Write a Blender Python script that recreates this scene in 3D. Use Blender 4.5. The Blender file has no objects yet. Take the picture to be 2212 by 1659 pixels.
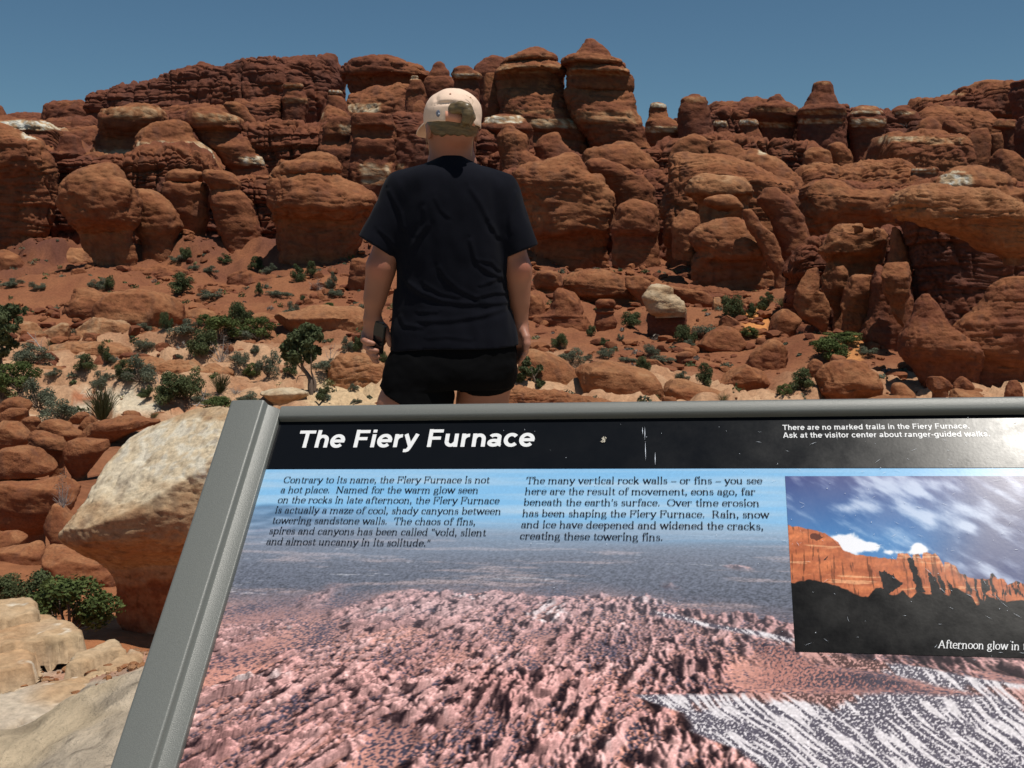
import bpy, bmesh, math, random
import numpy as np
from mathutils import Vector, Matrix

# ------------------------------------------------------------------ camera, sky, sun, exposure
SC = bpy.context.scene
COL = SC.collection
PITCH = math.radians(5.5)
CAMZ = 1.5
FPX = 2390.0                      # focal length in pixels of a 2212 px wide picture
cd = bpy.data.cameras.new("camera"); cam = bpy.data.objects.new("camera", cd); COL.objects.link(cam)
cam.location = (0, 0, CAMZ); cam.rotation_euler = (math.pi / 2 - PITCH, 0, 0)
cd.sensor_width = 36.0; cd.lens = 36.0 * FPX / 2212.0; cd.clip_start = 0.05; cd.clip_end = 20000
cd.dof.use_dof = True; cd.dof.focus_distance = 1.9; cd.dof.aperture_fstop = 45.0
SC.camera = cam
SUN = Vector((0.205, -0.165, 0.962)).normalized()
w = bpy.data.worlds.new("World"); SC.world = w; w.use_nodes = True
nt = w.node_tree; nt.nodes.clear()
sky = nt.nodes.new('ShaderNodeTexSky'); sky.sky_type = 'NISHITA'; sky.sun_disc = False
sky.sun_elevation = math.asin(SUN.z); sky.sun_rotation = math.atan2(SUN.x, SUN.y)
sky.altitude = 1400; sky.air_density = 1.0; sky.dust_density = 0.3; sky.ozone_density = 1.6
bg = nt.nodes.new('ShaderNodeBackground'); bg.inputs[1].default_value = 0.054
wo = nt.nodes.new('ShaderNodeOutputWorld')
tn = nt.nodes.new('ShaderNodeVectorMath'); tn.operation = 'MULTIPLY'; tn.inputs[1].default_value = (.80, 1.05, 1.07)
nt.links.new(sky.outputs[0], tn.inputs[0]); nt.links.new(tn.outputs[0], bg.inputs[0]); nt.links.new(bg.outputs[0], wo.inputs[0])
sd = bpy.data.lights.new("sun", 'SUN'); sd.energy = 4.0; sd.angle = math.radians(0.5); sd.color = (1.0, 0.95, 0.87)
so = bpy.data.objects.new("sun", sd); COL.objects.link(so)
so.rotation_euler = SUN.to_track_quat('Z', 'Y').to_euler(); so.location = SUN * 50
SC.view_settings.view_transform = 'Standard'; SC.view_settings.look = 'None'
SC.view_settings.gamma = 1.0; SC.view_settings.exposure = 0.0
SC.cycles.max_bounces = 5; SC.cycles.diffuse_bounces = 1; SC.cycles.glossy_bounces = 2

# ------------------------------------------------------------------ projection helpers (2212 px frame)
cp, sp = math.cos(PITCH), math.sin(PITCH)
def unproj(px, py, Y):
    a = (np.asarray(px, float) - 1106.0) / FPX; b = -(np.asarray(py, float) - 829.5) / FPX
    dy = cp + b * sp; dz = -sp + b * cp
    t = Y / dy
    return a * t, CAMZ + dz * t
def proj(P):
    x = P[..., 0]; y = P[..., 1]; z = P[..., 2] - CAMZ
    f = y * cp - z * sp; u = y * sp + z * cp
    f = np.where(f < 0.05, 0.05, f)
    return 1106.0 + FPX * x / f, 829.5 - FPX * u / f
def ray(px, py):
    a = (px - 1106.0) / FPX; b = -(py - 829.5) / FPX
    return np.array([a, cp + b * sp, -sp + b * cp])
CR = dict(A=(0, 108, .26855), B=(540, 108, .2441), C=(1026, 54, .26855), D=(1617.8, 135, .26855),
          E=(0, 486, .26855), F=(432, 486, .2441), G=(1107, 486, .26855), H=(1617.8, 486, .26855),
          I=(0, 810, .2441), J=(0, 1215, .2676), K=(756, 162, .2116), M=(756, 486, .26035), O=(0, 0, 1.0))
def cx(k, v): return CR[k][0] + np.asarray(v, float) * CR[k][2]
def cy(k, v): return CR[k][1] + np.asarray(v, float) * CR[k][2]

# ------------------------------------------------------------------ noise
_rg = np.random.default_rng(7)
_P = _rg.permutation(256); _P = np.concatenate([_P, _P, _P]).astype(np.int32)
_G = _rg.normal(size=(256, 3)); _G /= np.linalg.norm(_G, axis=1)[:, None]; _G = _G.astype(np.float32)
def noise(p):
    p = np.asarray(p, np.float32).reshape(-1, 3)
    i = np.floor(p).astype(np.int32); f = (p - i).astype(np.float32)
    u = f * f * f * (f * (f * 6 - 15) + 10)
    i &= 255
    res = np.zeros(len(p), np.float32)
    for dx in (0, 1):
        wx = u[:, 0] if dx else 1 - u[:, 0]
        a = _P[i[:, 0] + dx]
        for dy in (0, 1):
            wy = wx * (u[:, 1] if dy else 1 - u[:, 1])
            b = _P[a + i[:, 1] + dy]
            for dz in (0, 1):
                g = _G[_P[b + i[:, 2] + dz]]
                d = g[:, 0] * (f[:, 0] - dx) + g[:, 1] * (f[:, 1] - dy) + g[:, 2] * (f[:, 2] - dz)
                res += d * wy * (u[:, 2] if dz else 1 - u[:, 2])
    return res * 1.6
def fbm(p, o=4, g=0.5):
    p = np.asarray(p, np.float32); s = 0; a = 1.0
    for k in range(o):
        s = s + a * noise(p + 13.7 * k); p = p * 2.03; a *= g
    return s
def sstep(a, b, x):
    t = np.clip((x - a) / (b - a), 0, 1); return t * t * (3 - 2 * t)
def lerp(a, b, t): return a + (b - a) * t

# ------------------------------------------------------------------ objects
def tag(o, label=None, cat=None, group=None, kind=None):
    if label: o['label'] = label
    if cat: o['category'] = cat
    if group: o['group'] = group
    if kind: o['kind'] = kind
    return o
def empty(name, loc=(0, 0, 0)):
    o = bpy.data.objects.new(name, None); o.empty_display_size = 0.1; COL.objects.link(o); o.location = loc
    return o
def mesh_np(name, V, F, mat, parent=None, col=None, loc=None, smooth=True):
    V = np.asarray(V, np.float32); F = np.asarray(F, np.int32); n = F.shape[1]
    if loc is not None: V = V - np.asarray(loc, np.float32)
    me = bpy.data.meshes.new(name)
    me.vertices.add(len(V)); me.vertices.foreach_set('co', V.ravel())
    me.loops.add(F.size); me.loops.foreach_set('vertex_index', F.ravel())
    me.polygons.add(len(F)); me.polygons.foreach_set('loop_start', np.arange(0, F.size, n, dtype=np.int32))
    me.update(calc_edges=True)
    if smooth: me.polygons.foreach_set('use_smooth', np.ones(len(F), bool))
    if col is not None:
        ca = me.attributes.new('col', 'FLOAT_COLOR', 'POINT')
        c4 = np.ones((len(V), 4), np.float32); c4[:, :3] = col
        ca.data.foreach_set('color', c4.ravel())
    if mat: me.materials.append(mat)
    o = bpy.data.objects.new(name, me); COL.objects.link(o)
    if loc is not None: o.location = loc
    if parent: o.parent = parent
    return o
def mesh_bm(name, bm, mat, parent=None, smooth=False):
    me = bpy.data.meshes.new(name); bm.to_mesh(me); bm.free()
    if smooth:
        for p in me.polygons: p.use_smooth = True
    me.materials.append(mat)
    o = bpy.data.objects.new(name, me); COL.objects.link(o)
    if parent: o.parent = parent
    return o

# ------------------------------------------------------------------ materials
def newmat(name):
    m = bpy.data.materials.new(name); m.use_nodes = True
    n = m.node_tree; b = n.nodes['Principled BSDF']
    return m, n, b
def N(n, t, **k):
    x = n.nodes.new(t)
    for a, v in k.items(): setattr(x, a, v)
    return x
def attr_mat(name, rough=0.9, spec=0.15, grain=30.0, gamt=0.25, bump=0.5, bscale=8.0, bdist=0.1, sub=0.0):
    """surface that takes its own colour from the mesh, broken by grain, with a bumpy skin"""
    m, n, b = newmat(name); L = n.links.new
    at = N(n, 'ShaderNodeAttribute', attribute_name='col')
    tc = N(n, 'ShaderNodeTexCoord')
    n1 = N(n, 'ShaderNodeTexNoise'); n1.inputs['Scale'].default_value = grain; n1.inputs['Detail'].default_value = 6; n1.inputs['Roughness'].default_value = .65
    L(tc.outputs['Object'], n1.inputs['Vector'])
    mr = N(n, 'ShaderNodeMapRange'); mr.inputs[1].default_value = .3; mr.inputs[2].default_value = .7
    mr.inputs[3].default_value = 1 - gamt; mr.inputs[4].default_value = 1 + gamt
    L(n1.outputs['Fac'], mr.inputs[0])
    mx = N(n, 'ShaderNodeVectorMath', operation='SCALE'); L(at.outputs['Color'], mx.inputs[0]); L(mr.outputs[0], mx.inputs['Scale'])
    L(mx.outputs[0], b.inputs['Base Color'])
    n2 = N(n, 'ShaderNodeTexNoise'); n2.inputs['Scale'].default_value = bscale; n2.inputs['Detail'].default_value = 8; n2.inputs['Roughness'].default_value = .62
    L(tc.outputs['Object'], n2.inputs['Vector'])
    bp = N(n, 'ShaderNodeBump'); bp.inputs['Strength'].default_value = bump; bp.inputs['Distance'].default_value = bdist
    L(n2.outputs['Fac'], bp.inputs['Height'])
    n3 = N(n, 'ShaderNodeTexNoise'); n3.inputs['Scale'].default_value = bscale * 5.3; n3.inputs['Detail'].default_value = 6; n3.inputs['Roughness'].default_value = .7
    b3 = N(n, 'ShaderNodeBump'); b3.inputs['Strength'].default_value = bump; b3.inputs['Distance'].default_value = bdist * .22
    L(tc.outputs['Object'], n3.inputs['Vector']); L(n3.outputs['Fac'], b3.inputs['Height']); L(bp.outputs[0], b3.inputs['Normal']); L(b3.outputs[0], b.inputs['Normal'])
    b.inputs['Roughness'].default_value = rough; b.inputs['Specular IOR Level'].default_value = spec
    return m
def plain(name, c, rough=0.5, spec=0.3, metal=0.0, bump=0.0, bscale=50, bdist=0.002, var=0.0):
    m, n, b = newmat(name)
    b.inputs['Base Color'].default_value = (*c, 1); b.inputs['Roughness'].default_value = rough
    b.inputs['Specular IOR Level'].default_value = spec; b.inputs['Metallic'].default_value = metal
    L = n.links.new
    tc = N(n, 'ShaderNodeTexCoord')
    if bump or var:
        n2 = N(n, 'ShaderNodeTexNoise'); n2.inputs['Scale'].default_value = bscale; n2.inputs['Detail'].default_value = 5
        L(tc.outputs['Object'], n2.inputs['Vector'])
    if bump:
        bp = N(n, 'ShaderNodeBump'); bp.inputs['Strength'].default_value = bump; bp.inputs['Distance'].default_value = bdist
        L(n2.outputs['Fac'], bp.inputs['Height']); L(bp.outputs[0], b.inputs['Normal'])
    if var:
        rp = N(n, 'ShaderNodeMapRange'); rp.inputs[1].default_value = .3; rp.inputs[2].default_value = .7; rp.inputs[3].default_value = 1 - var; rp.inputs[4].default_value = 1 + var
        L(n2.outputs['Fac'], rp.inputs[0])
        rgb = N(n, 'ShaderNodeRGB'); rgb.outputs[0].default_value = (*c, 1)
        mx = N(n, 'ShaderNodeVectorMath', operation='SCALE'); L(rgb.outputs[0], mx.inputs[0]); L(rp.outputs[0], mx.inputs['Scale'])
        L(mx.outputs[0], b.inputs['Base Color'])
    return m
M_WALL = attr_mat('red_sandstone_cliff', grain=1.6, gamt=.25, bump=.6, bscale=.9, bdist=.4)
M_MID = attr_mat('red_sandstone', grain=4.0, gamt=.22, bump=.8, bscale=2.6, bdist=.16)
M_NEAR = attr_mat('weathered_sandstone', grain=40.0, gamt=.24, bump=.8, bscale=26.0, bdist=.009)
M_GROUND = attr_mat('desert_ground', grain=7.0, gamt=.26, bump=.8, bscale=7.0, bdist=.07)
PAL = dict(maroon=(.125, .048, .034), red=(.185, .064, .034), orange=(.268, .104, .046), tan=(.36, .170, .080),
           buff=(.46, .31, .18), pale=(.60, .49, .34), white=(.68, .66, .58))
PAL = {k: np.array(v) for k, v in PAL.items()}
TONES = ['maroon', 'red', 'orange', 'tan', 'buff', 'pale', 'white']
def tone_col(t):
    t = np.clip(t, 0, 5.999); i = t.astype(int); f = (t - i)[:, None]
    A = np.array([PAL[k] for k in TONES])
    return A[i] * (1 - f) + A[i + 1] * f

# ------------------------------------------------------------------ ground shape
YP = [-30, 2, 4.6, 5.4, 6.4, 8, 10.5, 14, 20, 30, 40, 60, 80, 92, 104, 112, 122, 135, 150, 170, 200, 260, 5000]
ZP = [0, 0, .02, -.45, -.75, -.80, -1.66, -2.35, -3.28, -3.56, -3.16, -1.94, -.32, 1.0, 3.2, 6.4, 11, 16, 20, 21.5, 20, 8, 0]
def gprof(y): return np.interp(y, YP, ZP)
def near_y(x, y):                                # the edge of the viewpoint slab lies closer on the left
    ye = 4.45 + .25 * sstep(-1.15, -.7, x)
    return y + (4.70 - ye) * sstep(2.2, 3.6, y) * (1 - sstep(6, 9, y))
GC = []                                          # ground constraints (x, y, z, radius)
def ground_base(x, y):
    x = np.asarray(x, float); y = np.asarray(y, float)
    z = gprof(near_y(x, y)).copy()
    num = np.zeros_like(z); den = np.full_like(z, 0.12)
    for (gx, gy, gz, R) in GC:
        r2 = ((x - gx) ** 2 + (y - gy) ** 2) / (R * R)
        wgt = np.exp(-r2); num += wgt * (gz - float(gprof(gy))); den += wgt
    return z + num / den
def ground_hit(px, py, fn=None):
    d = ray(px, py); fn = fn or (lambda x, y: gprof(y))
    Y = np.geomspace(1.5, 170, 900); t = Y / d[1]
    z = CAMZ + d[2] * t; g = fn(d[0] * t, Y)
    k = np.where(z <= g)[0]
    k = k[0] if len(k) else len(Y) - 1
    return d[0] * t[k], Y[k], g[k]
# ------------------------------------------------------------------ rock builder
def gauss_smooth(a, s, wrap=False):
    if s <= 0: return a
    r = int(3 * s) + 1; k = np.exp(-0.5 * (np.arange(-r, r + 1) / s) ** 2); k /= k.sum()
    p = np.pad(a, r, mode='edge')
    return np.convolve(p, k, 'valid')
STY = dict(  # big lumps, small lumps, strata, joints, facets
    tower=(.065, .030, .075, .06, .02), fin=(.07, .045, .045, .036, .02), dome=(.09, .055, .05, .032, .015),
    bould=(.08, .04, .025, .02, .045), slab=(.04, .02, .05, .01, .02), bed=(.06, .045, .065, .03, .03), smooth=(.06, .022, .012, .012, .02), near=(.045, .018, .010, .016, .012))
def pillow(w):
    f = w - np.floor(w)
    return np.minimum(f / .16, 1) ** .6 * (1 - .55 * f) - .62
def rock_disp(P, size, seed, style, h0):
    a, b, st, jt, fc = STY[style]
    o = np.array([seed * 3.17, seed * 7.9, seed * 1.3], np.float32)
    q = P / size
    d = a * fbm(q * 1.1 + o, 3)
    lump = np.abs(noise(q * 2.3 + o)) + .5 * np.abs(noise(q * 4.9 + o + 5)) + .25 * np.abs(noise(q * 10.5 + o))
    d += b * (lump - .6) * 1.6
    if fc:
        n = noise(q * 3.1 + o + 9); d += fc * (np.round(n * 2.5) / 2.5) + fc * .6 * noise(q * 7 + o)
    d += .010 * noise(q * 21 + o) + .006 * noise(q * 43 + o)
    if st:
        wz = P[:, 2] / h0 + .5 * noise(q * .9 + o) + .12 * noise(q * 3 + o)
        am = sstep(-.35, .35, noise(q * 1.2 + o + 7)); am2 = sstep(-.1, .4, noise(q * 1.9 + o + 2))
        d += st * (1.5 * pillow(wz * .42 + seed * .37) * am + .7 * pillow(wz * 1.15 + seed * .61) * am2)
        s1 = np.stack([P[:, 0] * .13 / h0, P[:, 1] * .13 / h0, wz], 1) + o
        n3 = noise(s1 * 2.2); d -= .5 * st * np.exp(-(n3 / .08) ** 2)
    if jt:
        s2 = np.stack([P[:, 0] / (h0 * 2.2), P[:, 1] / (h0 * 2.2), P[:, 2] * .10 / h0], 1) + o
        n = noise(s2 + .15 * noise(q * 2 + o)[:, None]); d -= jt * np.exp(-(n / .045) ** 2)
        n = noise(s2 * 2.7 + 4); d -= .45 * jt * np.exp(-(n / .06) ** 2)
    return d * size
def grid_normals(G, wrap):
    if wrap:
        du = np.roll(G, -1, 1) - np.roll(G, 1, 1)
    else:
        du = np.gradient(G, axis=1)
    dv = np.gradient(G, axis=0)
    n = np.cross(du, dv); l = np.linalg.norm(n, axis=2, keepdims=True)
    return n / np.maximum(l, 1e-9)
def grid_faces(nr, nc, wrap):
    i = np.arange(nr - 1)[:, None]; j = np.arange(nc if wrap else nc - 1)[None, :]
    j2 = (j + 1) % nc
    return np.stack([i * nc + j + 0 * i, i * nc + j2, (i + 1) * nc + j2, (i + 1) * nc + j], -1).reshape(-1, 4)
def rock_color(P, nz, tone, seed, pale, h0, size):
    o = np.array([seed * 1.7, seed * 4.1, seed * 2.9], np.float32)
    q = P / size
    t = tone + .45 * fbm(q * 1.6 + o, 4) + .30 * noise(q * 9 + o)
    wz = np.stack([P[:, 0] * .06 / h0, P[:, 1] * .06 / h0, P[:, 2] / h0 * .8 + .4 * noise(q + o)], 1)
    t += .45 * noise(wz + 3) + .2 * noise(wz * 3.1)
    t += .40 * sstep(.25, .85, nz + .25 * noise(q * 6 + o)) - .12  # upward faces paler: ledge dust, and sunlit tops put into the tone
    t = np.maximum(t, 0)
    if pale:
        u, v = proj(P)
        wob = fbm(q * 3 + o, 3)
        for (k, y0, y1, x0, x1, s) in pale:
            uu0, uu1, vv0, vv1 = cx(k, x0), cx(k, x1), cy(k, y0), cy(k, y1)
            hx, hy = (uu1 - uu0) / 2, (vv1 - vv0) / 2
            r = np.maximum(np.abs(u - uu0 - hx) / hx, np.abs(v - vv0 - hy) / hy) + .28 * wob
            m = 1 - sstep(.75, 1.1, r)
            m = m * (.55 + .45 * sstep(-.3, .4, fbm(q * 7 + o, 3)))
            t = lerp(t, np.full_like(t, min(s + .45, 5.95)), m)
    c = tone_col(t) * (1 - .30 * sstep(.42, .62, noise(q * 13 + o) + .3 * noise(q * 31)))[:, None]
    # desert varnish streaks running down the face, dusky stains
    sv = np.stack([P[:, 0] * 1.6 / h0, P[:, 1] * 1.6 / h0, P[:, 2] * .12 / h0], 1) + o
    var = sstep(.15, .75, noise(sv) + .45 * noise(q * 2.2 + o)) * .38
    c = c * (1 - var[:, None]) + np.array([.09, .045, .035]) * var[:, None]
    return c
ROCKS = []
_seed = [11]
def finish(name, G, wrap, Yc, size, style, tone, seed, pale, h0, mat, label, cat, group, closed_top=True, planes=None, rs=None):
    nr, nc, _ = G.shape
    n = grid_normals(G, wrap)
    ctr = G.mean((0, 1)); 
    out = G - np.array([ctr[0], ctr[1], ctr[2]])
    if (n * out).sum(2).mean() < 0: n = -n
    P = G.reshape(-1, 3).copy(); nn = n.reshape(-1, 3)
    for (pn_, fr_) in (planes or []):
        pn_ = np.array(pn_, float); pn_ /= np.linalg.norm(pn_); c0 = np.array([P[:, 0].mean(), Yc, P[:, 2].mean()]); dd = (P - c0) @ pn_; ex = np.maximum(dd - dd.max() * fr_, 0); P -= pn_ * (ex * .94)[:, None]
    if planes and style == 'near': G = P.reshape(nr, nc, 3); n2 = grid_normals(G, wrap); n2 = np.where(((n2 * n).sum(2) < 0)[..., None], -n2, n2); nn = n2.reshape(-1, 3)
    elif style in ('bould', 'near', 'smooth'):                 # broken, nearly flat faces
        rg = np.random.default_rng(seed); c0 = np.array([P[:, 0].mean(), Yc, P[:, 2].mean()])
        for i in range(11 if style == 'bould' else 5 if style == 'near' else 7):
            pn_ = rg.normal(size=3) * np.array([1, 1, .8]); pn_[1] = -abs(pn_[1]) if i % 3 else pn_[1]; pn_ /= np.linalg.norm(pn_)
            dd = (P - c0) @ pn_; hmx = dd.max() * (rg.uniform(.66, .9) if style == 'bould' else rg.uniform(.84, .95)); ex = np.maximum(dd - hmx, 0)
            if wrap: ex[:nc] *= 1
            P -= pn_ * (ex * .88)[:, None]
        G = P.reshape(nr, nc, 3); n2 = grid_normals(G, wrap); n2 = np.where(((n2 * n).sum(2) < 0)[..., None], -n2, n2); nn = n2.reshape(-1, 3)
    d = rock_disp(P, size, seed, style, h0); d = d - d.mean() + .015 * size
    if rs is not None: d = d * np.repeat(rs, nc)
    if wrap:                               # fade near the closing pole so it stays a closed point
        fade = np.ones(nr); fade[0] = 0
        dd = d.reshape(nr, nc); dd[0] = dd[0].mean(); d = dd.ravel()
    P = P + nn * d[:, None]
    G2 = P.reshape(nr, nc, 3)
    if wrap: G2[0] = G2[0].mean(0)
    P = G2.reshape(-1, 3)
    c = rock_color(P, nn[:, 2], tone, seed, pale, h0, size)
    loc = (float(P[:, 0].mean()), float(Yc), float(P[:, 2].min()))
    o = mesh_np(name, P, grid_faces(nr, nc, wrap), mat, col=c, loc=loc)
    tag(o, label, cat, group); ROCKS.append(o)
    return o
def pick_mat(Y): return M_WALL if Y > 76 else (M_MID if Y > 15 else M_NEAR)
def parse(k, s):
    out = []
    for r in s.split(';'):
        v = r.split()
        if not v: continue
        kk = k
        if v[0].isalpha(): kk = v[0]; v = v[1:]
        v = [float(x) for x in v]
        out.append((float(cy(kk, v[0])), float(cx(kk, v[1])), float(cx(kk, v[2])), v[3] if len(v) > 3 else 1.0))
    return out
def R(name, k, Y, rows, label, style='tower', tone=1.6, kd=.8, pale=None, n=2.6, base=True, cat='rock', group=None, sink=None, sm=.6, h0=None, bcap=None, yoff=0.0, planes=None):
    rows = parse(k, rows); seed = _seed[0]; _seed[0] += 1
    if Y is None:
        y, xl, xr, f = rows[-1]; _, Y, _ = ground_hit((xl + xr) / 2, y); 
    ppm = FPX / Y
    amax = max(r[2] - r[1] for r in rows) / 2 / ppm
    b0 = kd * amax
    if bcap: b0 = min(b0, bcap)
    Yc = Y + b0 + yoff
    z = []; xl = []; xr = []; fr = []
    y0, l0, r0, f0 = rows[0]; w0 = r0 - l0; m = (l0 + r0) / 2
    dy = min(w0 * (.045 if style in ('tower', 'slab', 'bed') else .10), 8.0)
    rows = [(y0 - dy, m - .5, m + .5, f0), (y0 - dy * .75, m - w0 * .36, m + w0 * .36, f0)] + rows
    for (y, l, r, f) in rows:
        X, Z = unproj(np.array([l, r]), y, Yc); xl.append(X[0]); xr.append(X[1]); z.append(float(Z)); fr.append(max(.2, 1 - (1 - f) * 1.6))
    xb = (xl[-1] + xr[-1]) / 2
    if base: GC.append((xb, Yc - b0 * .7, z[-1] + .08 * (z[0] - z[-1]), max(1.2, .9 * (xr[-1] - xl[-1]) / 2 + .03 * Y)))
    if sink is None: sink = max(.8, .02 * Y)
    z.append(z[-1] - sink); xl.append(xl[-1]); xr.append(xr[-1]); fr.append(fr[-1])
    z = np.array(z); xl = np.array(xl); xr = np.array(xr); fr = np.array(fr)
    ext = np.hypot(np.diff(z), (np.abs(np.diff(xl)) + np.abs(np.diff(xr))) / 2 + np.abs(np.diff(fr)) * b0)
    t = np.concatenate([[0], np.cumsum(ext)]); 
    step = max(1.25 * Y / 1106.0, .004)
    nr = int(np.clip(t[-1] / step, 26, 300)); T = np.linspace(0, t[-1], nr)
    z, xl, xr, fr = [np.interp(T, t, a) for a in (z, xl, xr, fr)]
    s = (sm if style != 'tower' else sm * .6) * nr / 60.0
    e = np.ones(nr)
    xl2, xr2, fr = gauss_smooth(xl, s), gauss_smooth(xr, s), gauss_smooth(fr, s)
    k2 = sstep(0, 4, np.arange(nr)); xl = lerp(xl, xl2, k2); xr = lerp(xr, xr2, k2)
    a = np.maximum((xr - xl) / 2, 1e-3); c = (xl + xr) / 2
    nc = int(np.clip(2.4 * amax / step, 36, 330))
    na = int(nc * .72); A = np.concatenate([np.linspace(-math.pi - .25, .25, na, endpoint=False), np.linspace(.25, math.pi - .25, nc - na, endpoint=False)])
    ca, sa = np.cos(A), np.sin(A)
    ux = np.sign(ca) * np.abs(ca) ** (2 / n); uy = np.sign(sa) * np.abs(sa) ** (2 / n)
    b = b0 * (a / amax) ** .7
    bf = np.where(uy[None, :] < 0, (b * fr)[:, None], (b * (.5 + .5 * fr))[:, None])
    G = np.stack([c[:, None] + a[:, None] * ux[None, :], Yc + bf * uy[None, :], z[:, None] + 0 * ux[None, :]], -1)
    size = max(min(amax, (z[0] - z[-1]) * .8), .05)
    # lean the base front outward a little so that it is not a stack of flat discs
    wob = noise(np.stack([G[..., 0] / size * .7, G[..., 1] / size * .7 + seed, G[..., 2] / size * .4], -1).reshape(-1, 3)).reshape(nr, nc)
    G[..., 2] += wob * .10 * size * sstep(0, .15, np.linspace(0, 1, nr))[:, None]
    hh = h0 or (Y * .011 if Y > 60 else max(.12 * size, Y * .009))
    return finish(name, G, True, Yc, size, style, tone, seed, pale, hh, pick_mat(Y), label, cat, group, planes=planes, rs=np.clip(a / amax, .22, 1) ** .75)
def Lf(name, k, Y, tops, basey, label, style='fin', tone=1.4, th=5.0, pale=None, e=.55, base=False, cat='rock', group=None, h0=None, lean=0.0, sink=None):
    """long ridge or ledge: a top line in the photo, a level base, a real thickness"""
    seed = _seed[0]; _seed[0] += 1
    pts = []
    for r in tops.split(';'):
        v = r.split()
        if not v: continue
        kk = k
        if v[0].isalpha(): kk = v[0]; v = v[1:]
        pts.append((float(cx(kk, float(v[0]))), float(cy(kk, float(v[1])))))
    by = float(cy(k, basey)); 
    if Y is None:
        _, Y, _ = ground_hit((pts[0][0] + pts[-1][0]) / 2, by)
    Yc = Y + th / 2
    px = np.array([p[0] for p in pts]); py = np.array([p[1] for p in pts])
    step = max(1.3 * Y / 1106.0, .004)
    X0, _ = unproj(px[0], py[0], Yc); X1, _ = unproj(px[-1], py[-1], Yc)
    nc = int(np.clip(abs(X1 - X0) / step, 30, 520)); U = np.linspace(px[0], px[-1], nc)
    ty = gauss_smooth(np.interp(U, px, py), nc / 160.0)
    _, zt = unproj(U, ty, Yc); X, _ = unproj(U, ty * 0 + by, Yc); _, zb0 = unproj(px.mean(), by, Yc)
    if base:
        for q in (.2, .5, .8): GC.append((lerp(X[0], X[-1], q), Y, float(zb0), max(1.0, .03 * Y + th * .3)))
    zb = float(zb0) - (sink if sink is not None else max(.8, .02 * Y))
    zt = np.maximum(zt, zb + .05)
    sarr = np.linspace(-1, 1, nc); endk = np.sqrt(np.maximum(1 - np.abs(sarr) ** 8, 0)) * .97 + .03
    hmax = float((zt - zb).max())
    nf = int(np.clip((hmax + th * .5) / step, 16, 170)); nb = max(8, nf // 4)
    th_ = np.concatenate([np.linspace(0, math.pi / 2, nf, endpoint=False), np.linspace(math.pi / 2, math.pi, nb)])
    cc = np.cos(th_); ss = np.sin(th_)
    yy = -np.sign(cc) * np.abs(cc) ** e * th / 2; hz = ss ** e
    G = np.stack([X[None, :] + 0 * yy[:, None], Yc + yy[:, None] * endk[None, :] + lean * hz[:, None],
                  zb + hz[:, None] * (zt - zb)[None, :]], -1)
    G[..., 0] += (endk - 1)[None, :] * 0
    size = max(min(hmax, (X[-1] - X[0]) / 2), .05)
    hh = h0 or (Y * .011 if Y > 60 else max(.12 * size, Y * .009))
    return finish(name, G, False, Yc, size, style, tone, seed, pale, hh, pick_mat(Y), label, cat, group)
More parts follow.
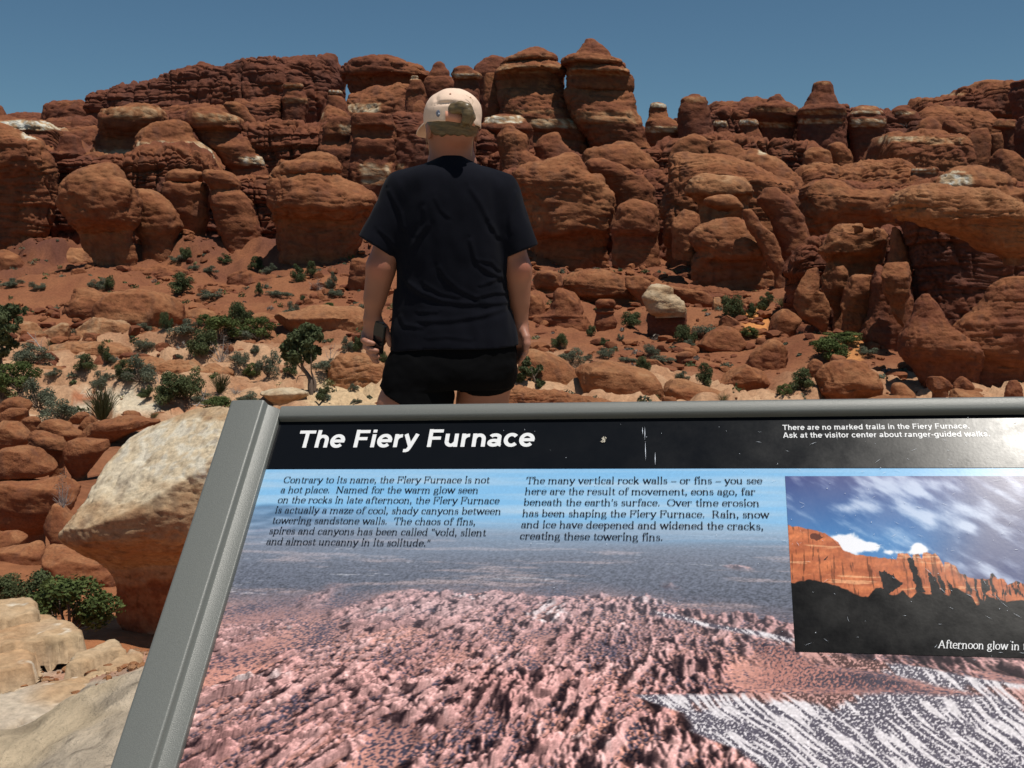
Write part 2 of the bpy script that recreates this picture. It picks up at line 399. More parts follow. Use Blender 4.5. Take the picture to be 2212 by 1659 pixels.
def slab_poly(k, pts, zt, thick, label, tone=3.0, tilt=(0, 0), seed=1, res=.011, group=None):
    """flat bedrock slab: a traced outline laid on a level plane, with a broken edge and real thickness"""
    W_ = []
    for (x, y) in pts:
        d = ray(float(cx(k, x)), float(cy(k, y))); t = (zt - CAMZ) / d[2]; W_.append((d[0] * t, d[1] * t))
    W_ = np.array(W_); lo, hi = W_.min(0) - .06, W_.max(0) + .06
    gx = np.arange(lo[0], hi[0], res); gy = np.arange(lo[1], hi[1], res); X, Y = np.meshgrid(gx, gy); sh = X.shape
    P2 = np.stack([X, Y, 0 * X + seed], -1).reshape(-1, 3)
    xw = X + .050 * noise(P2 * 3.3).reshape(sh) + .022 * noise(P2 * 9).reshape(sh) + .008 * noise(P2 * 24).reshape(sh); yw = Y + .050 * noise(P2 * 3.3 + 9).reshape(sh) + .022 * noise(P2 * 9 + 9).reshape(sh) + .008 * noise(P2 * 24 + 9).reshape(sh)
    ins = np.zeros(sh, bool); dist = np.full(sh, 9.0)
    for i in range(len(W_)):
        a, b = W_[i], W_[(i + 1) % len(W_)]; ab = b - a
        t = np.clip(((xw - a[0]) * ab[0] + (yw - a[1]) * ab[1]) / (ab @ ab), 0, 1); dist = np.minimum(dist, np.hypot(xw - a[0] - t * ab[0], yw - a[1] - t * ab[1]))
        c = (a[1] > yw) != (b[1] > yw); ins ^= c & (xw < (b[0] - a[0]) * (yw - a[1]) / (b[1] - a[1] + 1e-12) + a[0])
    sd = np.where(ins, dist, -dist)
    e = np.clip(sd / .035, 0, 1); edge = np.sqrt(np.maximum(1 - (1 - e) ** 2, 0))
    ctr = W_.mean(0); n1 = fbm(P2 * 2.2, 4).reshape(sh); n2 = fbm(P2 * 9, 3).reshape(sh)
    lam = np.floor(3.5 * (n1 + .4 * Y * 2)) / 3.5
    z = zt + .016 * n1 + .008 * n2 + .003 * noise(P2 * 31).reshape(sh) - .022 * (lam - n1 - .8 * Y) * .6 + tilt[0] * (X - ctr[0]) + tilt[1] * (Y - ctr[1]) - .022 * (1 - edge)
    z = np.where(sd > .001, z, zt - thick + tilt[0] * (X - ctr[0]) + tilt[1] * (Y - ctr[1]))
    P = np.stack([X, Y, z], -1).reshape(-1, 3)
    F = grid_faces(sh[0], sh[1], False); keep = (sd.ravel()[F] > -.5 * res).any(1)
    F = F[keep]; used = np.unique(F); mp = np.full(len(P), -1); mp[used] = np.arange(len(used)); P = P[used]; F = mp[F]; Q = P2[used]
    t = tone + .32 * fbm(Q * 1.7 + 3, 4) + .2 * noise(Q * 14)
    c = tone_col(t); gr = sstep(.0, .5, fbm(Q * 1.3 + 21, 3))[:, None]; c = lerp(c, np.array([.52, .45, .36]), gr * .75)
    ye = sstep(.2, .55, fbm(Q * 2.1 + 31, 3))[:, None]; c = lerp(c, np.array([.52, .39, .24]), ye * .45)
    sp_ = sstep(.46, .72, noise(Q * 13 + 41) + .35 * noise(Q * 34) + .2 * noise(Q * 70))[:, None]; c = lerp(c, np.array([.68, .58, .45]), sp_ * .9); c = c * (1 + .16 * fbm(Q * 22, 3))[:, None]; dk = sstep(.35, .75, fbm(Q * 5 + 71, 4))[:, None]; c = c * (1 - .28 * dk)
    ck = np.abs(noise(Q * np.array([1.6, 4.2, 1]) + 51) + .25 * noise(Q * 9)); cm_ = np.exp(-(ck / .016) ** 2) * (noise(Q * 2.3 + 61) > -.05); P[:, 2] -= .030 * cm_; c = c * (1 - .45 * cm_)[:, None]
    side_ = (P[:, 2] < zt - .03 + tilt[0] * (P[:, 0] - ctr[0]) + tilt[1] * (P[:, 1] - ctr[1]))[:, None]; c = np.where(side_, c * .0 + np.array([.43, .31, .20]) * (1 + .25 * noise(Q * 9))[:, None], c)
    loc = (float(P[:, 0].mean()), float(P[:, 1].mean()), zt - thick)
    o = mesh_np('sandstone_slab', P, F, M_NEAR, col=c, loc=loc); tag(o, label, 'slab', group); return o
# ------------------------------------------------------------------ the red rock wall, far to near
FW = 'rock towers of the far wall'
Lf('rock_fin', 'A', 165, "690 620;740 560;770 470;815 365;1000 372;1030 330;1200 295;1280 285;1430 258;1550 200;1700 172;1880 165;1950 130;2100 118;2212 115;B 330 150;B 520 130;B 740 117;B 790 190;B 835 260;B 850 420", 830,
   "long dark red fin forming the sloping skyline left of the woman's cap", tone=.55, th=14, e=.4)
Lf('rock_outcrop', 'A', 176, "-260 380;-120 420;-20 440;10 480;45 560;70 640", 760, "small red knob on the skyline cut by the left picture edge", tone=1.0, th=8)
Lf('rock_ridge', 'A', 180, "20 600;60 560;130 525;250 520;330 512;380 540;480 560", 760, "low distant red ridge between the skyline knobs at far left", tone=.8, th=8)
R('rock_outcrop', 'A', 172, "432 370 430;450 355 450;480 350 465;560 335 500;650 320 520;760 320 520", "small conical knob on the skyline next to a flat-topped mesa", tone=.9, base=False)
Lf('mesa', 'A', 170, "430 500;450 455;500 430;720 418;755 450;790 520;810 600", 760, "small flat-topped mesa under the left end of the long fin", tone=.9, th=9, e=.35)
Lf('rock_ledge', 'A', 160, "340 640;370 580;500 555;750 540;790 570;820 640", 860, "stepped dark red ledge below the flat-topped mesa", tone=.9, th=8)
Lf('rock_ledge', 'A', 152, "520 720;545 665;600 640;790 615;840 660", 900, "lower stepped ledge behind the shadowed knob at left", tone=1.2, th=7)
Lf('rock_ledge', 'A', 116, "-260 590;-40 578;40 572;170 590;330 605;345 590;470 610;535 645;560 720", 1150, "white-capped long ledge above the tall left cliff",
   tone=.8, th=9, e=.35, pale=[('A', 560, 645, -300, 560, 5.6)])
R('rock_cliff', 'A', 100, "608 -380 60;640 -420 120;700 -450 210;760 -450 330;840 -450 385;930 -450 418;1050 -450 420 .8;1200 -450 415 .7;1350 -450 410 .66;1480 -450 360 .66;1560 -450 300 .7", "tall rounded cliff at the left edge, dark below and orange above",
   tone=1.7, kd=.55, pale=[('A', 655, 715, 170, 310, 5.6)], n=3)
R('rock_dome', 'A', 121, "433 1040 1150;455 960 1230;480 840 1290;520 820 1325;560 800 1340;620 800 1330 .95;680 800 1330 .72;720 770 1320 .62;830 760 1300 .82;1000 740 1300;1100 740 1300", "layered dome with a pale brow over deep shade, behind the round-headed boulder",
   tone=1.6, kd=.7, pale=[('A', 455, 560, 800, 1340, 3.2), ('A', 800, 900, 740, 1060, 3.6)], base=False)
R('rock_dome', 'A', 114, "560 1390 1440;575 1330 1480;600 1250 1505;640 1190 1525;690 1130 1530;720 1100 1540;760 1090 1620;830 1080 1690;900 1060 1720;980 1060 1790;1100 1040 1800", "orange dome with a chalky white patch on its right flank",
   tone=1.9, style='dome', kd=.7, pale=[('A', 730, 850, 1080, 1700, 4.2), ('A', 790, 1010, 1480, 1730, 5.0), ('A', 940, 1010, 1040, 1240, 4.0)], base=False)
Lf('rock_ledge', 'A', 108, "490 1060;510 960;560 930;640 880;720 845;860 842;920 870;1060 900;1120 980", 1300, "sloping shoulder directly behind the round-headed boulder", tone=1.8, th=8, style='dome')
R('rock_pillar', 'A', 111, "680 520 600;700 495 640;760 480 650;850 450 690;1000 470 720;1150 470 720", "squat knob in shade between the left cliff and the round-headed boulder", tone=.9, base=False)
R('boulder_hoodoo', 'A', 90, "918 830 920;935 740 950;960 680 970;1000 600 1000;1050 545 1050;1100 520 1090;1150 505 1100;1200 495 1105;1280 500 1110;1340 530 1110;1385 570 1105;1420 610 1090 .8;1460 635 1070 .5;1520 645 1050 .42;1600 680 1060 .42;1687 740 1080 .5", "huge round-headed boulder on a narrower shaded stem",
   tone=2.0, style='dome', kd=.85, n=2.3)
R('rock_buttress', 'A', 94, "1130 1090 1220;1160 1080 1280;1200 1080 1330;1240 1085 1370;1300 1090 1420;1360 1090 1445;1420 1090 1460;1480 1100 1420;1540 1150 1400", "rounded buttress leaning on the right side of the round-headed boulder", tone=1.9, style='dome')
R('rock_column', 'A', 97, "980 1400 1580;1000 1350 1640;1050 1345 1620;1075 1340 1610 .85;1090 1320 1670;1150 1310 1685;1250 1350 1680;1350 1400 1680;1430 1440 1660;1490 1470 1640", "waisted column with a blocky cap, left of the leaning column", tone=1.7, style='dome')
R('rock_column', 'A', 96, "975 1650 1820;1000 1630 1880;1050 1640 1930;1090 1680 1940;1130 1700 1930 .85;1180 1690 1980;1250 1690 2030;1300 1720 2040;1380 1740 2070;1450 1750 2095;1560 1800 2100", "leaning ribbed column whose foot swings to the right", tone=1.6, style='tower')
R('rock_tower', 'A', 118, "460 1640 1700;490 1540 1790;540 1520 1920;580 1515 1950;640 1530 1950;665 1570 1920 .72;720 1600 2000 .7;790 1680 2040;830 1740 2060;880 1780 2110;920 1800 2130;960 1840 2150 .8;1100 1880 2200;1300 1980 2180;1400 2030 2170", "broad tower with a pale lip and black hollow under its cap",
   tone=1.3, pale=[('A', 500, 590, 1520, 1950, 3.4), ('A', 855, 930, 1900, 2140, 5.2)], base=False)
R('rock_tower', 'A', 128, "425 1820 1920;450 1800 1970;500 1840 2000;560 1900 2050;650 1980 2080;750 2040 2140;850 2080 2200;930 2120 2240;1000 2150 2260;1100 2150 2260", "slanting rib that drops right from the dark fin to a white foot",
   tone=1.6, pale=[('A', 890, 980, 2140, 2280, 5.4)], base=False)
Lf('rock_slope', 'A', 138, "1300 560;1330 495;1500 490;1700 462;1760 490;1900 470;2212 395;B 300 430;B 340 560", 1000, "red bench in front of the long fin with a sunlit edge", tone=.9, th=10)
R('rock_column', 'B', 140, "305 300 470;330 290 475;345 300 460 .8;430 285 500;450 285 520;480 290 520 .85;560 290 500;700 290 480;900 270 480", "square column with a thin pale lid in front of the long fin",
   tone=.9, pale=[('B', 300, 335, 290, 475, 3.6), ('B', 425, 470, 285, 520, 3.2)], base=False)
R('rock_column', 'B', 135, "362 700 815;385 695 815;400 700 810 .8;420 690 830;480 680 855;540 660 870;600 640 890;760 620 890", "short column topped by a small white plate", tone=1.0, pale=[('B', 355, 390, 690, 820, 5.2)], base=False)
Lf('rock_ledge', 'B', 144, "840 640;870 480;900 400;980 400;1060 360;1200 345;1330 320;1400 318;1440 360", 760, "tilted bench with a white seam below the overhanging skyline rock", tone=1.5, th=9, pale=[('B', 470, 560, 860, 1160, 4.4)])
R('rock_outcrop', 'B', 117, "620 690 905;650 680 905;700 650 905;760 650 900;820 630 900 .75;900 600 900;1000 590 900;1150 590 900", "round knob left of the blocky column, with a pale spot", tone=1.2, style='dome', pale=[('B', 660, 740, 780, 905, 4)], base=False)
Lf('rock_slope', 'B', 124, "300 760;420 720;480 690;640 680;700 540;720 515;860 570;890 620;910 760", 1000, "crumbling red slope with white ledge behind the big ridged boulder", tone=1.3, th=8, pale=[('B', 690, 740, 420, 640, 4.6), ('B', 560, 610, 500, 650, 4.6)])
R('rock_column', 'B', 111, "585 920 1250;600 910 1255;640 905 1265;680 905 1280;720 910 1280 .75;790 910 1290 .75;810 920 1285;880 910 1290;950 900 1300 .9;1100 880 1300;1300 880 1250", "blocky layered column with a square hollow, left of the woman's head", tone=1.2, n=3.4, pale=[('B', 1000, 1200, 950, 1260, 4.0)], base=False)
Lf('rock_column', 'B', 113, "1230 660;1260 595;1400 585;1540 590;1640 640;1900 650;1960 700;1980 900", 1300, "dark broken cliff directly behind the woman's head", tone=.8, th=8, e=.35, pale=[('B', 1000, 1100, 1230, 1380, 3.8)])
R('rock_buttress', 'B', 89, "918 520 720;940 470 770;980 440 790;1010 300 810;1050 260 820;1080 240 810;1110 220 790 .9;1160 200 840;1220 190 960;1280 180 1060;1330 175 1120;1400 180 1120;1460 190 1080 .9;1500 200 1040 .7;1600 220 1000 .62;1868 260 900 .66", "massive ridged boulder with a hooded brow left of the woman's shoulder",
   tone=1.9, style='dome', kd=.75, n=2.4)
R('rock_tower', 'B', 150, "60 1140 1260;72 1080 1330;85 1000 1350;110 880 1430;130 850 1500;150 830 1570;200 815 1620;235 815 1650;262 850 1650 .75;330 880 1650 .7;420 960 1650 .8;620 960 1650", "wide skyline rock with a bulging overhang at its left end", tone=1.0, kd=.5, base=False)
R('rock_spire', 'B', 148, "115 1640 1710;130 1620 1720;150 1615 1725;200 1590 1760;250 1570 1775;250 1555 1790;300 1540 1812;380 1530 1820;600 1530 1820", "flask-shaped cone on the skyline above the cap", tone=.9, style='dome', base=False)
R('rock_tower', 'B', 140, "145 1840 1940;170 1800 1970;205 1790 2010;225 1785 2050;250 1800 2055;270 1810 2030 .7;400 1800 2030;600 1800 2030;900 1800 2030", "small tower wearing a white collar just above the woman's cap", tone=1.0, pale=[('B', 205, 255, 1780, 2060, 5.0)], base=False)
R('rock_spire', 'B', 132, "232 1430 1490;262 1425 1490 .8;275 1415 1520;320 1410 1540;360 1390 1550;400 1380 1560 .8;500 1370 1560;600 1360 1560;750 1360 1560", "stepped spire balanced with a pale pebble cap left of the woman's cap", tone=1.3, pale=[('B', 225, 262, 1420, 1500, 4.6)], base=False)
R('rock_buttress', 'B', 126, "450 1480 1530;500 1430 1560;580 1400 1580;650 1390 1590;760 1390 1590", "smooth orange wedge touching the left side of the cap", tone=1.7, style='dome', base=False)
R('rock_dome', 'C', 156, "255 110 190;270 70 240;310 30 260;350 0 270;400 -20 280;600 -20 280", "plain red dome behind the left one of the twin towers", tone=.8, style='dome', base=False)
R('rock_column', 'C', 134, "390 90 165;430 75 165;480 70 175;600 60 220;660 60 250;720 65 250;900 65 250", "slim column pressed against the left twin tower", tone=1.5, base=False)
R('rock_tower', 'C', 130, "198 420 550;215 405 570;235 350 590;255 290 630;275 240 660;300 225 665;314 215 650 .86;335 210 670 .96;360 190 700;385 170 730;402 170 715 .72;450 170 710 .62;500 165 710 .62;560 170 720 .75;620 180 735 .9;660 200 750 .95;700 210 760;760 200 830;800 220 880;850 240 910;920 300 930 .9;980 300 930;1150 300 930", "left one of the twin towers, broad with a low layered cap",
   tone=1.5, kd=.8, pale=[('C', 315, 392, 170, 730, 3.0), ('C', 240, 275, 230, 660, 2.4), ('C', 755, 830, 420, 860, 4.2), ('C', 680, 715, 280, 740, 2.8)], base=False, sm=.6)
R('rock_tower', 'C', 128, "118 885 960;135 885 990;150 870 1000;170 860 1030;200 845 1060;230 825 1085;260 800 1095;285 730 1160;310 695 1205;330 690 1212;347 740 1205 .88;365 750 1225 .95;400 745 1255;420 745 1262 .75;460 745 1262 .72;515 740 1255 .72;530 735 1240 .62;580 730 1265 .75;650 750 1280 .88;720 770 1300 .95;790 800 1335;860 850 1365;930 900 1370;1000 950 1420;1060 960 1460;1110 980 1475;1250 980 1475", "tallest of the twin towers, a pointed cap on the skyline",
   tone=1.5, kd=.8, pale=[('C', 345, 410, 740, 1260, 3.0), ('C', 265, 300, 720, 1200, 2.4), ('C', 690, 800, 800, 1330, 2.9)], base=False, sm=.6)
R('rock_ledge', 'C', 121, "728 130 300;745 80 370;770 70 400;810 40 430;850 40 450;880 50 460 .75;1000 50 460 .75;1150 60 440", "white-topped block at the foot of the left twin tower", tone=1.2, pale=[('C', 725, 790, 60, 400, 5.2)], base=False)
R('rock_pillar', 'C', 111, "810 220 310;840 215 330;870 195 370;890 180 410;950 190 440;1030 200 440;1100 215 540;1200 220 600;1350 220 640;1500 230 640", "stepped block with a crumbly top right of the woman's neck", tone=1.8, base=False)
R('rock_pillar', 'C', 114, "865 620 670;900 530 690;930 500 700;980 480 740;1050 500 800;1120 480 820;1300 480 820", "small pyramid-shaped block between the stepped block and the twin towers", tone=1.5, base=False)
R('rock_dome', 'C', 108, "940 1130 1180;965 1080 1290;1000 950 1330;1040 880 1360;1090 870 1400;1150 870 1470;1250 860 1480", "low rounded hump at the foot of the tallest tower", tone=1.8, style='dome', base=False)
R('rock_cliff', 'C', 93, "1035 720 800;1060 640 840;1120 420 860;1180 300 890;1240 300 1000;1300 320 1060;1360 380 1100;1420 400 1125;1500 410 1135;1600 420 1120;1660 430 1100;1720 430 1070 .7;1800 450 1060 .6;2010 440 1060 .62", "broad pitted orange cliff right of the woman's shoulder, dark along its base",
   tone=2.0, style='dome', kd=.6, n=2.8)
R('rock_buttress', 'C', 98, "1085 900 1060;1110 880 1150;1150 870 1210;1190 900 1250;1230 1000 1350;1290 1060 1400;1350 1090 1440;1420 1120 1455;1600 1120 1460", "shoulder rock with a dark alcove, right of the pitted cliff", tone=1.6, style='dome', base=False)
R('rock_buttress', 'C', 87, "1410 1220 1320;1430 1170 1400;1470 1140 1460;1520 1130 1480;1600 1110 1470;1657 1100 1470;G 100 800 1160 .75;G 200 800 1180 .7;G 300 800 1180 .75;G 400 830 1180 .85", "split knob beside the black vertical crack", tone=1.7, style='dome')
R('rock_cliff', 'O', 91, "333 1455 1488;345 1445 1560;360 1440 1620;385 1437 1680;395 1435 1710;430 1432 1730;470 1432 1735;500 1432 1740;560 1440 1745;600 1440 1740", "large sloping cliff right of the black crack, top cut like a roof", tone=1.9, style='dome', kd=.5, n=3, base=False)
R('rock_slab', 'C', 86, "1205 1800 1920;1230 1750 2080;1270 1710 2160;1310 1700 2212;1360 1690 2230;1400 1750 2220 .7;1460 1800 2200 .6", "pale cross-bedded slab jutting from the sloping cliff", tone=2.9, style='bed', base=False)
R('rock_slab', 'C', 83, "1372 1900 2060;1395 1850 2100;1420 1845 2120;1450 1870 2145;1480 1960 2155;1500 2050 2150;1560 1960 2150 .4", "lens-shaped slab overhanging a shadow below the pale slab", tone=2.4, style='slab', base=False)
R('rock_cliff', 'G', 79, "-30 1600 1850;30 1480 1920;90 1440 1970;150 1450 2030;215 1490 2080;245 1470 2090 .92;280 1450 2100 .72;360 1460 2110 .6;440 1460 2110 .58;580 1470 2110 .62", "bulging cliff with ribbed shade under its brow, above the bushes", tone=2.0, style='dome', kd=.6, n=2.8)
R('rock_buttress', 'G', 78, "-120 1850 1930;0 1880 2000;40 1900 2060;100 1950 2110;200 2000 2150;300 2040 2180;400 2110 2190;500 2110 2220", "ribbed flank running down right from the bulging cliff", tone=1.8, style='dome')
R('boulder', 'C', 82, "1470 1680 1760;1500 1620 1800;1530 1600 1830;1600 1590 1830;1657 1590 1800;1720 1590 1800", "small blocky boulder pile under the lens-shaped slab", tone=1.9, style='bould', base=False)
R('rock_dome', 'H', 82, "-290 120 230;-200 60 330;-60 180 440;40 200 470;150 250 500;260 260 520;420 280 480;580 200 460", "brown flank with a narrow ridge left of the overhung boulder", tone=1.4, style='dome', base=False)
R('rock_tower', 'C', 125, "632 1420 1500;645 1415 1535;670 1410 1540;690 1405 1545 .85;740 1400 1560;760 1390 1590;790 1370 1630;820 1370 1690;850 1370 1712;880 1380 1700 .9;950 1400 1660 .7;1010 1440 1620 .65;1150 1460 1600", "white-capped knob on a pale turban right of the twin towers", tone=1.6, pale=[('C', 625, 662, 1400, 1545, 5.2), ('C', 815, 865, 1360, 1720, 4.6)], base=False)
R('rock_tower', 'C', 122, "562 1720 1810;575 1715 1815;585 1690 1860;610 1660 1870;650 1655 1872;680 1640 1880;740 1635 1890;820 1635 1910;900 1640 1925;950 1640 1930;1150 1640 1930", "barrel-shaped tower with a rough brown cap", tone=.9, pale=[('C', 575, 620, 1660, 1870, 2.8)], base=False)
Lf('rock_ledge', 'C', 150, "1840 760;1870 660;1920 640;2050 628;2180 622;D 40 300;D 140 330;D 200 420", 900, "distant layered bench behind the barrel-shaped tower", tone=.9, th=8, e=.35)
R('rock_column', 'C', 128, "775 1925 2020;800 1915 2030;820 1920 2035 .85;950 1930 2040;1100 1930 2040", "stubby column with a white lid right of the barrel-shaped tower", tone=1.1, pale=[('C', 770, 815, 1900, 2040, 5)], base=False)
R('rock_column', 'D', 126, "465 -70 60;490 -80 75;515 -70 70 .8;600 -60 110;700 -60 140;850 -60 140", "stubby column with a bright white top left of the twin-knobbed tower", tone=1.3, pale=[('D', 460, 505, -90, 80, 5.6)], base=False)
R('rock_dome', 'C', 105, "880 1740 1790;900 1700 1850;930 1650 1900;1000 1600 1900;1080 1560 1900;1300 1560 1900", "smooth orange hump below the barrel-shaped tower", tone=1.8, style='dome', base=False)
R('rock_dome', 'C', 103, "945 1930 2060;965 1900 2110;1000 1890 2140;1060 1900 2250;1120 1960 2300;1400 1960 2400", "lumpy hump below the white-lidded columns", tone=1.8, style='dome', base=False)
R('rock_dome', 'D', 97, "705 -20 60;730 -80 150;760 -120 210;800 -140 260;850 -160 330;930 -160 395;980 -160 410;1100 -160 440;1250 -160 430;1400 -160 430", "long whaleback dome in front of the fez-shaped tower", tone=1.9, style='dome', base=False, pale=[('D', 700, 745, 70, 140, 4.8)])
R('rock_tower', 'D', 132, "260 210 255;275 200 262;285 155 270;330 140 300;352 20 330;375 0 380;400 0 388;440 0 390;500 80 388 .9;520 90 385 .82;600 110 380 .8;760 130 370 .8;1000 150 370", "tower with two little knobs, left of the fez-shaped tower", tone=.9, pale=[('D', 360, 400, 0, 390, 2.8), ('D', 480, 525, 70, 390, 3.8)], base=False, sm=.6)
R('rock_tower', 'D', 128, "160 530 655;172 525 658;190 520 670;215 515 672;250 495 685;300 470 700;345 445 710;360 415 740;385 390 765;415 390 770 .95;440 400 768 .88;470 400 770 .9;490 405 772 .8;600 405 775 .8;700 410 780 .85;800 400 800;1000 400 800", "fez-shaped tower with a flat top standing alone on the skyline", tone=.8, pale=[('D', 380, 420, 380, 780, 3.4), ('D', 452, 490, 390, 780, 4.2), ('D', 150, 175, 520, 660, 2.6)], base=False, sm=.6)
R('rock_tower', 'D', 130, "358 860 1020;370 840 1035;395 820 1060;410 800 1075;440 790 1085 .9;460 790 1090;500 790 1095;530 800 1095 .82;650 820 1090 .82;740 820 1000;950 820 1000", "squat tower with two white bands right of the fez-shaped tower", tone=1.0, pale=[('D', 388, 412, 800, 1070, 4.8), ('D', 455, 520, 830, 1100, 5.0), ('D', 350, 380, 840, 1030, 3)], base=False, sm=.6)
R('rock_tower', 'D', 134, "350 1200 1280;380 1160 1290;400 1140 1340;430 1135 1360;470 1135 1390;500 1140 1300;520 1130 1310;540 1135 1310 .78;620 1130 1310 .78;800 1130 1310", "short tower with white stripes under a slanting orange slope", tone=1.0, pale=[('D', 390, 420, 1140, 1350, 4.6), ('D', 495, 535, 1130, 1320, 5.2)], base=False, sm=.6)
Lf('rock_ridge', 'D', 152, "1250 480;1270 390;1310 320;1400 310;1560 290;1600 250;1650 230;1720 232;1745 262;1800 240;2000 225;2200 240;2500 260;2900 320", 760, "terraced ridge climbing to the right edge of the skyline", tone=1.2, th=12, e=.35, pale=[('D', 245, 265, 1560, 1740, 3.2)])
R('rock_dome', 'D', 154, "150 1880 2010;165 1820 2060;190 1780 2100;240 1750 2130;300 1760 2150;450 1760 2150", "pinkish layered dome crowning the terraced ridge", tone=2.0, style='tower', base=False)
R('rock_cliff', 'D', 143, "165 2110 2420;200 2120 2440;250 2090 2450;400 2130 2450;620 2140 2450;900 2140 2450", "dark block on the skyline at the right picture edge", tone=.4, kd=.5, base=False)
Lf('rock_slope', 'D', 140, "1280 520;1340 400;1450 385;1600 390;1800 415;1890 435;2000 470;2100 520", 780, "slanting orange slope under the terraced ridge", tone=1.7, th=9, style='dome')
R('rock_spire', 'D', 124, "440 1430 1470;470 1380 1500;520 1350 1550;580 1330 1610;650 1330 1620;800 1330 1620", "striped cone below the slanting orange slope", tone=1.6, base=False)
R('rock_ledge', 'D', 122, "470 1570 1660;520 1560 1730;570 1590 1780;620 1680 1790;800 1580 1790", "small terraced rock right of the striped cone, pale at its foot", tone=1.5, pale=[('D', 580, 630, 1680, 1780, 4.4)], base=False)
Lf('rock_ledge', 'D', 110, "950 800;990 740;1040 605;1100 598;1290 600;1310 578;1450 585;1600 610;1720 650;1740 760", 1100, "long flat-topped bench with a pale rim in the right distance", tone=1.7, th=9, e=.35, pale=[('D', 590, 640, 1030, 1420, 4.0), ('D', 600, 660, 1400, 1740, 3.0)])
R('rock_pillar', 'D', 111, "540 1790 1910;590 1760 1930;620 1740 1935;680 1720 1935;740 1710 1930;850 1690 1920;1000 1690 1920", "jointed pillar at the right end of the long bench", tone=1.7, base=False)
R('rock_pillar', 'D', 113, "580 1930 2030;620 1935 2040;700 1940 2040;900 1940 2040", "small pillar squeezed between the jointed pillar and the dark block", tone=2.0, base=False)
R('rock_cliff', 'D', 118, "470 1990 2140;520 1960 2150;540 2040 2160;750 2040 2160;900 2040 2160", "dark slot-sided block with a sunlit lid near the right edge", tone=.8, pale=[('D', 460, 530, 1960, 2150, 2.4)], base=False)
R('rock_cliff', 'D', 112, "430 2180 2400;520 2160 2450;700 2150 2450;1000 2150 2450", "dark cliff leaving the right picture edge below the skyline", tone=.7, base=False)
R('rock_outcrop', 'D', 107, "700 2010 2060;735 1980 2170;790 1940 2200;850 1940 2230;1000 1940 2250", "knobbly heap of blocks near the right edge above the white-patched dome", tone=1.7, style='bould', base=False)
R('rock_dome', 'D', 112, "645 680 740;665 640 770;700 630 800;760 660 825;830 680 830;1000 680 830", "upright thumb-shaped knob, right one of a pair below the fez-shaped tower", tone=2.0, style='dome', base=False)
R('rock_dome', 'D', 110, "695 480 600;720 450 650;780 440 660;830 430 660;1000 430 660", "round knob, left one of a pair below the fez-shaped tower", tone=2.0, style='dome', base=False)
Lf('rock_dome', 'D', 102, "370 1000;390 920;420 850;500 830;700 850;900 810;1000 800;1100 790;1250 830;1340 900;1400 1000", 1180, "wide rolling slope under the pair of knobs", tone=2.0, th=9, style='dome')
R('rock_ledge', 'D', 101, "862 1320 1510;880 1310 1520;895 1320 1520 .8;1000 1230 1520;1150 1230 1520", "block with a thin white slab on top, left of the white-patched dome", tone=1.7, pale=[('D', 855, 895, 1300, 1520, 5.0)], base=False)
R('rock_dome', 'D', 92, "845 1750 1880;870 1640 1950;920 1560 2030;970 1520 2090;1020 1500 2100;1080 1500 2250;1300 1500 2300", "orange dome with a bright white patch near the right edge", tone=2.1, style='dome', pale=[('D', 895, 1000, 1510, 1800, 5.9), ('D', 870, 890, 1620, 1760, 4.5)], base=False)
R('rock_dome', 'D', 86, "970 450 690;985 420 730;1050 410 850;1100 420 1180;1200 430 1190;1290 440 1190 .8;1400 460 1150 .7;1500 480 1130", "pair of weathered mounds below the wide rolling slope", tone=2.0, style='dome', base=False)
R('rock_cliff', 'D', 52, "1000 1270 1640;1020 1230 1850;1060 1180 2000;1100 1175 2080;1150 1180 2140;1200 1190 2212;1250 1225 2260;1290 1380 2280 .95;1340 1560 2300;1400 1720 2320;1480 1880 2340;1515 2000 2350 .9;1560 2060 2350 .7", "great overhanging cap of tan rock at the right edge",
   tone=2.4, style='dome', kd=.55, n=2.8, base=False, sink=.3, yoff=-4.6)
R('rock_cliff', 'H', 55.5, "-160 1200 2400;0 1250 2400;200 1310 2400;300 1320 2400;500 1340 2400;700 1300 2400;1000 1250 2400;1250 1150 2400", "shadowed hollow cliff under the great tan cap", tone=.6, style='tower', kd=.4, n=3.2)  # low tone puts the deep shadow under the cap into the colour
R('boulder', 'H', 57, "0 1150 1200;100 1140 1250;200 1140 1290;300 1120 1310;400 1060 1310", "small ledge block beside the great tan cap", tone=1.9, style='bould', base=False)
R('rock_buttress', 'H', 46, "560 1390 1450;640 1340 1500;740 1310 1560;820 1270 1620;880 1230 1700;940 1215 1800;1000 1215 1850;1060 1250 1850;1100 1300 1850 .85;1200 1330 1840 .7;1320 1400 1840 .7", "pointed brown buttress rising into the shade at right", tone=1.1, style='dome', kd=.6)  # tone darkened in place of the cap's shadow, which falls short here
R('rock_buttress', 'H', 46.5, "440 2000 2300;480 1950 2350;560 1920 2400;640 1850 2400;720 1770 2400;800 1670 2400;880 1630 2400;1000 1560 2400;1060 1560 2400 .9;1120 1580 2400 .72;1320 1600 2400 .7", "wide dark-based buttress at the right picture edge", tone=1.4, style='dome', kd=.5, n=3)  # darker tone carries shade that the overhang does not cast
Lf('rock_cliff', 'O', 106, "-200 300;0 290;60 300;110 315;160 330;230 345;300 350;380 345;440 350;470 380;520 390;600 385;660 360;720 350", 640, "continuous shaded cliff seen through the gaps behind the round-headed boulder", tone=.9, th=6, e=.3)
Lf('rock_cliff', 'O', 120, "500 310;560 285;640 275;700 280;760 285;840 270;900 275;960 280;1040 290;1080 330", 520, "shaded cliff wall behind the blocky columns left of the cap", tone=.8, th=6, e=.3)
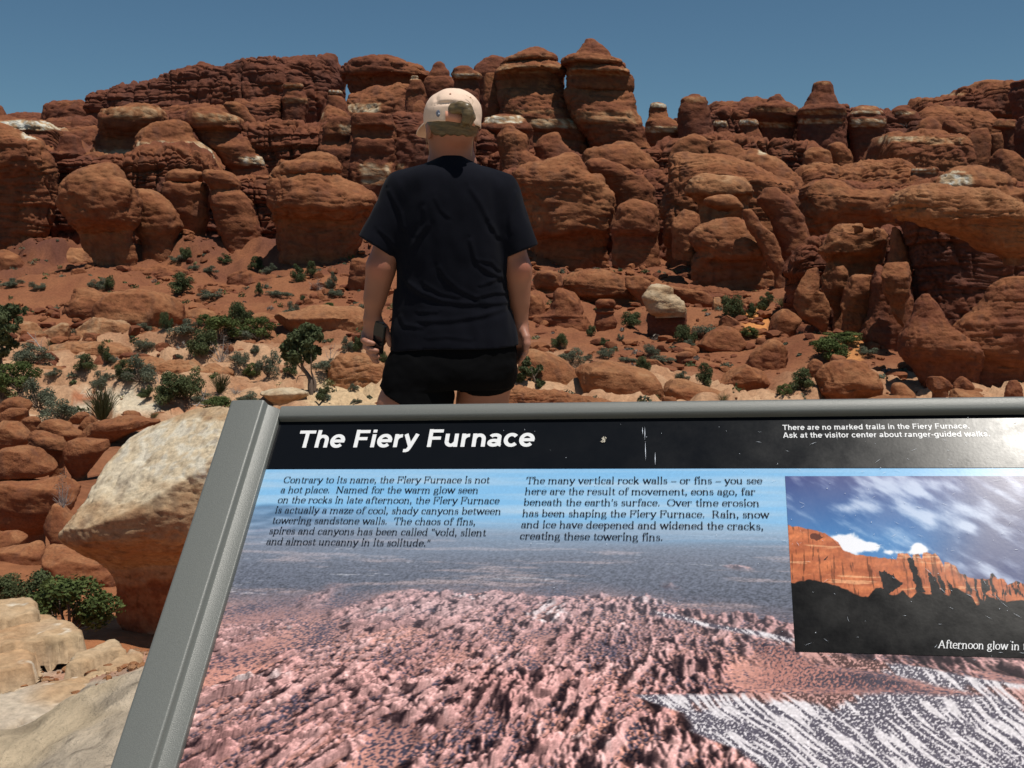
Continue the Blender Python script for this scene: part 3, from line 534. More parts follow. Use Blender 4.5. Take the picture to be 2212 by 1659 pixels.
Lf('rock_cliff', 'O', 118, "1020 380;1060 345;1140 335;1240 340;1330 345;1400 330;1450 310;1540 300;1640 300;1700 310;1760 340", 560, "shaded cliff wall behind the foot of the twin towers", tone=.9, th=6, e=.3)
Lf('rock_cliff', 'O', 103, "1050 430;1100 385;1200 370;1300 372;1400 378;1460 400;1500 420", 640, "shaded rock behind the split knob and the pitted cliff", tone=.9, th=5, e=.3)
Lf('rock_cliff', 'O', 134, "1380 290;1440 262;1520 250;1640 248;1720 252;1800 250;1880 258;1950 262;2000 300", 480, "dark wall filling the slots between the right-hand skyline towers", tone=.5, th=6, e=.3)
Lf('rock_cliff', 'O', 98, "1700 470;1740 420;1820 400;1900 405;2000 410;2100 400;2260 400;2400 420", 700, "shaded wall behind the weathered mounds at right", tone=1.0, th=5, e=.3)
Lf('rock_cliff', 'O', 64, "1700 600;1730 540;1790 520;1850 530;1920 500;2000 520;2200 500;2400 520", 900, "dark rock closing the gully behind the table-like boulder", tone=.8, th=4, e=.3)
Lf('rock_ledge', 'O', 77, "1100 640;1140 612;1220 606;1300 612;1380 620;1450 618;1520 625;1600 632;1680 640", 680, "crumbly red apron at the foot of the pitted cliff", style='bed', tone=1.1, th=4, base=True)
# ------------------------------------------------------------------ talus blocks below the wall
B = 'fallen boulders below the wall'
def bo(k, Y, rows, label, tone=1.9, style='bould', **kw): 
    kw.setdefault('kd', .75); return R('boulder', k, Y, rows, label, style=style, tone=tone, group=B, cat='boulder', **kw)
bo('D', 60, "1315 680 900;1340 630 930;1380 600 1130;1430 560 1140;1480 530 1140;1510 560 1135 .9;1540 600 1130 .65;1600 640 1110 .55;1700 600 1020 .6", "large table-like boulder with pebbles on top over a black hollow", 2.2, base=False)
bo('D', 59.5, "1300 850 920;1318 830 935;1335 850 920", "flat pebble lying on the table-like boulder", 2.3, base=False, sink=.3)
bo('D', 59.4, "1330 1005 1050;1350 995 1062;1372 1000 1060", "round pebble at the right end of the table-like boulder", 2.1, base=False, sink=.3)
bo('H', 58, "330 600 800;360 570 820;420 570 800;500 600 800;570 600 750 .75;700 680 740 .65;860 680 900 .7", "orange block under the table-like boulder's left half")
bo('H', 57, "290 500 570;350 460 580;450 410 560;530 380 560;560 365 600 .85;650 370 650 .75;740 400 670 .8;870 600 670 .8", "peaked boulder with a dark left foot beside the orange block", 1.9)
bo('H', 56.5, "360 880 1020;420 820 1010;500 770 1000;560 750 990;640 740 980 .8;700 760 960 .7;860 740 920 .7", "wedge-shaped block below the right half of the table-like boulder", 1.9)
bo('H', 54, "320 1080 1300;350 1040 1315;450 1070 1310;550 1090 1300;620 1130 1250;680 1150 1250 .6", "squarish sunlit boulder perched over the dark gully at right", 1.9, base=False)
bo('H', 55.5, "330 1030 1310 .7;500 1000 1320;700 970 1320;870 900 1300;1000 880 1260;1150 860 1250", "dark pedestal carrying the squarish sunlit boulder", 1.0, n=3)
bo('H', 60, "680 260 320;710 210 370;760 180 420;830 160 400;900 160 370;960 220 365;1000 330 360", "smooth leaning egg-shaped boulder on the orange sand", 2.0, style='smooth')
bo('H', 59, "725 450 500;770 430 530;820 400 570;880 380 600;950 370 590;1000 380 540;1025 400 480", "dark diamond-shaped boulder against the egg-shaped one", 1.0)
bo('H', 52, "925 150 230;950 120 260;1000 60 300;1060 10 330;1100 -20 320;1150 -60 310;1230 -120 260", "tilted flat-faced slab in front of the egg-shaped boulder", 1.9)
bo('G', 47.5, "1115 1830 1900;1140 1740 1950;1160 1700 2060;1200 1660 2080;1240 1650 2080;1290 1660 2060 .8;1400 1700 1980 .75", "cracked block with a shaded hollow, below the tilted slab", 2.0)
bo('H', 45, "1120 640 870;1140 600 930;1180 570 960;1220 560 1010;1260 560 1120;1300 560 1145;1340 580 1140 .85;1400 600 1100 .7", "long fluted boulder just above the sign's top rail at right", 2.0)
bo('H', 48, "1085 480 560;1100 465 580;1140 460 600;1190 480 580", "small pale-topped boulder left of the long fluted boulder", 2.1)
bo('H', 47, "1035 690 750;1050 660 780;1080 640 790;1110 650 780", "little stack of stones beside the green patch at right", 1.9)
bo('H', 42, "1275 1160 1260;1300 1150 1280;1360 1150 1330;1430 940 1340", "smooth orange hump right of the long fluted boulder", 2.3, style='smooth')
bo('H', 41, "1330 1640 1760;1350 1610 1880;1400 1600 1920;1440 1600 1920", "low flat-topped tan stone at the sign rail near the right edge", 2.2)
bo('H', 43, "1230 1440 1560;1260 1410 1600;1300 1420 1640;1330 1480 1600", "grey-brown rubble block under the wide dark-based buttress", 1.5)
bo('H', 43, "1235 1660 1780;1260 1640 1800;1300 1650 1820;1330 1660 1810", "second grey-brown rubble block, right of its twin", 1.5)
bo('H', 43, "1260 2080 2180;1300 2070 2200;1370 2060 2200", "rough rubble block at the right picture edge", 1.4)
bo('G', 72, "380 180 340;400 130 400;440 130 420;490 180 400;530 200 380 .6", "flat bun-shaped boulder right of the woman's forearm", 2.2)
bo('G', 73, "360 600 760;380 530 790;410 460 870;450 420 900;500 420 960;560 480 1000;600 560 1000 .8;640 700 1040;720 820 1050", "broad layered boulder right of the bun-shaped one", 2.1, style='bed')
bo('G', 72, "430 880 1060;460 880 1110;520 940 1120;600 1000 1110;660 1000 1100", "rounded layer slab behind the white-capped hoodoo", 2.0)
bo('G', 73, "480 1240 1460;500 1220 1470;540 1280 1560;580 1330 1600;620 1370 1640;700 1420 1650 .7;790 1500 1640 .7", "sloping boulder with a dark face right of the white-capped hoodoo", 1.9)
bo('G', 68, "520 110 200;600 100 250;700 110 280;760 110 280", "block beside the woman's right forearm", 1.8)
bo('G', 67, "510 360 400;540 330 500;600 320 540;680 300 560;720 260 560;750 120 600 .8;800 110 640 .8;900 110 640;965 440 620", "stack of cracked blocks on a brick-red layered foot", 1.6)
bo('G', 65, "600 690 810;620 665 825;650 670 825;670 680 815 .7;700 670 820;720 680 810 .8;780 665 840;800 660 840;860 680 820", "small banded pillar between the cracked blocks and the hoodoo", 1.5, style='tower')
bo('G', 58, "820 1660 1760;860 1600 1830;920 1520 1900;980 1460 1920;1020 1450 1900 .85;1080 1560 1750 .8", "jumbled boulder with a dark right side on the red slope", 1.8)
bo('G', 61, "720 1680 1760;750 1660 1820;800 1660 1830;830 1660 1830", "two-tier stone above the jumbled boulder", 1.7)
bo('G', 68, "590 1600 1700;620 1590 1710;700 1610 1680;730 1610 1680", "pale knobbly stone left of the dark green bush", 3.0)
bo('G', 70, "585 1850 1940;620 1840 1950;640 1850 1930", "small orange stone between two dark bushes", 2.0)
bo('G', 52, "1025 1340 1440;1050 1310 1455;1075 1320 1440", "flat ledge stone below the hoodoo", 2.0, style='slab')
bo('G', 50, "1130 1160 1280;1160 1150 1330;1210 1190 1300", "dark crumbling ledge above the sign between shrubs", 1.0)
bo('G', 40, "1105 640 830;1130 540 960;1160 490 1050;1200 520 1130;1250 540 1180;1300 560 1210;1380 600 1235;1460 600 1240", "biggest smooth slickrock dome above the sign's top rail", 2.4, style='smooth')
bo('G', 38.5, "1255 1230 1430;1275 1205 1530;1320 1210 1640;1370 1230 1730;1450 1250 1860", "low slickrock dome right of the biggest dome", 2.4, style='smooth')
bo('G', 42, "1000 100 180;1040 90 300;1090 60 400;1150 40 470;1200 0 520;1280 0 560;1380 0 560", "slickrock hump right of the woman's hip", 2.4, style='smooth')
Lf('rock_ledge', 'G', 35.5, "-180 1330;-20 1310;60 1295;160 1330;250 1350;330 1345;420 1350;620 1390;640 1400;760 1395;860 1430", 1470, "thin broken ledge along the sign rail right of the woman", style='bed', tone=2.0, th=1.5, base=True)
bo('E', None, "65 270 380;85 220 430;110 160 445;150 140 450;190 160 440;215 160 440", "tan boulder topmost in the pile under the tall left cliff", 2.3)
bo('E', None, "195 230 400;210 160 455;250 155 460;300 170 420;345 190 380", "flat tan boulder in the middle of the left pile", 2.3)
bo('E', None, "200 540 690;230 490 730;270 420 775;300 400 775;335 400 760", "flat tan boulder right of the left pile, beside the shaded stem", 2.4)
bo('E', None, "210 -80 60;225 -80 100;260 -80 150;320 -80 175;420 -80 190", "rounded brown boulder at the left picture edge", 1.7)
bo('E', None, "345 450 540;370 380 570;410 360 590;440 370 580", "crusty low boulder below the left pile", 1.9)
bo('E', None, "350 640 740;380 590 800;420 590 830;480 640 830", "crusty red block under the shaded stem", 1.6)
bo('E', None, "75 1490 1620;110 1470 1660;150 1520 1680;200 1600 1700", "pink-orange slab tipped below the waisted column", 2.0)
bo('E', None, "85 1690 1730;110 1640 1770;160 1640 1780;210 1700 1770", "round disc-faced boulder beside the tipped slab", 1.6)
bo('E', None, "240 870 900;280 840 940;320 825 960;360 825 960", "small triangular red stone right of the shaded stem", 1.3)
bo('E', None, "205 1040 1080;240 1000 1100;300 980 1120;340 980 1120", "second triangular red stone, right of the first", 1.3)
bo('E', None, "130 1080 1250;200 1090 1290;290 1170 1300;310 1180 1300", "rough red block behind the triangular stones", 1.1)
Lf('rock_ledge', 'E', None, "800 430;830 390;950 350;1100 320;1180 370;1290 320;1400 320;1600 380;1740 440;1800 500", 480, "long low red ledge with a dark undercut across the left slope", style='bed', tone=1.3, th=4, base=True)
Lf('rock_ledge', 'F', None, "260 450;300 430;420 395;560 440;700 450;800 480;820 560", 570, "short red ledge left of the woman's forearm", style='bed', tone=1.4, th=3, base=True)
bo('F', None, "260 600 700;275 550 730;300 525 745;330 530 745", "small humped stone with a hollow beneath it", 1.9)
bo('F', None, "265 840 890;285 820 905;305 830 900;330 780 980", "balanced pebble on a red base behind the shrubs", 1.7)
bo('F', None, "325 1330 1560;350 1290 1640;400 1280 1640;500 1300 1640;600 1320 1640;650 1360 1600", "dark-sided boulder half hidden by the woman's left forearm", 1.7)
bo('F', None, "515 1240 1290;540 1210 1325;580 1220 1320;600 1240 1300", "small stone with a white top beside the dark-sided boulder", 2.4, pale=[('F', 510, 560, 1210, 1290, 5.4)])
bo('F', None, "605 1040 1080;640 1010 1110;690 1010 1110;720 1020 1110", "upright tan stone on the red slope", 2.0)
bo('E', None, "530 1000 1200;545 900 1290;580 860 1370;640 800 1450;700 780 1480;760 780 1490;870 900 1380", "big bald slickrock dome in the left middle distance", 2.3, style='smooth')
bo('E', None, "505 610 740;540 600 800;600 590 960;650 545 1050;700 540 1120;790 540 1150", "cracked layered block leaning on the bald dome", 2.1, style='bed')
bo('E', None, "765 640 850;785 590 960;810 570 1030;850 565 1070;900 565 1090;950 570 1100", "long pale loaf-shaped boulder with a hollow in its face", 3.2, style='bould')
bo('E', None, "800 400 560;830 335 565;880 335 560;945 350 560", "pale boulder touching the left end of the loaf-shaped one", 3.1)
bo('E', None, "755 150 200;790 130 290;850 120 340;940 100 360", "pale boulder nearest the left edge in the pale row", 3.0)
Lf('rock_ledge', 'E', None, "370 1060;390 1050;430 970;560 945;800 945;960 960;1030 990;1060 1040", 1060, "pale flat shelf below the loaf-shaped boulder", style='slab', tone=2.9, th=2.0, base=True)
bo('E', None, "675 1550 1660;700 1490 1720;740 1460 1760;800 1470 1770", "smooth orange dome behind the green thicket", 2.3, style='smooth')
bo('E', None, "715 2040 2180;740 1990 2240;800 1985 2260;830 1985 2260", "small orange dome at the right end of the thicket", 2.3, style='smooth')
bo('F', None, "735 930 1160;760 850 1450;820 640 1500;870 720 1500;960 800 1500;1020 1000 1500", "wide peach slickrock dome left of the woman's phone", 2.5, style='smooth')
bo('E', None, "875 1130 1200;900 1110 1260;930 1110 1310;960 1120 1300", "small tan stone right of the loaf-shaped boulder", 2.6)
Lf('rock_ledge', 'F', None, "1150 1290;1190 1200;1250 1145;1480 1140;1620 1230;1700 1330", 1400, "thin-bedded peach ledge left of the woman's thigh", style='bed', tone=2.6, th=2.2, base=True)
Lf('rock_ledge', 'E', None, "920 1150;950 1120;1050 1080;1300 1090;1550 1100;1620 1140;1690 1110;1830 1150;1860 1200", 1205, "cracked peach ledge running behind the round green shrubs", style='bed', tone=2.6, th=2, base=True)
Lf('rock_ledge', 'E', None, "60 1200;90 1160;200 1135;400 1135;560 1170;610 1210", 1215, "low peach ledge between shrubs at far left", style='slab', tone=2.6, th=1.5, base=True)
Lf('rock_ledge', 'E', None, "1620 1300;1640 1270;1760 1240;1900 1250;2020 1270;2040 1305", 1312, "flat peach slab right of the spiky shrub", style='slab', tone=2.7, th=1.5, base=True)
bo('F', None, "1455 600 860;1480 540 960;1510 580 960;1560 650 850", "flat whitish slab beside the juniper's trunk", 4.2, style='slab')
# ------------------------------------------------------------------ white-capped hoodoo (cap and stem are its parts)
hd = empty('hoodoo', (0, 0, 0))
o1 = R('stem', 'G', 63, "722 1090 1390;760 1085 1395;850 1090 1390;930 1100 1350;985 1150 1280", None, tone=.8, n=3)
o2 = R('cap', 'G', 62.3, "490 1110 1250;505 1095 1285;530 1085 1295;560 1055 1290;590 1045 1340;620 1060 1375;660 1060 1390;700 1080 1400;728 1150 1390", None, style='dome', tone=4.2, base=False, sink=.1)
hx, hy, hz = o1.location
hd.location = (hx, hy, hz)
for q in (o1, o2):
    for key in ('label', 'category', 'group'):
        if key in q: del q[key]
    q.location = (q.location.x - hx, q.location.y - hy, q.location.z - hz); q.parent = hd
tag(hd, "mushroom-shaped hoodoo with a cream-white cap on a dark red stem", "hoodoo")
# ------------------------------------------------------------------ near red boulders left of the sign
NB = 'red boulders left of the sign'
def nb(k, Y, rows, label, tone=2.0, style='smooth', **kw):
    kw.setdefault('kd', .8); return R('boulder', k, Y, rows, label, style=style, tone=tone, group=NB, cat='boulder', **kw)
nb('I', 22, "212 60 200;230 0 260;270 -40 280;300 -40 260;330 -40 240", "red boulder with a rounded overhang at the top of the left heap")
nb('I', 21, "310 60 240;350 0 230;400 -60 180;450 -60 130", "red boulder under the rounded overhang at the left edge")
nb('I', 20.5, "375 240 330;400 205 365;450 220 350;490 220 350", "small red stone between the left heap and the dark shrub")
nb('I', 19, "440 -60 200;470 -60 270;540 -60 280;600 -60 260;650 -60 190;720 -60 40", "greyish-pink boulder at the left edge above the long red one", 2.3)
nb('I', 20, "410 400 560;440 360 620;480 330 640;520 400 720;560 540 730;610 600 700", "red boulder with a knob on its right, below the small tilted stone")
nb('I', 21.5, "335 680 760;350 630 785;380 620 780;430 640 720", "small tilted red stone in front of the broom shrub")
nb('I', 20.8, "375 760 850;400 720 880;450 690 880;500 720 860", "small red stone right of the tilted one")
nb('I', 20, "395 1000 1290;420 850 1400;460 780 1300;500 740 1200;550 720 1100;610 860 1000", "long grey-red whaleback behind the big pale boulder", 2.0)
nb('I', 22, "325 1100 1200;345 1080 1250;390 1090 1265;410 1090 1265", "little red brick-shaped stone above the whaleback")
nb('I', 17, "500 280 380;560 260 540;600 270 580;650 300 590;700 420 570;750 440 560", "ridged orange boulder with curved grooves", style='bed')
nb('I', 16, "645 120 280;670 0 380;720 -60 430;780 -60 470;830 -60 490;890 -60 420;920 -60 200", "long orange boulder with two notches at the left edge")
nb('I', 16.5, "570 680 790;590 620 960;640 590 960;700 575 900;760 580 850;820 600 800;880 640 760", "dusky rose boulder tucked behind the big pale boulder", 1.9)
nb('I', 13.2, "880 540 600;930 300 680;970 0 690;1050 -80 680;1150 -80 650;1250 -80 560;1330 -80 480;1410 150 390", "broad orange slab in the middle of the left heap", kd=.6)
nb('I', 12.4, "1150 450 560;1230 420 620;1330 405 700;1400 420 780;1450 450 830;1510 470 850", "orange rock leaning under the big pale boulder's beak")
nb('I', 11.5, "1400 0 180;1440 -60 230;1490 -60 200;1520 -60 200", "flat red flake at the left edge")
nb('I', 11, "1460 330 380;1490 250 380;1560 -60 390;1640 -60 400;1720 -60 400", "low red slab behind the leafy bush")
nb('I', 10.6, "1430 440 460;1500 400 470;1560 390 800;1620 400 960;1700 420 970;J 120 380 960;J 160 480 940", "long red slab between the leafy bush and the pale boulder")
# the big pale boulder on its dark pedestal
R('boulder', 'I', 6.9, "325 1700 2000;345 1550 2080;385 1480 2120;440 1340 2150;500 1150 2160;580 1020 2160;650 940 2160;720 880 2160;800 800 2160;900 730 2160;1000 680 2150;1070 620 2150;1120 570 2140;1180 565 2120;1250 575 2100;1300 590 2070;1350 610 2030 .95;1440 720 1990 .85;1520 820 1950 .72;1600 900 1900 .6;1660 960 1860 .52;J 170 950 1600 .5;J 300 940 1550 .5;J 450 935 1500 .5;J 540 1000 1450 .55",
  "big cream boulder with a beak, overhanging a dark red foot left of the sign", style='near', tone=4.0, kd=.8, n=2.6, cat='boulder', h0=.10, planes=[((-.34, -.55, .76), .70), ((-.15, -.70, -.70), .66), ((-.80, -.15, .50), .84)],
  pale=[('J', 150, 640, 800, 1700, 1.3), ('I', 380, 980, 900, 2200, 5.0), ('I', 760, 1120, 600, 1300, 4.7)])
# near slabs underfoot
SG = 'sandstone slabs at the viewpoint'
slab_poly('J', [(-250, 300), (100, 270), (250, 266), (305, 375), (200, 400), (60, 440), (-250, 500)], .115, .13, "thick tan slab at the left edge above the broken-cornered slab", 4.0, seed=2, group=SG)
slab_poly('J', [(-250, 520), (-20, 440), (130, 398), (360, 392), (420, 440), (530, 448), (640, 520), (700, 585), (560, 580), (420, 610), (240, 655), (-250, 690)], .07, .10, "broad tan slab with a broken dark corner beside the green bush", 3.9, seed=3, group=SG)
slab_poly('J', [(-250, 690), (60, 655), (240, 662), (330, 690), (355, 750), (200, 820), (-250, 930)], .04, .08, "greyish flat slab under the broad tan slab", 3.7, seed=4, group=SG)
slab_poly('J', [(480, 800), (700, 690), (870, 604), (955, 588), (990, 640), (975, 690), (850, 715), (650, 800)], .06, .10, "finger-shaped tan slab pointing at the sign frame", 4.0, seed=5, group=SG)
slab_poly('J', [(780, 845), (940, 730), (1050, 680), (1115, 715), (1150, 790), (1140, 845), (950, 848)], .05, .09, "blunt tan slab between the finger-shaped slab and the sign frame", 4.0, seed=6, group=SG)
slab_poly('J', [(-300, 1110), (150, 1015), (520, 935), (850, 872), (1160, 852), (1700, 840), (2600, 900), (2600, 2100), (-600, 2100)], .03, .08, "large lichen-spotted sandstone slab filling the bottom left corner", 3.8, seed=7, group=SG)
# ------------------------------------------------------------------ the ground, one sheet to the horizon
def build_ground():
    nr, nc = 760, 640
    Y = np.concatenate([np.linspace(-12, 1.5, 30, endpoint=False), np.geomspace(1.5, 200, 640, endpoint=False), np.geomspace(200, 5000, 90)])
    nr = len(Y)
    s = np.linspace(-1, 1, nc); s = s * (.62 + .38 * s * s)
    X = s[None, :] * (6 + np.abs(Y[:, None]) * 1.15 + (Y[:, None] > 220) * 0)
    YY = np.repeat(Y[:, None], nc, 1)
    x = X.ravel(); y = YY.ravel()
    z = ground_base(x, y)
    P2 = np.stack([x, y, 0 * x], 1)
    near = 1 - sstep(4.6, 5.1, near_y(x, y))
    d = np.clip(y, 3, 140)
    amp = d * .010
    q = P2 / (d * .09)[:, None] if False else P2
    n = np.zeros_like(x)
    for wl, a in ((6.0, .22), (2.2, .12), (.8, .055), (.3, .022)):
        m = sstep(wl * 600, wl * 250, y) if False else 1.0
        n = n + a * fbm(P2 / wl + wl, 2) * m * (1 - near * (1 if wl > 1 else .55))
    # low stepped bedding ledges on the slickrock flat, 24-50 m out
    yl = 10 * sstep(-3, 7, x); slick = sstep(20, 26, y) * (1 - sstep(54, 66, y + yl + 5 * noise(P2 / 9)))
    led = fbm(np.stack([x * .10, y * .42, 0 * x], 1), 3)
    st = led * 6; stf = np.floor(st) + sstep(.55, .95, st - np.floor(st))
    z = z + n * np.where(y > 60, 1.5, 1.0) + slick * .42 * (stf - st * .62)
    w2 = y * .62 + 1.6 * fbm(np.stack([x * .16, y * .12, 0 * x + 4], 1), 3); f2 = w2 - np.floor(w2)
    z = z + slick * .34 * (np.minimum(f2 / .14, 1) - f2) * sstep(-.25, .25, noise(np.stack([x * .22, y * .22, 0 * x + 8], 1)))
    ck = np.abs(noise(np.stack([x * .42, y * 1.1, 0 * x + 15], 1)) + .3 * noise(P2 * 1.3)); z = z - slick * .14 * np.exp(-(ck / .07) ** 2)
    # rubble of the red slopes
    rub = sstep(50, 62, y) * (1 - sstep(112, 125, y))
    z = z + rub * (.55 * np.abs(noise(P2 / 2.6)) + .3 * np.abs(noise(P2 / 1.1)))
    soil = 1
    # thin bedding laminae of the slab underfoot
    wz = (x * .28 + y * 1.0) * 1.9 + .5 * fbm(P2 * 1.2, 3)
    lam = np.floor(wz) + sstep(.78, .98, wz - np.floor(wz))
    z = z + near * (-.034 * lam + .022 * wz * 1.0 + .020 * fbm(P2 * 4, 4) + .006 * noise(P2 * 19))
    # the rock bench that the far wall stands on: lumpy, terraced
    wl = sstep(86, 98, y) * (1 - sstep(190, 240, y))
    hz = z + 2.2 * fbm(P2 / 9, 3)
    hz = lerp(hz, 2.4 * (np.floor(hz / 2.4) + sstep(.5, .95, hz / 2.4 - np.floor(hz / 2.4))), .7) + .5 * fbm(P2 / 2.1, 3)
    z = lerp(z, hz, wl)
    P = np.stack([x, y, z], 1)
    G = P.reshape(nr, nc, 3)
    # colour of the soil and bedrock
    red = np.array([.20, .072, .036]); org = np.array([.295, .122, .056]); tan = np.array([.52, .315, .185]); buff = np.array([.60, .485, .355])
    white = np.array([.62, .52, .38])
    u, v = proj(P)
    f1 = (fbm(P2 / 3.1 + 3, 4) + .4 * noise(P2 / .5))[:, None]
    c = lerp(red, org, np.clip(.45 + .5 * f1, 0, 1))
    t = (sstep(18, 26, y) * (1 - sstep(52, 64, y + yl + 5 * noise(P2 / 7))))[:, None]
    c = lerp(c, lerp(org, tan, np.clip(.75 + .6 * f1, 0, 1)), t)
    t = (sstep(24, 28, y) * (1 - sstep(33, 37, y + 2 * noise(P2 / 3))))[:, None] * np.clip(.3 + f1, 0, 1)
    c = lerp(c, white, t * .8)
    for (k, xx, yy, rx, ry, cc, sg) in (('G', 1960, 770, 120, 100, np.array([.62, .26, .085]), .9), ('H', 800, 1000, 120, 160, np.array([.55, .24, .085]), .8),
                                      ('I', 900, 220, 420, 110, white, 1.), ('I', 1250, 280, 200, 80, white, 1.), ('I', 760, 215, 230, 60, np.array([.40, .16, .08]), 1.),
                                      ('F', 1250, 1500, 400, 130, np.array([.60, .44, .26]), .8), ('I', 1600, 300, 120, 30, np.array([.40, .16, .08]), .7)):
        r = np.hypot((u - cx(k, xx)) / (rx * CR[k][2]), (v - cy(k, yy)) / (ry * CR[k][2])) + .45 * fbm(P2 / (d * .03)[:, None], 3)
        m = ((1 - sstep(.75, 1.1, r)) * sg * (y > 10))[:, None]
        c = lerp(c, cc, m)
    nearc = lerp(buff, np.array([.47, .385, .29]), np.clip(.5 + .8 * fbm(P2 * 2.2, 4), 0, 1)[:, None])
    spot = sstep(.42, .6, noise(P2 * 12.0) + .3 * noise(P2 * 31))[:, None]; nearc = lerp(nearc, np.array([.58, .46, .33]), spot * .5)
    yel = sstep(.15, .5, fbm(P2 * 1.6 + 7, 3))[:, None]; nearc = lerp(nearc, np.array([.56, .41, .22]), yel * .35)
    dk = sstep(.3, .8, fbm(P2 * 6 + 17, 4))[:, None]; nearc = nearc * (1 - .30 * dk) * (1 + .12 * noise(P2 * 40))[:, None]
    ckn = np.exp(-((np.abs(noise(P2 * np.array([1.3, 3.4, 1]) + 5) + .3 * noise(P2 * 6)) / .022) ** 2))[:, None] * (noise(P2 * 1.7 + 2) > -.1)[:, None]; nearc = nearc * (1 - .5 * ckn)
    grav = ((1 - sstep(.6, 1.0, np.hypot((x + 1.45) / .45, (y - 4.25) / .42) + .3 * noise(P2 * 6))))[:, None]
    nearc = lerp(nearc, np.array([.50, .28, .19]), grav)
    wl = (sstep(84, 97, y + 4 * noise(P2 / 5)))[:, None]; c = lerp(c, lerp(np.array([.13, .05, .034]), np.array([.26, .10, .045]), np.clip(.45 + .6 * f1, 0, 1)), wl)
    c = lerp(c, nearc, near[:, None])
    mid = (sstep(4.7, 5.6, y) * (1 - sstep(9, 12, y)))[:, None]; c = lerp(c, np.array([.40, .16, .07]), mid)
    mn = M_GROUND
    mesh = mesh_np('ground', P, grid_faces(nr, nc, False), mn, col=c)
    tag(mesh, kind='structure')
    return Y, s, G
_fx, _fz = unproj(cx('M', 800), cy('K', 155), 3.5)
GC.append((float(_fx), 3.5, (float(_fz) - 1.71) * 1.12, .75))   # the low rise the woman stands on
GY, GS, GG = build_ground()
def ground_z(x, y):
    x = np.atleast_1d(np.asarray(x, float)); y = np.atleast_1d(np.asarray(y, float))
    i = np.clip(np.searchsorted(GY, y) - 1, 0, len(GY) - 2); fy = (y - GY[i]) / (GY[i + 1] - GY[i])
    ss = x / (6 + np.abs(y) * 1.15)
    j = np.clip(np.searchsorted(GS, ss) - 1, 0, len(GS) - 2); fx = np.clip((ss - GS[j]) / (GS[j + 1] - GS[j]), 0, 1)
    Z = GG[..., 2]
    return (Z[i, j] * (1 - fx) + Z[i, j + 1] * fx) * (1 - fy) + (Z[i + 1, j] * (1 - fx) + Z[i + 1, j + 1] * fx) * fy
# ------------------------------------------------------------------ the sign in front
def cam2w(v):
    v = np.asarray(v, float); x, y, z = v[..., 0], v[..., 1], v[..., 2]
    return np.stack([x, y * sp - z * cp, y * cp + z * sp], -1)
_r = np.array([.98258, .01592, .18520]); _u = np.array([.10213, .77930, -.61827])
_r /= np.linalg.norm(_r); _u -= (_u @ _r) * _r; _u /= np.linalg.norm(_u); _n = np.cross(_r, _u)
_O = np.array([(604.5 - 1106) / FPX, -(912 - 829.5) / FPX, -1.0]) * 1.47
SR, SU, SN = cam2w(_r), cam2w(_u), cam2w(_n); SO = cam2w(_O) + np.array([0, 0, CAMZ])
SIGN = empty('wayside_sign', (0, 0, 0))
SIGN.matrix_world = Matrix(((SR[0], SU[0], SN[0], SO[0]), (SR[1], SU[1], SN[1], SO[1]), (SR[2], SU[2], SN[2], SO[2]), (0, 0, 0, 1)))
tag(SIGN, "slanted grey-framed information sign headed The Fiery Furnace, filling the foreground", "sign")
PW, PH, HB = 1.05, .612, .0755                  # panel width, height, header height (metres)
M_FRAME = plain('grey_powder_coat', (.165, .170, .155), rough=.40, spec=.5, bump=.5, bscale=900, bdist=.0006, var=.10)
def loft(name, prof, axis, s0, s1, mat, parent, cut=None):
    """extrude a profile along the panel's x or y axis; ends capped"""
    bm = bmesh.new(); rings = []
    for k, s in enumerate((s0, s1)):
        ring = []
        for (a, nn) in prof:
            e = s + (cut(a, nn, k) if cut else 0)
            ring.append(bm.verts.new((a, e, nn) if axis == 'y' else (e, a, nn)))
        rings.append(ring)
    m = len(prof)
    for i in range(m):
        j = (i + 1) % m
        bm.faces.new((rings[0][i], rings[0][j], rings[1][j], rings[1][i]))
    bm.faces.new(rings[0]); bm.faces.new(rings[1][::-1])
    bmesh.ops.recalc_face_normals(bm, faces=bm.faces)
    o = mesh_bm(name, bm, mat, parent, smooth=True)
    md = o.modifiers.new('edge', 'BEVEL'); md.width = .0012; md.segments = 2; md.limit_method = 'ANGLE'; md.angle_limit = math.radians(35)
    o.data.set_sharp_from_angle(angle=math.radians(40))
    return o
def arcp(c, r, a0, a1, n=6):
    return [(c[0] + r * math.cos(math.radians(a0 + (a1 - a0) * i / n)), c[1] + r * math.sin(math.radians(a0 + (a1 - a0) * i / n))) for i in range(n + 1)]
side = [(-.0715, -.030)] + arcp((-.0665, .011), .005, 180, 90) + arcp((-.0262, .012), .004, 90, 20) + [(-.0205, .0085)] + [(-.0195, .0078)] + arcp((-.0022, .0052), .0022, 80, 0) + [(0, -.004), (-.004, -.030)]
loft('frame_bar', side, 'y', -PH - .06, .0262, M_FRAME, SIGN, cut=lambda a, nn, k: (-.0012 if nn < .004 else 0) - (max(0, a + .024) * .42) if k else 0)
side2 = [(PW - a, nn) for a, nn in side][::-1]
loft('frame_bar', side2, 'y', -PH - .06, .0262, M_FRAME, SIGN, cut=lambda a, nn, k: -(max(0, PW + .024 - a) * .42) if k else 0)
top = [(.000, -.004)] + arcp((.0062, .0050), .0062, 180, 115, 5) + arcp((.0150, .0055), .0060, 80, 10, 6) + [(.0212, 0), (.0212, -.028), (.002, -.028)]
loft('frame_bar', top, 'x', .0004, PW - .0004, M_FRAME, SIGN)
loft('frame_bar', [(-PH - a, nn) for a, nn in top][::-1], 'x', .0004, PW - .0004, M_FRAME, SIGN)
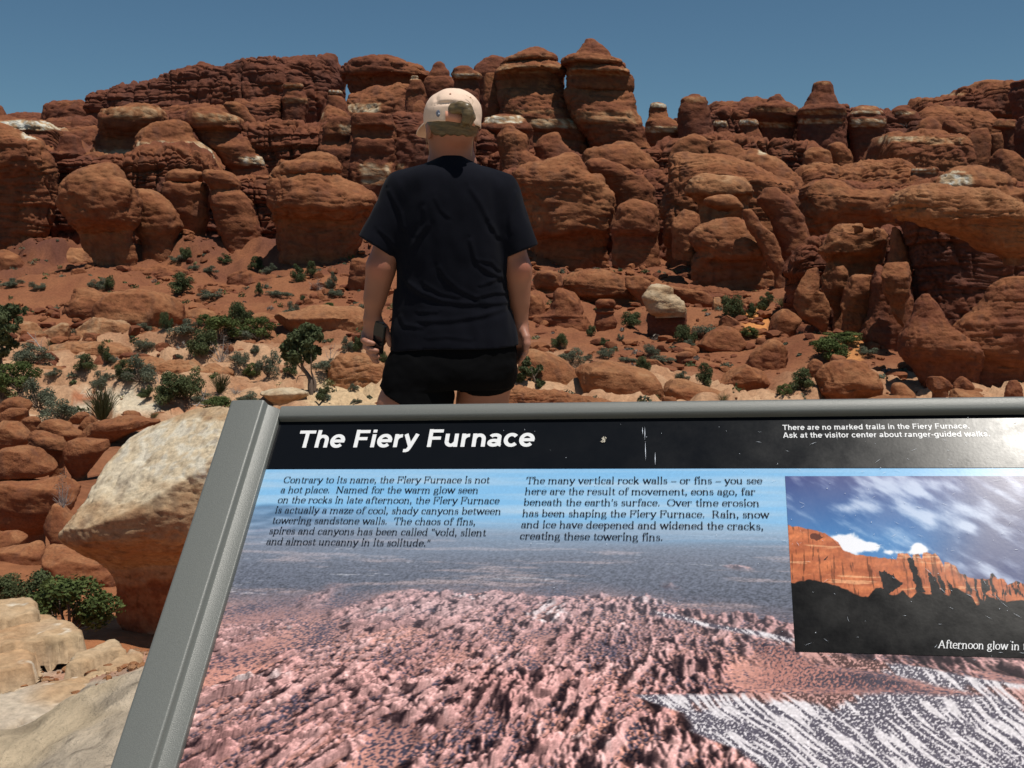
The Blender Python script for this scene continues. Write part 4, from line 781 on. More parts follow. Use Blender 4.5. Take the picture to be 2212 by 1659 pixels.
def slab(name, x0, x1, y0, y1, z0, z1, mat, parent=SIGN):
    bm = bmesh.new(); bmesh.ops.create_cube(bm, size=1)
    for v in bm.verts: v.co = Vector((lerp(x0, x1, v.co.x + .5), lerp(y0, y1, v.co.y + .5), lerp(z0, z1, v.co.z + .5)))
    return mesh_bm(name, bm, mat, parent)
slab('back_plate', -.05, PW + .05, -PH - .01, .012, -.024, -.006, M_FRAME)
for xx in (.16, PW - .16):
    bm = bmesh.new(); foot = SO + SR * xx + SU * (-.36) + SN * (-.024); bmesh.ops.create_cube(bm, size=1)
    Mi = SIGN.matrix_world.inverted()
    for v in bm.verts:
        p = Vector((foot[0] + v.co.x * .08, foot[1] + v.co.y * .08, -.25 if v.co.z < 0 else foot[2] + (.02 if v.co.y > 0 else -.04))); v.co = Mi @ p
    bmesh.ops.bevel(bm, geom=bm.edges[:], offset=.004, segments=2, affect='EDGES')
    mesh_bm('post', bm, M_FRAME, SIGN)
def print_mat(name, rough=.3, attr=True, c=(0, 0, 0), lo=.17, hi=.27):
    m, n, b = newmat(name); L = n.links.new
    if attr:
        at = N(n, 'ShaderNodeAttribute', attribute_name='col'); L(at.outputs['Color'], b.inputs['Base Color'])
    else: b.inputs['Base Color'].default_value = (*c, 1)
    tc = N(n, 'ShaderNodeTexCoord')
    n1 = N(n, 'ShaderNodeTexNoise'); n1.inputs['Scale'].default_value = 17; n1.inputs['Detail'].default_value = 7; n1.inputs['Roughness'].default_value = .7
    L(tc.outputs['Object'], n1.inputs['Vector'])
    mr = N(n, 'ShaderNodeMapRange'); mr.inputs[1].default_value = .32; mr.inputs[2].default_value = .68; mr.inputs[3].default_value = lo; mr.inputs[4].default_value = hi
    L(n1.outputs['Fac'], mr.inputs[0]); L(mr.outputs[0], b.inputs['Roughness'])
    n2 = N(n, 'ShaderNodeTexNoise'); n2.inputs['Scale'].default_value = 260; n2.inputs['Detail'].default_value = 4
    L(tc.outputs['Object'], n2.inputs['Vector'])
    bp = N(n, 'ShaderNodeBump'); bp.inputs['Strength'].default_value = .05; bp.inputs['Distance'].default_value = .0004
    L(n2.outputs['Fac'], bp.inputs['Height']); L(bp.outputs[0], b.inputs['Normal'])
    b.inputs['Specular IOR Level'].default_value = .11
    return m
M_PRINT = print_mat('glossy_print'); M_HEAD = print_mat('black_header', attr=False, c=(.006, .007, .009))
M_INKW = print_mat('white_lettering', attr=False, c=(.82, .82, .82)); M_INKB = print_mat('black_lettering', attr=False, c=(.012, .014, .02))
def s2l(c):
    c = np.clip(np.asarray(c, float), 0, 1); return np.where(c <= .04045, c / 12.92, ((c + .055) / 1.055) ** 2.4)
def grid_part(name, x0, x1, y0, y1, z, img, mat, parent=SIGN):
    h, w_ = img.shape[:2]
    X, Y = np.meshgrid(np.linspace(x0, x1, w_), np.linspace(y1, y0, h))
    P = np.stack([X, Y, 0 * X + z], -1).reshape(-1, 3)
    F = grid_faces(h, w_, False)[:, ::-1]
    return mesh_np(name, P, F, mat, parent, col=s2l(img.reshape(-1, 3)), smooth=False)
# ---- the printed aerial picture of the fins, drawn from a small height field
def print_uv(w_, h, x0=0.0, x1=None, y1=None, y0=None):
    X, Y = np.meshgrid(np.linspace(0, PW, w_), np.linspace(-HB, -PH, h))
    return proj(SO + SR * X[..., None] + SU * Y[..., None])
def aerial(w_, h):
    S = 1500; zd = np.geomspace(.40, 4.6, S)                      # distance steps
    jr = np.random.default_rng(1).random(w_)[None, :] - .5
    ZD = zd[:, None] * (1 + jr * .0016)
    uu = np.linspace(0, PW, w_) - .42
    x = uu[None, :] * ZD * 1.9; zz = ZD + 0 * x
    P = np.stack([x, zz, 0 * x], -1).reshape(-1, 3).astype(np.float32); a0 = 0 * P[:, 0]
    def nz(sx, sy, o=0.0, rot=None):
        if rot is not None: return noise(np.stack([rot[0] * sx, rot[1] * sy, a0 + o], 1))
        return noise(np.stack([P[:, 0] * sx, P[:, 1] * sy, a0 + o], 1))
    # fins rake to the right at the left side and stand straight up the picture at the right
    wx = P[:, 0] + .022 * nz(5, 5, 1) + .012 * nz(17, 17, 2)
    tl = .50 - .34 * np.clip(P[:, 0] / .7, -1, 1)
    a = wx - tl * P[:, 1]; b = P[:, 1] + tl * P[:, 0] * .5
    R_ = (a, b)
    lo1 = nz(4.5, 5, 9) + .5 * nz(11, 13, 10)
    n1 = nz(30, 9, 3, R_) + .35 * lo1; n2 = nz(52, 21, 5, R_) + .25 * lo1; n3 = nz(95, 60, 6, R_)
    jn = sstep(-.15, .10, nz(15, 24, 7, R_)); jn2 = sstep(-.1, .15, nz(40, 44, 8, R_))
    cov = nz(2.6, 2.4, 11) + .55 * nz(6, 6, 12)                    # where the fins thin out into scrub
    dist = P[:, 1] + .42 * np.maximum(P[:, 0] - .05, 0) + .16 * np.maximum(-.25 - P[:, 0], 0)
    cov = cov + .50 - 1.30 * sstep(.98, 1.50, dist) - .9 * np.exp(-(((P[:, 0] - .42) / .30) ** 2 + ((P[:, 1] - .80) / .075) ** 2))
    msk = sstep(-.12, .12, cov + .30 * nz(13, 9, 40))
    h1 = sstep(-.02, .34, n1) * (.35 + .65 * jn); h2 = sstep(.0, .35, n2) * (.3 + .7 * jn2)
    ht = msk * (.0175 * h1 * (1 + .6 * lo1) + .0105 * h2 + .006 * np.abs(n3) + .0025 * nz(150, 120, 13))
    ht = np.maximum(ht, 0) * np.clip(1.15 - .25 * P[:, 1], .5, 1.2)
    ht = ht * .95; Hh = ht.reshape(S, w_)
    dxx = (PW / (w_ - 1)) * 1.9 * ZD
    gx = np.gradient(Hh, axis=1) / dxx; gz = np.gradient(Hh, axis=0) / np.gradient(zd)[:, None]
    nl = 1 / np.sqrt(1 + gx ** 2 + gz ** 2); gx = gx * 1.25; gz = gz * 1.25; nl = 1 / np.sqrt(1 + gx ** 2 + gz ** 2); lam = np.clip((-gx * .62 - gz * .10 + .62) * nl, 0, 1.2)
    sh = np.ones_like(Hh)
    for k in range(1, 22):
        r = np.roll(Hh, -k, 1); sh = np.minimum(sh, 1 - .9 * sstep(.0, .005, r - Hh - k * dxx * .6))
    light = (.40 + 1.08 * lam) * (.30 + .70 * sh)
    rock = lerp(np.array([.84, .66, .64]), np.array([.72, .52, .50]), np.clip(.5 + .7 * nz(6, 7, 20) + .3 * nz(40, 40, 21), 0, 1)[:, None])
    lay = noise(np.stack([a0, P[:, 0] * 3, ht * 420 + .6 * nz(9, 9, 22)], 1)); rock = rock * (1 + .17 * lay[:, None])
    rock = lerp(rock, np.array([.93, .86, .85]), (sstep(.35, .7, nz(7, 9, 23) + .3 * nz(60, 60, 24)) * .8)[:, None])
    soil = lerp(np.array([.80, .57, .51]), np.array([.62, .45, .43]), np.clip(.5 + nz(5, 5, 25), 0, 1)[:, None])
    veg = sstep(.0, .40, nz(210, 210, 26) + .55 * nz(9, 9, 27) + .5 * nz(90, 90, 28)); soil = lerp(soil, np.array([.24, .23, .29]), (veg * .92)[:, None])
    c = lerp(soil, rock, sstep(.002, .007, ht)[:, None])
    # the scrub plain beyond: dark blue-grey with pink and white streaks lying flat
    st = nz(1.6, 9, 30) + .5 * nz(5, 22, 31) + .3 * nz(14, 60, 32)
    pl = lerp(np.array([.40, .41, .47]), np.array([.82, .69, .67]), (sstep(.12, .62, st) * .85)[:, None])
    pl = lerp(pl, np.array([.88, .86, .88]), (sstep(.62, .85, nz(2.5, 14, 33) + .5 * nz(22, 70, 34)) * .85)[:, None])
    spk = sstep(-.1, .35, nz(190, 150, 35) + .6 * nz(70, 40, 36)); pl = pl * (1 - .45 * spk)[:, None]
    far = sstep(-.10, .10, -cov + .0)[:, None] * sstep(1.05, 1.4, dist)[:, None]
    c = lerp(c, pl, far)
    lt = light.reshape(-1, 1); c = c * lerp(lt, .82, far * .8); c = c + (np.array([.05, .02, .05]) * np.clip(.8 - lt, 0, 1))
    c = c.reshape(S, w_, 3)
    hz = (1 - np.exp(-np.maximum(zd - .75, 0) / 1.15))[:, None, None]
    c = lerp(c, np.array([.64, .68, .75]), hz * .90)
    ys = 1 - (0.62 - Hh) / ZD / 1.62                     # 0 bottom .. 1 top of the print
    run = np.maximum.accumulate(ys, 0)
    rows = np.linspace(1.0, 0.02, h)
    img = np.zeros((h, w_, 3))
    for j in range(w_):
        k = np.searchsorted(run[:, j], rows); img[:, j] = c[np.minimum(k, S - 1), j]
    img[:, 1:-1] = .25 * img[:, :-2] + .5 * img[:, 1:-1] + .25 * img[:, 2:]
    u, v = print_uv(w_, h)
    U = np.linspace(0, PW, w_)[None, :] + 0 * v; Vv = np.linspace(0, 1, h)[:, None] + 0 * v
    def pn(sx, sy, o, n=1): 
        q = np.stack([U * sx, Vv * sy, 0 * U + o], -1).reshape(-1, 3); return (fbm(q, n) if n > 1 else noise(q)).reshape(h, w_)
    # pale blue hazy distance along the top
    stq = pn(3, 40, 1, 4)
    skyc = lerp(np.array([.52, .73, .89]), np.array([.68, .79, .88]), np.clip(.30 + .8 * stq, 0, 1)[..., None])
    skyc = lerp(skyc, np.array([.56, .63, .72]), sstep(1085, 1190, v + 14 * stq - .035 * (u - 560))[..., None] * .9)
    m = (1 - sstep(1090, 1215, v + 22 * pn(3, 26, 3, 3) - .01 * (u - 600)))[..., None]
    hill = (sstep(1088, 1100, v + 8 * pn(9, 8, 6, 3)) * (1 - sstep(1150, 1190, v)) * (1 - sstep(620, 900, u)))[..., None]
    skyc = lerp(skyc, np.array([.40, .50, .62]) + .22 * np.clip(pn(26, 60, 7, 2), -.5, 1)[..., None], hill * .7)
    img = lerp(img, skyc, m)
    # white slickrock ribbed with dark bushes, lower right
    wob = 26 * pn(7, 8, 8, 3)
    e1 = np.interp(v, [1490, 1500, 1540, 1580, 1620, 1660, 1760, 2100], [2400, 1360, 1470, 1490, 1590, 1640, 1750, 2100])
    big = sstep(-6, 12, u + wob - e1) * sstep(1492, 1506, v + .35 * wob)
    topb = np.interp(u, [1400, 1500, 1700, 1900, 2212, 2600], [1320, 1338, 1385, 1425, 1480, 1560]); wd = np.interp(u, [1400, 1700, 1760, 2212, 2600], [10, 12, 26, 40, 60])
    band = sstep(-4, 4, v + .5 * wob - topb) * (1 - sstep(-4, 6, v + .5 * wob - topb - wd)) * sstep(1395, 1430, u)
    wm = np.clip(np.maximum(big, band), 0, 1)
    dirx = u - 1250 - (v - 1400) * 1.25 + 22 * pn(5, 6, 21, 3) + 9 * pn(22, 18, 22)                           # ribs fan down to the right
    q = np.stack([dirx * .075, v * .016, 0 * u], -1).reshape(-1, 3); rib = noise(q).reshape(h, w_)
    q2 = np.stack([u * .16, v * .20, 0 * u + 3], -1).reshape(-1, 3); sp_ = noise(q2).reshape(h, w_) + .5 * noise(q2 * 2.1).reshape(h, w_)
    bush = sstep(-.05, .22, rib + .55 * pn(9, 9, 9, 3) + .30) * sstep(-.40, .0, sp_ + .3 * rib)
    wcol = lerp(np.array([.90, .87, .88]), np.array([.31, .29, .34]), (bush * .9)[..., None])
    pk = sstep(.35, .55, pn(5, 7, 12, 3) + .2 * rib)[..., None]; wcol = lerp(wcol, np.array([.80, .58, .54]) * (1 - .55 * bush[..., None]), pk * .85)
    img = lerp(img, wcol, wm[..., None])
    # scrub between the two white bands
    gap = sstep(4, 16, v + .5 * wob - topb - wd) * (1 - sstep(1480, 1500, v + .35 * wob)) * sstep(1600, 1690, u + wob)
    gc = lerp(np.array([.72, .50, .46]), np.array([.26, .25, .30]), sstep(-.2, .25, sp_ + .5 * pn(6, 14, 14, 2))[..., None]); img = lerp(img, gc, (gap * .85)[..., None])
    gr_ = pn(420, 260, 15) + .8 * pn(190, 150, 16); img = img * (1 + (.10 * sstep(1120, 1300, v) + .025) * gr_)[..., None]
    return np.clip(img, 0, 1)
grid_part('print_panel', 0, PW, -PH, -HB, 0.0, aerial(1150, 590), M_PRINT)
slab('header_band', 0, PW, -HB, -.0002, -.0020, .0006, M_HEAD)
# ---- the inset picture: cloudy sky over a glowing cliff, black foreground
def inset(w_, h):
    X, Y = np.meshgrid(np.linspace(355, 2240, w_), np.linspace(482, 1535, h))   # in the pixels of one close-up
    def F(sx, sy, o, n=4): return fbm(np.stack([X * sx, Y * sy, 0 * X + o], -1).reshape(-1, 3), n).reshape(h, w_)
    g = (Y - 482) / 600
    sk = lerp(np.array([.30, .33, .52]), np.array([.28, .50, .72]), np.clip(g * 1.5, 0, 1)[..., None])
    sk = lerp(sk, np.array([.36, .34, .46]), sstep(1300, 2000, X + 350 * g)[..., None] * .8)
    R1 = X * .8 + Y * .6; R2 = -X * .5 + Y * .9
    cl = fbm(np.stack([R1 * .0035, R2 * .011, 0 * X], -1).reshape(-1, 3), 5).reshape(h, w_)
    spot = lambda x, y, rx, ry: np.exp(-(((X - x) / rx) ** 2 + ((Y - y) / ry) ** 2))
    cl = cl * .8 + 1.0 * spot(1120, 560, 240, 80) + .7 * spot(900, 680, 260, 40) + .8 * spot(1330, 720, 150, 50) + .8 * spot(1650, 690, 190, 60) - .5 * spot(600, 700, 220, 150) + .7 * spot(1560, 800, 60, 30) - .2
    lowc = 1.5 * spot(740, 910, 130, 55) + 1.2 * spot(900, 925, 80, 25) + 1.3 * spot(1220, 935, 60, 35) + .7 * spot(1050, 960, 120, 20)
    m = np.clip(sstep(-.30, .75, cl) * .80, 0, 1); sk = lerp(sk, np.array([.84, .88, .95]), m[..., None])
    sk = lerp(sk, np.array([.93, .93, .95]), sstep(.35, .75, lowc + .4 * F(.012, .014, 3))[..., None])
    yt = np.interp(X[0], [355, 380, 450, 600, 690, 712, 720, 800, 870, 960, 1040, 1062, 1075, 1110, 1140, 1165, 1175, 1210, 1228, 1240, 1265, 1300, 1320, 1340, 1362, 1372, 1400, 1440, 1455, 1490, 1500, 1560, 1640, 1650, 1665, 1690, 1705, 1730, 1745, 1800, 1900, 2240],
                   [800, 806, 812, 845, 905, 945, 955, 978, 985, 995, 1000, 1005, 970, 964, 968, 1000, 970, 968, 1000, 965, 958, 972, 962, 985, 1040, 1018, 1016, 1040, 1080, 1085, 1100, 1110, 1110, 1080, 1076, 1110, 1108, 1110, 1140, 1120, 1150, 1160])
    rockm = sstep(-3, 3, Y - yt[None, :] + 5 * F(.03, .03, 1))
    oc = lerp(np.array([.82, .48, .31]), np.array([.66, .36, .24]), np.clip(.5 + .7 * F(.006, .02, 7), 0, 1)[..., None])
    oc = lerp(oc, np.array([.93, .70, .52]), (sstep(.45, .6, F(.002, .035, 9)) * .7)[..., None])
    stri = sstep(.35, .6, F(.05, .006, 5)); oc = oc * (1 - .35 * stri[..., None])
    Xw, Yw = X + 9 * F(.03, .03, 2), Y + 9 * F(.03, .03, 12)
    def inpoly(pp):
        m = np.zeros(X.shape, bool)
        for (ax, ay), (bx, by) in zip(pp, pp[1:] + pp[:1]):
            c_ = (ay > Yw) != (by > Yw); m ^= c_ & (Xw < (bx - ax) * (Yw - ay) / (by - ay + 1e-9) + ax)
        return m
    cap_ = (1 - sstep(10, 60, Y - yt[None, :])) * sstep(1055, 1075, X) * (1 - sstep(1440, 1460, X)); oc = lerp(oc, np.array([.94, .76, .60]), (cap_ * .55 * sstep(-.3, .3, F(.02, .05, 14)))[..., None])
    oc = oc * (1 - .30 * sstep(.1, .5, F(.018, .0035, 15)) * sstep(1050, 1080, X))[..., None] * (1 + .10 * F(.05, .05, 16))[..., None]
    shd = np.zeros_like(X)
    for pp in ([(935, 1068), (990, 1075), (1010, 1090), (1030, 1085), (1045, 1120), (1088, 1140), (1060, 1165), (1000, 1195), (985, 1220), (955, 1180)], [(1132, 1000), (1165, 990), (1178, 1015), (1190, 1080), (1218, 1190), (1165, 1195), (1148, 1080)],
               [(1250, 1080), (1275, 1072), (1300, 1110), (1320, 1180), (1335, 1205), (1260, 1205), (1252, 1130)], [(1308, 1092), (1332, 1095), (1345, 1150), (1352, 1205), (1325, 1190)], [(1368, 1120), (1400, 1160), (1440, 1175), (1385, 1200)], [(610, 990), (600, 1010), (575, 1020), (590, 1005)]): shd = np.maximum(shd, inpoly(pp))
    oc = lerp(oc, np.array([.33, .17, .13]), (inpoly([(500, 865), (520, 850), (570, 858), (592, 870), (575, 886), (540, 890), (510, 882)]) * .85)[..., None])
    fin = sstep(1460, 1500, X) * sstep(.05, .25, F(.028, .010, 4)); shd = np.maximum(shd, fin)
    oc = lerp(oc, np.array([.06, .05, .07]), shd[..., None])
    img = lerp(sk, oc, rockm[..., None])
    yb = np.interp(X[0], [355, 470, 560, 640, 700, 790, 850, 900, 940, 1000, 1050, 1080, 1120, 1180, 1260, 1330, 1370, 1390, 1430, 1470, 1500, 1530, 1580, 1600, 1700, 1760, 1900, 2240],
                   [1150, 1132, 1140, 1160, 1180, 1215, 1225, 1180, 1170, 1215, 1200, 1190, 1225, 1190, 1205, 1190, 1215, 1165, 1170, 1185, 1200, 1255, 1250, 1200, 1235, 1230, 1215, 1225])
    blk = sstep(-4, 4, Y - yb[None, :] + 8 * F(.02, .02, 8))
    bc = np.array([.02, .02, .028]) + .03 * np.clip(F(.01, .01, 6), 0, 1)[..., None]
    return np.clip(lerp(img, bc, blk[..., None]), 0, 1)
IX0, IX1, IY0, IY1 = .6486, .950, -.3082, -.0870
grid_part('inset_photo', IX0, IX1, IY0, IY1, .0005, inset(420, 300), M_PRINT)
# ---- lettering: a small slab-serif face drawn as pen strokes, and the built-in sans for the headings
def el(x, y, rx, ry, a0=0, a1=360, n=14):
    t = np.radians(np.linspace(a0, a1, n)); return [(x + rx * math.cos(k), y + ry * math.sin(k)) for k in t]
def ser(x, y, l=.085): return ['h', (x - l, y), (x + l, y)]
def dot(x, y, r=.05): return ['d', (x, y), r]
XH, AS, CA = .46, .72, .68
GL = {
 'a': (.48, [el(.21, .135, .145, .135), [(.36, .33), (.36, .05), (.38, .01), (.46, .02)], el(.225, .32, .135, .14, 0, 165), dot(.1, .34, .045)]),
 'b': (.53, [[(.1, 0), (.1, AS)], ['h', (.02, AS), (.1, AS)], el(.27, .23, .18, .23)]),
 'c': (.46, [el(.26, .23, .19, .23, 50, 318), dot(.385, .36, .05)]),
 'd': (.55, [[(.41, 0), (.41, AS)], ['h', (.33, AS), (.41, AS)], ['h', (.41, 0), (.5, 0)], el(.24, .23, .18, .23)]),
 'e': (.48, [el(.25, .23, .19, .23, 5, 322), ['h', (.07, .25), (.43, .25)]]),
 'f': (.34, [[(.16, 0), (.16, .58)] + el(.27, .58, .11, .13, 175, 45), dot(.345, .65, .045), ['h', (.04, XH), (.32, XH)], ser(.16, 0)]),
 'g': (.50, [el(.23, .30, .15, .155), el(.25, -.09, .2, .115), [(.12, .18), (.09, .10), (.16, .05), (.34, .04)], [(.34, .41), (.4, .45), (.46, .44)]]),
 'h': (.57, [[(.1, 0), (.1, AS)], ['h', (.02, AS), (.1, AS)], ser(.1, 0), el(.27, .28, .15, .17, 175, 0) + [(.42, 0)], ser(.42, 0)]),
 'i': (.27, [[(.13, 0), (.13, XH - .02)], ['h', (.04, XH), (.13, XH)], ser(.13, 0), dot(.13, .68, .075)]),
 'k': (.54, [[(.1, 0), (.1, AS)], ['h', (.02, AS), (.1, AS)], ser(.1, 0), [(.12, .18), (.36, .45)], [(.21, .27), (.42, 0)], ser(.38, XH, .07), ser(.43, 0, .07)]),
 'l': (.27, [[(.13, 0), (.13, AS)], ['h', (.04, AS), (.13, AS)], ser(.13, 0)]),
 'm': (.86, [[(.1, 0), (.1, XH)], ['h', (.02, XH), (.1, XH)], ser(.1, 0), el(.255, .28, .145, .17, 175, 0) + [(.4, 0)], ser(.4, 0), el(.555, .28, .145, .17, 175, 0) + [(.7, 0)], ser(.7, 0)]),
 'n': (.57, [[(.1, 0), (.1, XH)], ['h', (.02, XH), (.1, XH)], ser(.1, 0), el(.27, .28, .15, .17, 175, 0) + [(.42, 0)], ser(.42, 0)]),
 'o': (.50, [el(.25, .23, .2, .23)]),
 'p': (.54, [[(.1, -.2), (.1, XH)], ['h', (.02, XH), (.1, XH)], ser(.1, -.2), el(.28, .23, .18, .23)]),
 'r': (.42, [[(.1, 0), (.1, XH)], ['h', (.02, XH), (.1, XH)], ser(.1, 0), el(.26, .28, .15, .17, 175, 60), dot(.35, .40, .05)]),
 's': (.40, [[(.33, .36), (.28, .43), (.2, .455), (.11, .42), (.085, .35), (.13, .28), (.22, .235), (.31, .185), (.335, .11), (.29, .03), (.2, 0), (.1, .03), (.06, .11)]]),
 't': (.34, [[(.15, .60), (.15, .09)] + el(.235, .09, .085, .085, 185, 330), ['h', (.04, XH), (.3, XH)]]),
 'u': (.57, [[(.1, XH), (.1, .17)] + el(.25, .17, .15, .17, 185, 345), [(.42, 0), (.42, XH)], ['h', (.02, XH), (.1, XH)], ['h', (.34, XH), (.42, XH)], ['h', (.42, 0), (.5, 0)]]),
 'v': (.50, [[(.06, XH), (.25, 0)], [(.25, 0), (.43, XH)], ser(.07, XH), ser(.43, XH)]),
 'w': (.74, [[(.06, XH), (.22, 0)], [(.22, 0), (.37, XH)], [(.37, XH), (.53, 0)], [(.53, 0), (.68, XH)], ser(.07, XH), ser(.37, XH, .06), ser(.68, XH)]),
 'y': (.50, [[(.06, XH), (.25, 0)], [(.44, XH), (.25, 0), (.18, -.16), (.1, -.2)], dot(.08, -.17, .045), ser(.07, XH), ser(.43, XH)]),
 'z': (.44, [['h', (.06, XH), (.37, XH)], [(.36, .45), (.06, .01)], ['h', (.05, 0), (.39, 0)], [(.06, XH), (.06, .37)], [(.39, 0), (.39, .1)]]),
 'A': (.72, [[(.08, 0), (.35, CA)], [(.35, CA), (.63, 0)], ['h', (.19, .23), (.5, .23)], ser(.08, 0), ser(.63, 0)]),
 'C': (.68, [el(.36, .34, .3, .34, 42, 322), [(.59, .46), (.59, .66)]]),
 'F': (.62, [[(.13, 0), (.13, CA)], ['h', (.04, CA), (.55, CA)], ['h', (.13, .35), (.42, .35)], ser(.13, 0), [(.55, CA), (.55, .5)], [(.42, .44), (.42, .26)]]),
 'N': (.76, [[(.13, 0), (.13, CA)], [(.13, CA), (.6, 0)], [(.6, 0), (.6, CA)], ser(.13, 0), ser(.1, CA, .06), ser(.6, CA)]),
 'O': (.74, [el(.37, .34, .31, .34)]),
 'R': (.70, [[(.13, 0), (.13, CA)], ['h', (.04, CA), (.3, CA)], el(.33, .51, .18, .17, 90, -90), ['h', (.13, .34), (.34, .34)], [(.36, .34), (.56, .02), (.64, .03)], ser(.13, 0)]),
 'T': (.66, [[(.33, 0), (.33, CA)], ['h', (.05, CA), (.61, CA)], ser(.33, 0, .11), [(.05, CA), (.05, .5)], [(.61, CA), (.61, .5)]]),
 ',': (.24, [dot(.1, .05, .055), [(.14, .04), (.12, -.06), (.06, -.12)]]), '.': (.24, [dot(.1, .05, .055)]),
 '-': (.5, [['h', (.02, .22), (.48, .22)]]), "'": (.2, [dot(.1, .62, .05), [(.13, .62), (.11, .53), (.06, .49)]]),
 '"': (.36, [dot(.1, .62, .05), [(.13, .62), (.11, .53), (.06, .49)], dot(.25, .62, .05), [(.28, .62), (.26, .53), (.21, .49)]]),
 '`': (.36, [dot(.1, .54, .05), [(.07, .54), (.09, .63), (.14, .67)], dot(.25, .54, .05), [(.22, .54), (.24, .63), (.29, .67)]]), ' ': (.27, []),
}
def serif_text(name, lines, x0, ys, size, xs, mat, italic=0.0, z=.0010, track=0.0, stem=.088, hair=.036):
    V = []; F = []
    kz = [0]
    def emit(poly, wids, ox, oy, sx):
        kz[0] = (kz[0] + 1) % 9
        pts = np.array(poly, float); d = np.gradient(pts, axis=0); l = np.hypot(d[:, 0], d[:, 1]); d /= np.maximum(l, 1e-9)[:, None]
        w = wids if wids is not None else hair + (stem - hair) * np.abs(d[:, 1]) ** 1.4
        nn = np.stack([-d[:, 1], d[:, 0]], 1) * (np.atleast_1d(w) / 2)[:, None] if np.ndim(w) else np.stack([-d[:, 1], d[:, 0]], 1) * w / 2
        b0 = len(V)
        for p, q in zip(pts, nn):
            for s in (1, -1):
                e = p + s * q; V.append((ox + (e[0] + italic * e[1]) * sx, oy + e[1] * size, z + kz[0] * 2.5e-5))
        for i in range(len(pts) - 1): F.append((b0 + 2 * i, b0 + 2 * i + 1, b0 + 2 * i + 3, b0 + 2 * i + 2))
    for ln, y in zip(lines, ys):
        ox = x0
        for ch in ln:
            adv, st = GL[ch]
            for k in st:
                if k[0] == 'h': emit([k[1], k[2]], .05, ox, y, size * xs)
                elif k[0] == 'd':
                    c, r = k[1], k[2]; emit([(c[0], c[1] - r), (c[0], c[1] - r * .7), (c[0], c[1]), (c[0], c[1] + r * .7), (c[0], c[1] + r)], np.array([.6, 1.6, 2, 1.6, .6]) * r, ox, y, size * xs)
                else: emit(k, None, ox, y, size * xs)
            ox += (adv + track) * size * xs
    return mesh_np(name, V, np.array(F), mat, SIGN, smooth=False)
def adv_w(s): return sum(GL[c][0] for c in s)
T1 = ["Contrary to its name, the Fiery Furnace is not", "a hot place.  Named for the warm glow seen", "on the rocks in late afternoon, the Fiery Furnace",
      "is actually a maze of cool, shady canyons between", "towering sandstone walls.  The chaos of fins,", "spires and canyons has been called `void, silent", 'and almost uncanny in its solitude."']
T2 = ["The many vertical rock walls - or fins - you see", "here are the result of movement, eons ago, far", "beneath the earth's surface.  Over time erosion",
      "has been shaping the Fiery Furnace.  Rain, snow", "and ice have deepened and widened the cracks,", "creating these towering fins."]
sz = .0135
serif_text('body_text', T1, .0285, [-.0969 - .0150 * i for i in range(7)], sz, .2680 / (adv_w(T1[0]) * sz), M_INKB)
serif_text('body_text', T2, .3417, [-.0978 - .0156 * i for i in range(6)], sz, .2810 / (adv_w(T2[0]) * sz), M_INKB)
CAPT = "Afternoon glow in the Fiery Furnace"
serif_text('caption', [CAPT], .7913, [-.3000], .0125, .0850 / (adv_w("Afternoon glow in t") * .0125), M_INKW, italic=.25, z=.0012, stem=.10, hair=.05)
def rc(x0, y0, x1, y1): return [(x0, y0), (x1, y1)]
SW = .15
